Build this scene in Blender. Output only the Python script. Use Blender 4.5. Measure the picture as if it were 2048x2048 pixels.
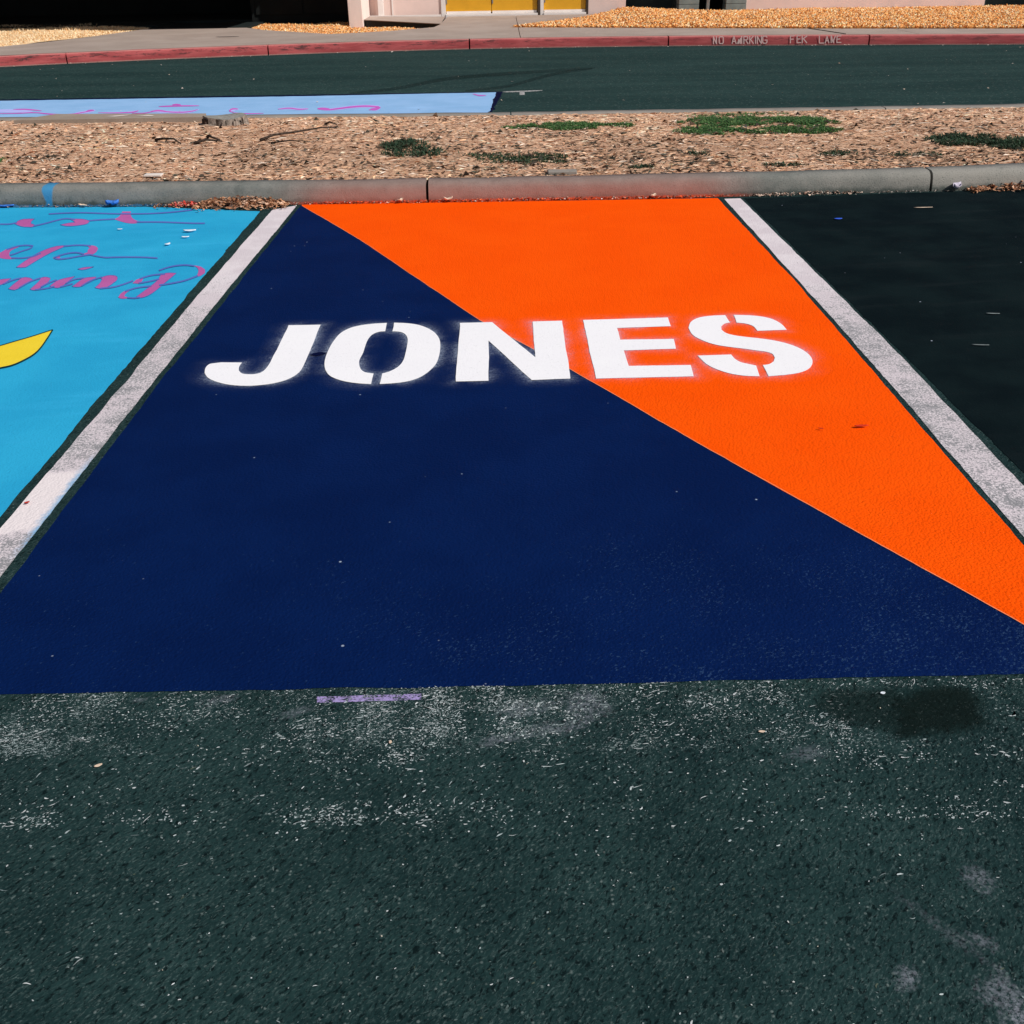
import bpy, math, random
import numpy as np
from mathutils import Matrix, Vector
for o in list(bpy.data.objects): bpy.data.objects.remove(o)
S = bpy.context.scene
COL = S.collection

# ------------------------------------------------------------------ camera, sky, sun, exposure
cam = bpy.data.objects.new('camera', bpy.data.cameras.new('camera'))
COL.objects.link(cam); S.camera = cam
cam.data.sensor_width = 36.0; cam.data.lens = 36.0
cam.data.clip_start = 0.05; cam.data.clip_end = 900.0
cam.matrix_world = Matrix(((0.999811, 0.018996, -0.004164, 0.0),
                           (-0.012825, 0.48306, -0.875493, 0.0),
                           (-0.01462, 0.875381, 0.483212, 1.5),
                           (0, 0, 0, 1)))
SUN_EL = math.radians(43.0)
SUN_AZ = math.atan2(0.88, -0.47)          # clockwise from +Y: right of and behind the camera
W = bpy.data.worlds.new('World'); S.world = W; W.use_nodes = True
wn = W.node_tree.nodes; wl = W.node_tree.links
sky = wn.new('ShaderNodeTexSky'); sky.sky_type = 'NISHITA'; sky.sun_disc = False
sky.sun_elevation = SUN_EL; sky.sun_rotation = SUN_AZ
wn['Background'].inputs[1].default_value = 0.055
wl.new(sky.outputs[0], wn['Background'].inputs[0])
sl = bpy.data.lights.new('sun', 'SUN'); sl.energy = 4.2; sl.angle = math.radians(0.53); sl.color = (1.0, 0.955, 0.90)
sun = bpy.data.objects.new('sun', sl); COL.objects.link(sun)
sd = Vector((math.sin(SUN_AZ) * math.cos(SUN_EL), math.cos(SUN_AZ) * math.cos(SUN_EL), math.sin(SUN_EL)))
sun.rotation_euler = sd.to_track_quat('Z', 'Y').to_euler()
S.view_settings.view_transform = 'Standard'; S.view_settings.look = 'None'
S.view_settings.gamma = 1.0; S.view_settings.exposure = 0.0; S.view_settings.use_curve_mapping = False

rng = np.random.RandomState(7)
random.seed(7)

# ------------------------------------------------------------------ helpers
FILM = 0.35        # paint layers are about 1.5 mm each
def tag(o, label=None, cat=None, group=None, kind=None):
    if label: o['label'] = label
    if cat: o['category'] = cat
    if group: o['group'] = group
    if kind: o['kind'] = kind
    return o
def link(o, parent=None):
    COL.objects.link(o)
    if parent is not None: o.parent = parent
    return o
def mesh(name, verts, faces, m=None, parent=None, smooth=False):
    me = bpy.data.meshes.new(name)
    me.from_pydata([tuple(map(float, v)) for v in verts], [], [tuple(f) for f in faces]); me.update()
    if m: me.materials.append(m)
    if smooth: me.polygons.foreach_set('use_smooth', [True] * len(me.polygons))
    return link(bpy.data.objects.new(name, me), parent)
def npmesh(name, V, nper, m, col=None, parent=None, faces=None):
    """V (N,nper,3): N pieces of nper verts, faces: list of index tuples inside a piece; col (N,3) colour per piece."""
    N = len(V); me = bpy.data.meshes.new(name)
    faces = faces or [tuple(range(nper))]
    base = (np.arange(N) * nper)[:, None]
    loops = []; starts = []; totals = []
    idx = np.concatenate([base + np.array(f)[None, :] for f in faces], axis=1).reshape(-1)
    tot = np.tile([len(f) for f in faces], N)
    st = np.concatenate([[0], np.cumsum(tot)[:-1]])
    me.vertices.add(N * nper); me.vertices.foreach_set('co', np.asarray(V, np.float32).reshape(-1))
    me.loops.add(len(idx)); me.loops.foreach_set('vertex_index', idx.astype(np.int32))
    me.polygons.add(len(tot)); me.polygons.foreach_set('loop_start', st.astype(np.int32)); me.polygons.foreach_set('loop_total', tot.astype(np.int32))
    me.update(calc_edges=True)
    if col is not None:
        a = me.color_attributes.new('tint', 'FLOAT_COLOR', 'POINT')
        c = np.ones((N, nper, 4), np.float32); c[:, :, :3] = np.asarray(col)[:, None, :]
        a.data.foreach_set('color', c.reshape(-1))
    me.validate()
    me.materials.append(m)
    return link(bpy.data.objects.new(name, me), parent)
def empty(name, loc=(0, 0, 0)):
    o = bpy.data.objects.new(name, None); o.location = loc; o.empty_display_size = .2
    return link(o)
def box(x0, x1, y0, y1, z0, z1):
    v = [(x0, y0, z0), (x1, y0, z0), (x1, y1, z0), (x0, y1, z0), (x0, y0, z1), (x1, y0, z1), (x1, y1, z1), (x0, y1, z1)]
    f = [(0, 3, 2, 1), (4, 5, 6, 7), (0, 1, 5, 4), (1, 2, 6, 5), (2, 3, 7, 6), (3, 0, 4, 7)]
    return v, f
def boxobj(name, b, m, parent=None, bev=0.0):
    v, f = box(*b); o = mesh(name, v, f, m, parent)
    if bev:
        md = o.modifiers.new('bevel', 'BEVEL'); md.width = bev; md.segments = 2; md.limit_method = 'ANGLE'
    return o
def area(p):
    return 0.5 * sum(p[i][0] * p[(i + 1) % len(p)][1] - p[(i + 1) % len(p)][0] * p[i][1] for i in range(len(p)))
def wob(p, amp, seg=0.035, closed=True, seed=1):
    """subdivide an outline and shift it a few millimetres: a hand-cut paint edge"""
    r = np.random.RandomState(seed); out = []
    n = len(p)
    for i in range(n if closed else n - 1):
        a = np.array(p[i]); b = np.array(p[(i + 1) % n]); L = np.linalg.norm(b - a); k = max(1, int(L / seg))
        d = (b - a) / max(L, 1e-9); nn = np.array([-d[1], d[0]])
        off = r.normal(0, 1, k + 1)
        sm = np.convolve(np.pad(off, 4, mode='wrap'), np.ones(5) / 5, 'same')[4:-4]
        for j in range(k):
            q = a + (b - a) * j / k
            if j > 0: q = q + nn * amp * (sm[j] * 1.2 + off[j] * .45)
            out.append(tuple(q))
    return out
def sheet(name, p, z, m, parent=None, amp=0.0, seed=1, thick=0.0005):
    """paint film: flat polygon with a real (thin) edge"""
    z *= FILM if z < .02 else 1
    if amp: p = wob(p, amp, seed=seed)
    if area(p) < 0: p = p[::-1]
    n = len(p)
    v = [(a, b, z) for a, b in p] + [(a, b, z - thick) for a, b in p]
    f = [tuple(range(n))] + [(i, i + n, (i + 1) % n + n, (i + 1) % n)[::1] for i in range(n)]
    me = bpy.data.meshes.new(name)
    o = mesh(name, v, f, m, parent)
    return o
def pieces(name, polys, z, m, parent=None):
    z *= FILM if z < .02 else 1
    v = []; f = []
    for p in polys:
        if area(p) < 0: p = p[::-1]
        f.append(tuple(range(len(v), len(v) + len(p)))); v += [(a, b, z) for a, b in p]
    return mesh(name, v, f, m, parent)
def ribbons(name, ribs, z, m, parent=None):
    z *= FILM if z < .02 else 1
    v = []; f = []; k = 0
    for r in ribs:
        b = len(v)
        for l, q in r: v += [(l[0], l[1], z), (q[0], q[1], z)]
        for i in range(len(r) - 1): f.append((b + 2 * i, b + 2 * i + 1, b + 2 * i + 3, b + 2 * i + 2))
    # keep faces up
    ff = []
    for q in f:
        a = area([v[i][:2] for i in q]); ff.append(q if a > 0 else q[::-1])
    return mesh(name, v, ff, m, parent)
def tube(name, pts, rad, m, parent=None, seg=7):
    P = [Vector(p) for p in pts]; v = []; f = []; n = len(P)
    for i, p in enumerate(P):
        d = (P[min(i + 1, n - 1)] - P[max(i - 1, 0)]).normalized()
        a = d.orthogonal().normalized() if abs(d.z) > .9 else d.cross(Vector((0, 0, 1))).normalized()
        b = d.cross(a); r = rad[i] if hasattr(rad, '__len__') else rad
        for k in range(seg):
            t = 2 * math.pi * k / seg; v.append(p + a * math.cos(t) * r + b * math.sin(t) * r)
    for i in range(n - 1):
        for k in range(seg):
            f.append((i * seg + k, i * seg + (k + 1) % seg, (i + 1) * seg + (k + 1) % seg, (i + 1) * seg + k))
    f.append(tuple(range(seg))[::-1]); f.append(tuple(range((n - 1) * seg, n * seg)))
    return mesh(name, v, f, m, parent, smooth=True)
_ph = rng.rand(12, 3)
def vnoise(x, y, sc):
    """cheap smooth noise, about -1..1"""
    s = 0
    for k in range(6):
        a = _ph[k, 0] * 6.283; q = 0.6 + 1.1 * _ph[k, 1]
        s = s + np.sin((x * math.cos(a) + y * math.sin(a)) * sc * q * 2.3 + _ph[k, 2] * 6.283 + 1.7 * np.sin((x * math.sin(a) - y * math.cos(a)) * sc * .8 + k))
    return s / 3.2

# ------------------------------------------------------------------ node helper
class NT:
    def __init__(s, name, rough=0.8, spec=0.3):
        s.m = bpy.data.materials.new(name); s.m.use_nodes = True
        s.n = s.m.node_tree.nodes; s.l = s.m.node_tree.links
        s.b = s.n['Principled BSDF']; s.out = s.n['Material Output']
        s.b.inputs['Roughness'].default_value = rough; s.b.inputs['Specular IOR Level'].default_value = spec
        s.tc = s.n.new('ShaderNodeTexCoord'); s.co = s.tc.outputs['Object']
    def put(s, sock, v):
        if isinstance(v, bpy.types.NodeSocket): s.l.new(v, sock)
        elif isinstance(v, (tuple, list)) and sock.type == 'RGBA': sock.default_value = (*v[:3], 1)
        else: sock.default_value = v
    def map(s, scale=(1, 1, 1), rot=(0, 0, 0), loc=(0, 0, 0), co=None):
        if rot != (0, 0, 0) and scale != (1, 1, 1): co = s.map(rot=rot, co=co); rot = (0, 0, 0)      # turn first, then stretch
        n = s.n.new('ShaderNodeMapping'); s.l.new(co or s.co, n.inputs[0])
        n.inputs['Scale'].default_value = scale; n.inputs['Rotation'].default_value = rot; n.inputs['Location'].default_value = loc
        return n.outputs[0]
    def noise(s, scale, detail=3, rough=.55, co=None, dist=0):
        n = s.n.new('ShaderNodeTexNoise'); s.l.new(co or s.co, n.inputs['Vector'])
        n.inputs['Scale'].default_value = scale; n.inputs['Detail'].default_value = detail; n.inputs['Roughness'].default_value = rough; n.inputs['Distortion'].default_value = dist
        return n.outputs[0]
    def vor(s, scale, out='Distance', co=None, feature='F1'):
        n = s.n.new('ShaderNodeTexVoronoi'); n.feature = feature; s.l.new(co or s.co, n.inputs['Vector']); n.inputs['Scale'].default_value = scale
        return n.outputs[out]
    def ramp(s, v, a, b, x=0.0, y=1.0):
        n = s.n.new('ShaderNodeMapRange'); n.interpolation_type = 'SMOOTHSTEP'
        s.put(n.inputs[0], v); s.put(n.inputs[1], a); s.put(n.inputs[2], b); s.put(n.inputs[3], x); s.put(n.inputs[4], y)
        return n.outputs[0]
    def math(s, op, a, b=0.0, clamp=False):
        n = s.n.new('ShaderNodeMath'); n.operation = op; n.use_clamp = clamp
        s.put(n.inputs[0], a); s.put(n.inputs[1], b); return n.outputs[0]
    def mul(s, a, b): return s.math('MULTIPLY', a, b)
    def add(s, a, b): return s.math('ADD', a, b)
    def mix(s, f, a, b, mode='MIX'):
        n = s.n.new('ShaderNodeMix'); n.data_type = 'RGBA'; n.blend_type = mode
        s.put(n.inputs[0], f); s.put(n.inputs[6], a); s.put(n.inputs[7], b); return n.outputs[2]
    def xyz(s):
        n = s.n.new('ShaderNodeSeparateXYZ'); s.l.new(s.co, n.inputs[0]); return n.outputs
    def sep(s, c):
        n = s.n.new('ShaderNodeSeparateColor'); s.l.new(c, n.inputs[0]); return n.outputs
    def attr(s, name, out='Color'):
        n = s.n.new('ShaderNodeAttribute'); n.attribute_name = name; return n.outputs[out]
    def spot(s, x, y, rx, ry, soft=.5, ang=0.0, jitter=None):
        """1 inside an ellipse of radii rx, ry at x, y; falls to 0 at its rim"""
        c = s.map(loc=(-x, -y, 0))
        if ang: c = s.map(rot=(0, 0, -ang), co=c)
        c = s.map(scale=(1 / rx, 1 / ry, 0), co=c)
        n = s.n.new('ShaderNodeVectorMath'); n.operation = 'LENGTH'; s.l.new(c, n.inputs[0])
        d = n.outputs['Value']
        if jitter is not None: d = s.add(d, jitter)
        return s.ramp(d, 1.0, 1.0 - soft)
    def bump(s, h, strength=.5, dist=.01):
        n = s.n.new('ShaderNodeBump'); s.put(n.inputs['Height'], h); n.inputs['Strength'].default_value = strength; n.inputs['Distance'].default_value = dist
        s.l.new(n.outputs[0], s.b.inputs['Normal']); return n
    def color(s, c): s.put(s.b.inputs['Base Color'], c)
    def alpha(s, a):
        t = s.n.new('ShaderNodeBsdfTransparent'); m = s.n.new('ShaderNodeMixShader')
        s.put(m.inputs[0], a); s.l.new(t.outputs[0], m.inputs[1]); s.l.new(s.b.outputs[0], m.inputs[2]); s.l.new(m.outputs[0], s.out.inputs[0])

def grain(t):
    """asphalt relief shared by bare and painted surfaces"""
    a = t.noise(150, 3, .6); b = t.vor(120); c = t.noise(35, 2, .5)
    return t.add(t.add(t.mul(a, .55), t.mul(b, -.5)), t.mul(c, .5))

def mat_asphalt(name, c0, c1, near=True):
    t = NT(name, .95, .03)
    big = t.noise(2.2, 5, .6); mid = t.noise(14, 4, .6)
    base = t.mix(t.ramp(t.add(t.mul(big, .6), t.mul(mid, .4)), .38, .64), c0, c1)
    # stones showing through the binder: streaky pale flecks, dark pits
    fl = t.noise(1.0, 5, .74, co=t.map(scale=(70, 210, 100), rot=(0, 0, math.radians(-52))), dist=.5)
    base = t.mix(t.mul(t.ramp(fl, .52, .64), t.ramp(t.noise(9, 4, .65), .36, .62, .3, .95)), base, (.056, .090, .087))
    fl2 = t.noise(1.0, 4, .7, co=t.map(scale=(85, 230, 100), rot=(0, 0, math.radians(-28)), loc=(3, 1, 0)), dist=.4)
    base = t.mix(t.mul(t.ramp(fl2, .57, .68), .75), base, (.085, .118, .112))
    st = t.sep(t.vor(120, 'Color')); sd_ = t.vor(120)
    pale = t.mul(t.ramp(st[0], .90, .98), t.ramp(sd_, .45, .15))
    base = t.mix(t.mul(pale, .7), base, (.15, .19, .18))
    pit = t.ramp(t.noise(1, 5, .68, co=t.map(scale=(60, 115, 80), rot=(0, 0, -.95)), dist=.6), .47, .38)
    base = t.mix(t.mul(pit, .9), base, (.003, .0085, .0095))
    if near:
        x, y, z = t.xyz()
        # remains of an old painted line, worn to flecks
        # flecks keep to the strip in front of the bay and thin out towards the drive
        yy = t.add(y, t.add(t.mul(x, .012), t.mul(t.add(mid, -.5), .02)))
        band = t.mul(t.ramp(yy, 1.32, 1.80), t.ramp(yy, 1.99, 1.94))
        l1 = t.mul(t.ramp(yy, 1.452, 1.462), t.ramp(yy, 1.56, 1.49)); l2 = t.mul(t.ramp(yy, 1.655, 1.67), t.ramp(yy, 1.74, 1.69))
        lines = t.mul(t.math('MAXIMUM', l1, l2), t.ramp(t.noise(3.1, 2), .40, .62))
        fadex = t.ramp(x, 1.3, -.2, .72, 1.0)
        patch = t.ramp(t.noise(5.5, 5, .62), .30, .66, .42, 1.0)
        dens = t.mul(t.add(t.mul(band, t.mul(patch, .262)), t.mul(lines, .10)), fadex)
        f1 = t.noise(1, 5, .74, co=t.map(scale=(105, 210, 100), rot=(0, 0, -.25)), dist=1.0)
        f2 = t.noise(330, 2, .6)
        sc = t.add(t.mul(f1, .75), t.mul(f2, .25))
        thr = t.add(.705, t.mul(dens, -.62))
        fm = t.ramp(t.math('SUBTRACT', sc, thr), 0.0, .04)
        base = t.mix(t.mul(fm, .85), base, (.36, .43, .43))
        # chalky smudges
        jit = t.add(t.mul(t.add(t.noise(16, 5, .7), -.5), 2.4), t.mul(t.add(t.noise(75, 5, .75), -.5), 2.4))
        grit = t.ramp(t.noise(110, 5, .78), .40, .58)
        for (sx, sy, rx, ry, a, k) in ((.02, 1.80, .09, .045, .2, .55), (.165, 1.81, .07, .07, .9, .6), (.09, 1.735, .08, .035, .2, .55), (-.035, 1.70, .07, .02, .2, .55),
                                       (-.66, 1.855, .05, .022, .2, .5), (-.49, 1.805, .05, .018, .35, .4), (-.85, 1.86, .03, .012, .2, .5),
                                       (.62, 1.635, .06, .03, .1, .4), (.845, 1.30, .035, .04, .6, .62), (.80, 1.17, .02, .035, .7, .5),
                                       (.645, 1.10, .032, .028, .7, .75), (.735, 1.20, .12, .018, 2.2, .25), (.79, 1.055, .06, .06, .7, .6), (.82, 1.02, .045, .05, .4, .9),
                                       (1.12, 1.45, .1, .05, .3, .3), (-1.1, 1.2, .12, .05, .4, .25)):
            sp = t.spot(sx, sy, rx, ry, .9, a, jit)
            base = t.mix(t.mul(t.mul(sp, grit), k * .58), base, (.33, .345, .40))
    t.color(base)
    t.bump(t.add(grain(t), t.mul(fl, .25)), .55 if near else .35, .006)
    return t.m
M = {}
M['asphalt'] = mat_asphalt('asphalt', (.0092, .0255, .0262), (.0165, .0410, .0405))
def mat_drive():
    t = NT('drive_asphalt', .95, .05)
    big = t.noise(1, 5, .6, co=t.map(scale=(.25, 1.6, 1))); mid = t.noise(7, 4, .6)
    base = t.mix(t.ramp(t.add(t.mul(big, .7), t.mul(mid, .3)), .36, .66), (.0135, .035, .034), (.0245, .054, .051))
    st = t.sep(t.vor(60, 'Color'))
    base = t.mix(t.mul(t.ramp(st[0], .93, 1.0), .5), base, (.14, .17, .16))
    base = t.mix(t.mul(t.ramp(t.noise(40, 3, .65), .44, .36), .6), base, (.006, .013, .013))
    t.color(base); t.bump(grain(t), .4, .006); return t.m
M['drive'] = mat_drive()

def mat_paint(name, c, c2=None, wear=None, rough=.5, spec=.35, bumps=.35, specks=0.0, speck_col=(.45, .5, .6), streak=0.0, relief=(.004)):
    t = NT(name, rough + .2, spec * .12)
    base = t.mix(t.ramp(t.noise(2.6, 5, .6), .35, .65), c, c2 or c)
    fine = t.noise(120, 3, .6)
    base = t.mix(t.ramp(fine, .40, .30, 0, .35), base, tuple(v * .55 for v in c))
    if streak:
        s = t.noise(1, 4, .6, co=t.map(scale=(1.2, 7, 1), rot=(0, 0, -.12)))
        base = t.mix(t.mul(t.ramp(s, .52, .72), streak), base, tuple(min(1, v * 1.35 + .03) for v in c))
    if specks:
        v = t.sep(t.vor(34, 'Color')); d = t.vor(34)
        base = t.mix(t.mul(t.ramp(v[0], 1 - specks, 1 - specks * .6), t.ramp(d, .17, .08)), base, speck_col)
    if wear:
        k, wc, y0, y1 = wear
        x, y, z = t.xyz()
        f = t.noise(1, 4, .72, co=t.map(scale=(95, 160, 90), rot=(0, 0, -.7)), dist=.8)
        patch = t.ramp(t.noise(2.3, 5, .65), .30, .70, .3, 1.0)
        g = t.mul(t.mul(t.ramp(y, y1, y0), patch), t.ramp(x, -1.2, .8, .55, 1.0))
        thr = t.add(.70, t.mul(g, -.17))
        base = t.mix(t.mul(t.ramp(t.math('SUBTRACT', f, thr), 0, .05), k), base, wc)
    t.color(base); t.bump(grain(t), bumps, relief)
    return t.m
M['navy'] = mat_paint('navy_paint', (.0010, .0095, .060), (.0014, .0118, .071), wear=(.6, (.035, .08, .17), 1.9, 3.4), rough=.55, spec=.25, bumps=.75, specks=.014, speck_col=(.3, .36, .45))
M['orange'] = mat_paint('orange_paint', (.96, .086, .0015), (.985, .095, .002), rough=.6, spec=.12, bumps=.75, relief=.005)
M['letter'] = mat_paint('white_stencil_paint', (.88, .865, .885), (.90, .885, .90), rough=.7, spec=.2, bumps=.22)
M['blue'] = mat_paint('sky_blue_paint', (.022, .345, .60), (.028, .39, .65), rough=.5, spec=.25, bumps=.4, streak=.25)
M['farblue'] = mat_paint('pale_blue_paint', (.25, .45, .72), (.29, .49, .77), rough=.6, spec=.2, bumps=.2, streak=.3)
M['black'] = mat_paint('black_sealer', (.0028, .0070, .0090), (.0052, .0118, .0135), rough=.68, spec=.2, bumps=.5, specks=.008, streak=.10, wear=(.35, (.03, .05, .055), 7.2, 5.2))
M['purple'] = mat_paint('violet_paint', (.085, .150, .47), (.105, .165, .50), rough=.55, spec=.25, bumps=.35)
M['magenta'] = mat_paint('magenta_paint', (.44, .105, .33), (.48, .12, .36), rough=.55, spec=.25, bumps=.35)
M['farmagenta'] = mat_paint('bright_magenta_paint', (.52, .10, .48), (.60, .14, .56), rough=.55, spec=.25, bumps=.2)
M['halo'] = mat_paint('lilac_paint', (.42, .44, .86), (.46, .48, .88), rough=.55, spec=.25, bumps=.2)
M['yellow'] = mat_paint('yellow_paint', (.84, .60, .030), (.87, .64, .040), rough=.5, spec=.25, bumps=.35)
M['outline'] = mat_paint('dark_green_outline', (.008, .040, .040), None, rough=.6, spec=.2)
M['ridge_highlight'] = mat_paint('orange_ridge_highlight', (.95, .28, .12), None, rough=.5, spec=.2)  # highlight on the tape ridge put into a paler orange
M['gapblue'] = mat_paint('deep_navy_paint', (.0015, .004, .03), None, rough=.5, spec=.2)

def mat_line():
    t = NT('worn_white_line', .8, .2)
    x, y, z = t.xyz()
    f = t.add(t.mul(t.noise(120, 4, .7), .7), t.mul(t.noise(300, 2, .6), .3))
    blot = t.noise(5, 4, .6)
    cov = t.ramp(y, 6.6, 4.2, .30, .0)                      # better kept near the kerb
    yj = t.add(y, t.add(t.mul(t.add(t.noise(22, 5, .7), -.5), .16), t.mul(x, -.35)))
    fresh = t.mul(t.mul(t.ramp(yj, 3.14, 3.19), t.ramp(yj, 3.60, 3.52)), t.ramp(x, 0.2, -.2))
    thr = t.math('SUBTRACT', t.math('SUBTRACT', t.add(.50, t.add(t.mul(t.add(blot, -.5), .35), t.mul(t.ramp(t.noise(16, 4, .7), .5, .75), .12))), cov), t.mul(fresh, .2))
    m_ = t.ramp(t.math('SUBTRACT', f, thr), -.07, .05)
    pcol = t.mix(t.ramp(blot, .4, .65), (.66, .585, .61), (.75, .68, .70))
    pcol = t.mix(fresh, pcol, (.80, .72, .72))
    bl = t.mul(t.mul(t.ramp(t.add(x, t.mul(t.add(t.noise(30, 4, .7), -.5), .05)), -1.43, -1.395), t.ramp(x, 0.2, -.2)), t.mul(t.ramp(yj, 2.95, 3.1), t.ramp(yj, 3.75, 3.5)))
    pcol = t.mix(t.mul(bl, .8), pcol, (.10, .36, .62))
    t.color(t.mix(m_, (.27, .265, .275), pcol)); t.bump(grain(t), .5, .005)
    return t.m
M['line'] = mat_line()

def mat_spray(name, c):
    t = NT(name, .8, .1); a = t.attr('spray', 'Fac')
    n = t.add(t.mul(t.noise(260, 3, .7), .7), t.mul(t.noise(90, 2, .6), .3))
    lo = t.ramp(t.noise(4.5, 3), .36, .64, .12, 1.0)
    k = t.mul(t.mul(a, lo), t.ramp(n, .40, .62, .05, 1.8))
    t.color(c); t.alpha(t.math('MULTIPLY', k, .36, True)); return t.m
M['spray'] = mat_spray('white_overspray', (.60, .70, .88))

def mat_scuff(name, c, lo=.42, hi=.62, k=.9):
    t = NT(name, .9, .1); n = t.add(t.mul(t.noise(170, 4, .7), .6), t.mul(t.noise(30, 3, .6), .4))
    t.color(c); t.alpha(t.mul(t.ramp(n, lo, hi), k)); return t.m
M['purple_chalk'] = mat_scuff('lilac_chalk', (.40, .32, .62), .42, .56, .9)
M['tyre'] = mat_scuff('tyre_rubber', (.009, .018, .018), .34, .62, .5)
M['whitescuff'] = mat_scuff('white_scuff', (.55, .53, .52), .36, .55, .85)

def mat_kerb():
    t = NT('kerb_concrete', .9, .2); x, y, z = t.xyz()
    n = t.noise(6, 5, .6); f = t.noise(120, 3, .7)
    base = t.mix(t.ramp(n, .33, .68), (.165, .172, .156), (.235, .23, .208))
    base = t.mix(t.ramp(x, 1.8, 3.4, 0, .75), base, (.33, .31, .275))
    base = t.mix(t.ramp(f, .46, .32, 0, .6), base, (.07, .08, .075))
    base = t.mix(t.ramp(t.noise(45, 4, .7), .58, .70, 0, .35), base, (.34, .33, .30))
    base = t.mix(t.ramp(t.noise(1, 5, .7, co=t.map(scale=(9, 9, 3))), .54, .70, 0, .45), base, (.085, .095, .088))
    # darker and greener towards the foot of the kerb, with a ragged upper edge
    foot = t.ramp(t.add(z, t.mul(t.add(t.noise(9, 4, .7), -.5), .09)), .052, .012)
    base = t.mix(t.mul(foot, .72), base, (.035, .055, .050))
    # orange and red overspray drifting up from the orange bay
    ox = t.mul(t.ramp(x, -1.62, -1.05), t.ramp(x, 1.85, 1.25))
    fog = t.mul(ox, t.ramp(t.add(z, t.mul(t.add(t.noise(4, 3, .6), -.5), .08)), .17, .0, .22, .6))
    base = t.mix(fog, base, (.40, .155, .115))
    low = t.mul(ox, t.ramp(t.add(z, t.mul(t.add(t.noise(60, 4, .7), -.5), .035)), .024, .006))
    base = t.mix(t.mul(low, .9), base, (.80, .075, .010))
    # blue run of paint over the face
    wz = t.ramp(z, .0, .12, .026, .046)
    bd = t.math('ABSOLUTE', t.add(x, t.add(3.068, t.mul(t.add(t.noise(18, 3, .6), -.5), .02))))
    base = t.mix(t.mul(t.ramp(bd, wz, t.add(wz, -.016)), .88), base, (.030, .26, .50))
    lowb = t.mul(t.ramp(x, -1.75, -1.9), t.ramp(t.add(z, t.mul(t.add(t.noise(40, 4, .7), -.5), .04)), .018, .004))
    base = t.mix(t.mul(lowb, .8), base, (.04, .24, .5))
    t.color(base); t.bump(t.add(t.mul(f, .8), n), .5, .008); return t.m
M['kerb'] = mat_kerb()
def mat_concrete(name, c0, c1, sc=1.5, st=.2):
    t = NT(name, .9, .2); n = t.noise(sc, 5, .6); f = t.noise(60, 3, .7)
    base = t.mix(t.ramp(n, .33, .68), c0, c1); base = t.mix(t.ramp(f, .42, .3, 0, .35), base, tuple(v * .55 for v in c0))
    t.color(base); t.bump(t.add(f, n), st, .006); return t.m
M['sidewalk'] = mat_concrete('sidewalk_concrete', (.34, .272, .232), (.40, .325, .28))
M['pad'] = mat_concrete('pad_concrete', (.30, .24, .19), (.35, .285, .23), 3)
M['backkerb'] = mat_concrete('grey_kerb_concrete', (.24, .22, .195), (.31, .275, .24), 3)
M['shade_slab'] = mat_concrete('shade_dark_concrete', (.02, .024, .022), (.035, .038, .034))  # shade on the landing's side face put into the concrete colour
def mat_redkerb():
    t = NT('red_kerb_paint', .75, .25); x, y, z = t.xyz()
    n = t.noise(1, 5, .65, co=t.map(scale=(2.2, 2.2, 14))); f = t.noise(60, 4, .7)
    base = t.mix(t.ramp(n, .35, .66), (.34, .055, .058), (.47, .10, .10))
    chip = t.ramp(t.add(t.mul(t.noise(1, 5, .7, co=t.map(scale=(5, 5, 26))), .8), t.mul(f, .2)), .50, .60)
    hi = t.mul(t.ramp(z, .03, .09), t.ramp(x, 3.5, -2.5, .55, 1.0))
    base = t.mix(t.mul(chip, t.mul(hi, .9)), base, (.05, .028, .028))
    base = t.mix(t.ramp(t.add(z, t.mul(t.add(f, -.5), .02)), .136, .146, 0, .85), base, (.52, .20, .18))
    base = t.mix(t.ramp(t.add(z, t.mul(t.add(f, -.5), .03)), .022, .004, 0, .7), base, (.40, .26, .22))
    t.color(base); t.bump(t.add(n, f), .3, .006); return t.m
M['redkerb'] = mat_redkerb()
M['kerbletters'] = mat_scuff('faded_kerb_lettering', (.88, .60, .56), .10, .34, .97)

def mat_tint(name, rough=.9, spec=.1, trans=0.0, bumpy=0.0):
    t = NT(name, rough, spec); c = t.attr('tint')
    if trans:
        t.b.inputs['Transmission Weight'].default_value = 0
        tr = t.n.new('ShaderNodeBsdfTranslucent'); t.l.new(c, tr.inputs[0]); mx = t.n.new('ShaderNodeMixShader'); mx.inputs[0].default_value = trans
        t.l.new(t.b.outputs[0], mx.inputs[1]); t.l.new(tr.outputs[0], mx.inputs[2]); t.l.new(mx.outputs[0], t.out.inputs[0])
    t.color(c); return t.m
M['chips'] = mat_tint('dry_chips'); M['leaves'] = mat_tint('leaf_blades', .7, .25, .3)
def mat_soil():
    t = NT('island_soil', .95, .05); n = t.noise(2, 5, .65); f = t.noise(1, 4, .7, co=t.map(scale=(30, 55, 40)))
    b = t.mix(t.ramp(n, .35, .65), (.56, .335, .215), (.70, .44, .29)); b = t.mix(t.ramp(f, .44, .34, 0, .7), b, (.10, .06, .04)); b = t.mix(t.ramp(f, .56, .68, 0, .6), b, (.74, .53, .38))
    t.color(b); t.bump(f, .8, .02); return t.m
M['soil'] = mat_soil()
def flat(name, c, rough=.7, spec=.3, var=.12, sc=3, bump=0.0, bsc=60, metal=0.0):
    t = NT(name, rough, spec); n = t.noise(sc, 4, .6)
    t.color(t.mix(t.ramp(n, .35, .65), tuple(v * (1 - var) for v in c), tuple(min(1, v * (1 + var)) for v in c)))
    t.b.inputs['Metallic'].default_value = metal
    if bump: t.bump(t.noise(bsc, 3, .6), bump, .006)
    return t.m
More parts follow.
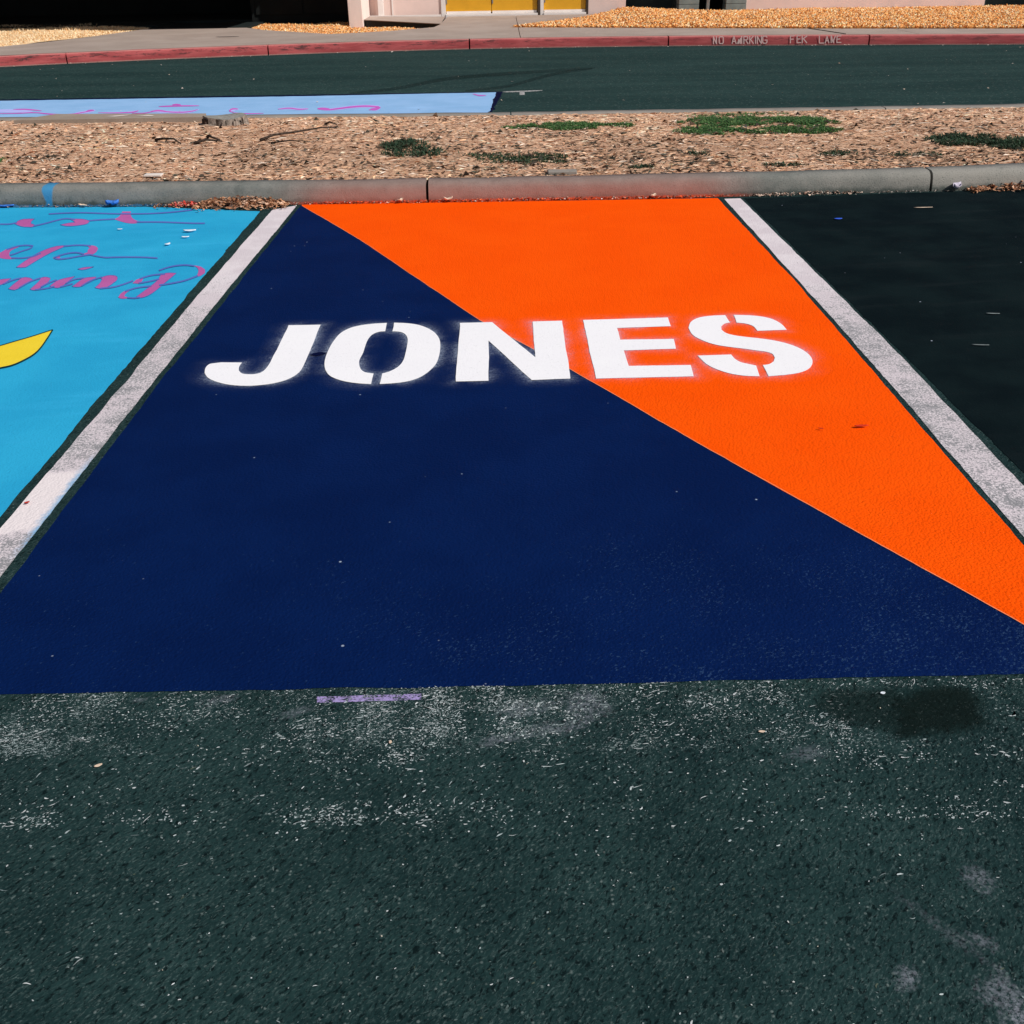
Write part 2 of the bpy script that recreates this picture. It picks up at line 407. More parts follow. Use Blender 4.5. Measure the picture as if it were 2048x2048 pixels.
M['stucco'] = flat('pink_stucco', (.80, .62, .56), .9, .1, .05, 1.2, .35, 90)
M['stucco_pale'] = flat('pale_stucco', (.84, .70, .64), .9, .1, .05, 1.2, .3, 90)
M['trim'] = flat('white_trim', (.80, .74, .70), .6, .3, .04)
M['door'] = flat('yellow_door_paint', (.72, .36, .018), .45, .4, .06, 2)
M['doorframe_dark'] = flat('dark_door_frame', (.06, .04, .03), .6, .3)
M['block'] = flat('grey_block', (.20, .235, .225), .9, .15, .12, 5, .4, 80)
M['darkwall'] = flat('dark_green_wall', (.045, .062, .058), .8, .15, .2, 2)
M['shade_wall'] = flat('shade_dark_wall', (.010, .012, .012), .8, .15, .2, 2)  # near black: deep interior shade put into the wall colour
M['shade_floor'] = flat('shade_dark_walkway', (.012, .018, .018), .85, .15, .2, 2)  # near black: the canopy's shade put into the floor colour
M['roof'] = flat('roof_fascia', (.30, .25, .22), .8, .2)
M['metal'] = flat('dull_metal', (.35, .36, .36), .4, .5, .1, 4, 0, 60, .8)
M['ground'] = mat_concrete('dry_ground', (.26, .19, .12), (.36, .27, .17), .3, .3)
M['bark'] = flat('dead_bark', (.26, .215, .18), .95, .05, .35, 30, .9, 120)
M['stick'] = flat('dark_twig', (.055, .040, .032), .95, .05, .4, 40, .6, 150)
M['trunk'] = flat('tree_bark', (.12, .085, .06), .95, .05, .3, 12, .8, 50)
M['paper'] = flat('white_scrap', (.72, .64, .58), .9, .1, .08, 8)
M['paleleaf'] = flat('pale_leaf', (.72, .55, .42), .8, .15, .15, 30)
M['whiteleaf'] = flat('white_leaf', (.75, .80, .86), .8, .15, .1, 30)
M['blueleaf'] = flat('blue_sprayed_leaf', (.045, .17, .55), .7, .2, .3, 40)
M['redleaf'] = flat('red_leaf', (.55, .03, .01), .7, .2, .2, 30)
M['lilacleaf'] = flat('lilac_petal', (.58, .53, .62), .9, .1, .1, 30)
M['greyleaf'] = flat('grey_blade', (.20, .23, .23), .8, .2, .2, 30)
M['bluebit'] = flat('bright_blue_scrap', (.04, .13, .75), .6, .3)
M['crack'] = flat('crack_dirt', (.03, .026, .022), .95, .05)

# ------------------------------------------------------------------ ground, lot, drive
tag(mesh('ground', [(-400, -400, -.06), (400, -400, -.06), (400, 400, -.06), (-400, 400, -.06)], [(0, 1, 2, 3)], M['ground']), kind='structure')
tag(mesh('parking_lot', [(-45, -30, 0), (45, -30, 0), (45, 10.3, 0), (-45, 10.3, 0)], [(0, 1, 2, 3)], M['asphalt']), kind='structure')
FK = [(-22.0,9.0),(-21.25,9.45),(-20.5,9.9),(-19.75,10.35),(-19.0,10.8),(-18.25,11.25),(-17.5,11.7),(-16.75,12.15),(-16.0,12.6),(-15.439,12.94),(-14.881,13.285),(-14.323,13.631),(-13.765,13.976),(-13.205,14.318),(-12.642,14.654),(-12.074,14.982),(-11.5,15.3),(-11.03,15.552),(-10.558,15.8),(-10.084,16.043),(-9.606,16.281),(-9.126,16.512),(-8.641,16.734),(-8.153,16.947),(-7.66,17.15),(-7.187,17.334),(-6.71,17.51),(-6.23,17.678),(-5.748,17.837),(-5.262,17.987),(-4.774,18.128),(-4.283,18.259),(-3.79,18.38),(-3.384,18.471),(-2.976,18.555),(-2.566,18.63),(-2.155,18.698),(-1.743,18.757),(-1.329,18.808),(-0.915,18.849),(-0.5,18.88),(-0.082,18.9),(0.337,18.91),(0.756,18.909),(1.175,18.899),(1.595,18.882),(2.014,18.859),(2.432,18.831),(2.85,18.8),(3.257,18.764),(3.663,18.719),(4.068,18.668),(4.473,18.612),(4.878,18.553),(5.282,18.492),(5.686,18.43),(6.09,18.37),(6.387,18.326),(6.684,18.281),(6.98,18.236),(7.276,18.189),(7.573,18.141),(7.869,18.092),(8.164,18.042),(8.46,17.99),(8.904,17.91),(9.347,17.828),(9.79,17.743),(10.232,17.657),(10.675,17.569),(11.117,17.48),(11.558,17.391),(12.0,17.3),(12.752,17.145),(13.503,16.988),(14.254,16.83),(15.004,16.67),(15.754,16.507),(16.504,16.341),(17.252,16.172),(18.0,16.0),(19.003,15.762),(20.004,15.518),(21.004,15.269),(22.004,15.016),(23.003,14.761),(24.001,14.506),(25.0,14.252),(26.0,14.0)]
fkx = np.array([p[0] for p in FK]); fky = np.array([p[1] for p in FK])
def fkY(x): return float(np.interp(x, fkx, fky))
rv = [(x, 10.3, 0.0) for x in fkx] + [(x, fkY(x) + .1, 0.0) for x in fkx]
nfk = len(fkx)
tag(mesh('road', rv, [(i, i + 1, i + 1 + nfk, i + nfk) for i in range(nfk - 1)], M['drive']), kind='structure')

# ------------------------------------------------------------------ painted bays
XL, XR, YB = -1.46, 1.545, 1.888
nl = [(-1.3486,7.0312),(-1.3674,4.9711),(-1.3768,3.7621),(-1.3695,2.8836),(-1.3651,2.3141)]
nav = nl + [(-1.41, 1.889), (-.6, 1.887), (.2, 1.884), (1.0, 1.888), (1.45, 1.889)]
diag = [(-1.3393,7.0152),(-0.8402,6.0702),(-0.1129,4.5428),(0.2717,3.8837),(0.6873,3.1214),(1.2815,2.0821)]
orr = [(1.4483,7.0192),(1.4716,5.2415),(1.4653,4.1273),(1.4533,2.7369)]
orange_poly = [(-1.345, 7.045), (0, 7.03), orr[0], orr[1], orr[2], orr[3], (1.452, 2.05)] + diag[::-1]
bay = empty('painted_bay', (0, 4.4, 0))
tag(bay, 'orange and navy painted parking bay lettered JONES in white stencil capitals', 'painted bay')
def kid(o, parent):
    o.parent = parent; o.matrix_parent_inverse = Matrix.Translation(parent.location).inverted(); return o
navy_full = nl + [(-1.41, 1.889), (-.6, 1.887), (.2, 1.884), (1.0, 1.888), (1.452, 1.889), (1.452, 2.2), diag[4], diag[3], diag[2], diag[1], diag[0]]
kid(sheet('navy_field', navy_full, .004, M['navy'], amp=.0022, seed=3), bay)
kid(sheet('orange_field', orange_poly, .008, M['orange'], amp=.0016, seed=5), bay)
dl = wob(diag, .0012, closed=False, seed=9) + [diag[-1]]
kid(ribbons('paint_ridge_highlight', [[((a, b + .0035), (a, b - .0035)) for a, b in dl]], .0086, M['ridge_highlight']), bay)  # flat strip, its edge highlight is only colour
LET = {
 'J': [[(-0.9825,4.5111),(-0.8363,4.5105),(-0.8327,4.3318),(-0.8293,4.1647),(-0.8283,4.0105),(-0.8284,3.9839),(-0.8289,3.9581),(-0.8305,3.9343),(-0.8334,3.9158),(-0.8373,3.8994),(-0.8419,3.8846),(-0.8484,3.8684),(-0.8557,3.8545),(-0.8635,3.8423),(-0.8741,3.8291),(-0.8853,3.8182),(-0.8971,3.8091),(-0.9162,3.7978),(-0.9361,3.7895),(-0.9564,3.7834),(-0.9769,3.779),(-0.9978,3.7768),(-1.0192,3.777),(-1.0411,3.7793),(-1.0636,3.784),(-1.0866,3.7917),(-1.1055,3.8002),(-1.1248,3.8112),(-1.1446,3.8252),(-1.1602,3.8376),(-1.1761,3.8524),(-1.1922,3.8725),(-1.201,3.8878),(-1.2095,3.9056),(-1.2181,3.9235),(-1.222,3.9408),(-1.2259,3.9582),(-1.2286,3.9749),(-1.2297,3.9904),(-1.2293,4.0044),(-1.2277,4.0164),(-1.2254,4.0237),(-1.2221,4.029),(-1.2182,4.0327),(-1.179,4.045),(-1.1354,4.0419),(-1.0919,4.0388),(-1.0927,4.0225),(-1.0934,4.0063),(-1.0929,3.9886),(-1.0909,3.9751),(-1.088,3.9611),(-1.0852,3.9472),(-1.0793,3.9359),(-1.0733,3.9247),(-1.0673,3.9159),(-1.0574,3.9078),(-1.0479,3.9043),(-1.0388,3.9025),(-1.0275,3.901),(-1.0166,3.9017),(-1.0064,3.9048),(-0.9996,3.9086),(-0.9933,3.9141),(-0.9879,3.922),(-0.9843,3.9305),(-0.9815,3.9407),(-0.9791,3.952),(-0.9774,3.9635),(-0.9762,3.9759),(-0.9752,3.9888),(-0.9744,4.005),(-0.974,4.0218),(-0.9738,4.0391),(-0.975,4.185),(-0.9787,4.3429)]],
 'O': [[(-0.5356,4.5192),(-0.532,4.4033),(-0.5422,4.4017),(-0.5523,4.4001),(-0.5619,4.3952),(-0.5709,4.386),(-0.5792,4.3737),(-0.5862,4.3576),(-0.5912,4.3388),(-0.595,4.3171),(-0.5976,4.2938),(-0.5991,4.2676),(-0.5995,4.2402),(-0.5996,4.2128),(-0.5996,4.1825),(-0.5992,4.1524),(-0.5995,4.1231),(-0.6015,4.0942),(-0.604,4.0663),(-0.6047,4.0369),(-0.6035,4.0193),(-0.6014,4.0015),(-0.5985,3.984),(-0.5947,3.9656),(-0.5903,3.9478),(-0.585,3.9319),(-0.5793,3.9199),(-0.5732,3.9102),(-0.5669,3.9027),(-0.5543,3.8935),(-0.5417,3.8892),(-0.5292,3.8848),(-0.5272,3.7717),(-0.5417,3.774),(-0.5562,3.7763),(-0.5708,3.7796),(-0.5882,3.7847),(-0.6056,3.7911),(-0.6233,3.7994),(-0.639,3.8084),(-0.6548,3.8191),(-0.6708,3.8327),(-0.6832,3.8449),(-0.6956,3.8592),(-0.7075,3.8778),(-0.7161,3.8959),(-0.7241,3.9167),(-0.7311,3.9394),(-0.737,3.9629),(-0.7417,3.9875),(-0.7456,4.0125),(-0.7484,4.0376),(-0.7501,4.0626),(-0.7513,4.0874),(-0.7523,4.1209),(-0.7524,4.1541),(-0.7519,4.1869),(-0.7505,4.222),(-0.7484,4.2565),(-0.7453,4.2901),(-0.7415,4.3236),(-0.7367,4.3558),(-0.7303,4.3849),(-0.7212,4.4114),(-0.7104,4.4335),(-0.6985,4.4523),(-0.6844,4.4683),(-0.6694,4.4803),(-0.6539,4.4901),(-0.6358,4.4988),(-0.6172,4.505),(-0.5983,4.5099),(-0.5776,4.5139),(-0.5566,4.5165)],
       [(-0.5026,4.5199),(-0.4822,4.5169),(-0.4618,4.514),(-0.4413,4.5087),(-0.4227,4.5018),(-0.4042,4.4928),(-0.3857,4.4801),(-0.3692,4.465),(-0.353,4.4467),(-0.3373,4.4246),(-0.3251,4.404),(-0.3134,4.3807),(-0.3027,4.3541),(-0.295,4.3301),(-0.2883,4.3042),(-0.2829,4.2767),(-0.2794,4.2499),(-0.2772,4.2226),(-0.2758,4.1954),(-0.2745,4.1575),(-0.2742,4.1203),(-0.2749,4.0842),(-0.2763,4.0508),(-0.2785,4.0186),(-0.2822,3.9886),(-0.2881,3.9587),(-0.2955,3.9319),(-0.3036,3.9075),(-0.3136,3.8818),(-0.3243,3.859),(-0.3358,3.8394),(-0.3487,3.8227),(-0.3622,3.8094),(-0.3762,3.7987),(-0.3932,3.7893),(-0.4106,3.783),(-0.4281,3.7782),(-0.4496,3.7743),(-0.4712,3.7721),(-0.4929,3.77),(-0.494,3.883),(-0.4864,3.8882),(-0.4788,3.8935),(-0.4715,3.8999),(-0.4635,3.9088),(-0.4559,3.9192),(-0.4486,3.9311),(-0.4419,3.944),(-0.4356,3.9585),(-0.4302,3.9754),(-0.426,3.9944),(-0.4227,4.0154),(-0.4203,4.038),(-0.419,4.0622),(-0.4187,4.0877),(-0.4187,4.1136),(-0.4186,4.1503),(-0.4188,4.1877),(-0.4196,4.226),(-0.4202,4.2491),(-0.4212,4.2726),(-0.4234,4.2961),(-0.4265,4.315),(-0.4305,4.333),(-0.4355,4.3493),(-0.4418,4.3639),(-0.4488,4.3756),(-0.456,4.3844),(-0.4705,4.3943),(-0.485,4.3979),(-0.4995,4.4015)]],
 'N': [[(-0.2014,4.5002),(-0.0545,4.5022),(0.1268,4.0372),(0.13,4.4994),(0.264,4.5047),(0.2572,3.7903),(0.1046,3.7825),(-0.0693,4.2534),(-0.0659,3.7833),(-0.1944,3.782)]],
 'E': [[(0.3603,4.5095),(0.7497,4.5237),(0.7448,4.4014),(0.5028,4.3901),(0.5009,4.2341),(0.732,4.2308),(0.7227,4.1084),(0.502,4.1002),(0.5021,3.9173),(0.7533,3.9146),(0.7444,3.7912),(0.3585,3.7853)]],
 'S': [[(1.0157,4.5425),(1.0163,4.4364),(1.0078,4.433),(0.9994,4.4296),(0.9907,4.4227),(0.9828,4.4116),(0.9749,4.3977),(0.967,4.384),(0.9602,4.34),(0.9633,4.3253),(0.9664,4.3106),(0.9704,4.2983),(0.9792,4.2841),(0.9892,4.274),(0.9996,4.2656),(1.0158,4.2549),(1.0325,4.2468),(1.0493,4.2393),(1.071,4.2302),(1.0927,4.2219),(1.114,4.2124),(1.135,4.2013),(1.1556,4.1891),(1.1753,4.1744),(1.1924,4.1587),(1.2087,4.1409),(1.2235,4.1196),(1.2343,4.0998),(1.2439,4.0775),(1.2517,4.0516),(1.2561,4.0312),(1.2592,4.0085),(1.2596,3.9823),(1.258,3.9625),(1.2547,3.9414),(1.2495,3.9199),(1.2418,3.8979),(1.2328,3.8776),(1.2231,3.86),(1.2096,3.8417),(1.1962,3.8286),(1.183,3.8181),(1.1661,3.8074),(1.1498,3.8004),(1.1339,3.795),(1.1013,3.7866),(1.0695,3.7815),(1.0377,3.7765),(1.0429,3.8997),(1.052,3.9016),(1.0611,3.9036),(1.0706,3.9086),(1.079,3.9168),(1.0875,3.9275),(1.096,3.9383),(1.1103,3.9795),(1.1114,3.9944),(1.1126,4.0094),(1.1121,4.0221),(1.1074,4.036),(1.1003,4.0446),(1.0925,4.0513),(1.0817,4.0587),(1.0701,4.0636),(1.0585,4.0684),(1.0425,4.0767),(1.0266,4.085),(1.0105,4.093),(0.9895,4.1022),(0.9683,4.111),(0.9473,4.1209),(0.9285,4.1306),(0.91,4.1413),(0.8922,4.1554),(0.8768,4.1721),(0.8622,4.1918),(0.8485,4.2152),(0.8381,4.2353),(0.8285,4.2582),(0.8215,4.2873),(0.8195,4.3132),(0.8195,4.3427),(0.8195,4.3724),(0.8258,4.3978),(0.8322,4.4234),(0.8398,4.4464),(0.852,4.4705),(0.8651,4.4889),(0.8782,4.5033),(0.8984,4.519),(0.9181,4.5278),(0.9375,4.5338),(0.9639,4.5392),(0.9898,4.5409)],
       [(1.0558,4.5428),(1.0775,4.5404),(1.0992,4.538),(1.1206,4.5338),(1.1416,4.528),(1.1621,4.5205),(1.1816,4.5093),(1.1958,4.498),(1.2092,4.4839),(1.2209,4.4656),(1.2293,4.4465),(1.2363,4.4242),(1.2415,4.3985),(1.2436,4.3751),(1.2443,4.3495),(1.245,4.3242),(1.1138,4.3169),(1.1134,4.3374),(1.1129,4.3581),(1.1108,4.3759),(1.1055,4.3916),(1.0983,4.403),(1.0903,4.412),(1.0764,4.4223),(1.0613,4.4285),(1.0461,4.4347)],
       [(0.7996,4.0213),(0.9399,4.0269),(0.9413,4.0098),(0.9427,3.9928),(0.945,3.9775),(0.9489,3.9626),(0.9537,3.9498),(0.9594,3.9391),(0.9671,3.9299),(0.9756,3.9233),(0.9842,3.9171),(0.9943,3.9095),(1.0045,3.9022),(1.0147,3.8951),(1.0024,3.7782),(0.9856,3.7798),(0.9687,3.7814),(0.9523,3.7846),(0.9343,3.7905),(0.9168,3.7983),(0.8999,3.8088),(0.8831,3.8226),(0.867,3.8392),(0.8517,3.8589),(0.84,3.8768),(0.829,3.8972),(0.8193,3.9215),(0.8118,3.952),(0.8057,3.9864)]]}
for ch, polys in LET.items():
    o = kid(pieces('letter', [wob(p, .0012, .05, seed=4) for p in polys], .0135, M['letter']), bay)
    o['label'] = 'white stencilled capital ' + ch
kid(pieces('unpainted_sliver', [[(-0.8238,4.113),(-0.8187,4.1205),(-0.8135,4.128),(-0.808,4.1341),(-0.8001,4.1401),(-0.7918,4.1443),(-0.7829,4.1461),(-0.7724,4.1443),(-0.7615,4.1399),(-0.7506,4.1355),(-0.7559,4.128),(-0.7611,4.1205),(-0.7667,4.1144),(-0.7757,4.1074),(-0.7851,4.1024),(-0.7951,4.1006),(-0.8044,4.1029),(-0.8141,4.108)]], .0150, M['gapblue']), bay)
# overspray haze around the stencil, thickness from the distance to each cut-out
seg = []
for polys in LET.values():
    for p in polys:
        for i in range(len(p)): seg.append((*p[i], *p[(i + 1) % len(p)]))
seg = np.array(seg); gx = np.arange(-1.42, 1.42, .0125); gy = np.arange(3.6, 5.25, .0125)
GX, GY = np.meshgrid(gx, gy); P = np.stack([GX.ravel(), GY.ravel()], 1)
A = seg[:, :2]; B = seg[:, 2:]; AB = B - A; dmin = np.full(len(P), 9.)
for a, ab in zip(A, AB):
    tt = np.clip(((P - a) @ ab) / max(ab @ ab, 1e-9), 0, 1); dmin = np.minimum(dmin, np.linalg.norm(P - (a + tt[:, None] * ab), axis=1))
spray = np.exp(-(dmin / .017) ** .95)
keep = spray > .015
nx, ny = len(gx), len(gy); fc = []
K = keep.reshape(ny, nx)
for j in range(ny - 1):
    for i in range(nx - 1):
        if K[j, i] or K[j + 1, i] or K[j, i + 1] or K[j + 1, i + 1]: fc.append((j * nx + i, j * nx + i + 1, (j + 1) * nx + i + 1, (j + 1) * nx + i))
ov = mesh('overspray', [(a, b, .0108 * FILM) for a, b in P], fc, M['spray'])
at = ov.data.attributes.new('spray', 'FLOAT', 'POINT'); at.data.foreach_set('value', spray.astype(np.float32))
kid(ov, bay)

# white dividing lines
def divider(edgeL, edgeR, label, seed):
    p = wob(edgeL, .0018, .04, False, seed) + [edgeL[-1]] + (wob(edgeR, .0018, .04, False, seed + 1) + [edgeR[-1]])[::-1]
    return tag(sheet('dividing_line', p, .004, M['line']), label, 'road marking', 'white lines beside the lettered bay')
divider([(-1.5166,6.9101),(-1.525,4.9396),(-1.518,3.769),(-1.5172,2.6728)] + [(-1.528, 1.9)], [(-1.3758,7.0333),(-1.3991,4.9483),(-1.4046,3.7634),(-1.4015,2.3999)] + [(-1.385, 1.9)], 'worn white dividing line between the sky blue bay and the navy paint', 21)
divider([(1.4903,7.0002),(1.4917,4.2147),(1.4759,2.736)] + [(1.475, 1.9)], [(1.5986,7.0068),(1.632,4.1814),(1.6146,2.8197)] + [(1.605, 1.9)], 'worn white dividing line between the orange paint and the black bay', 31)

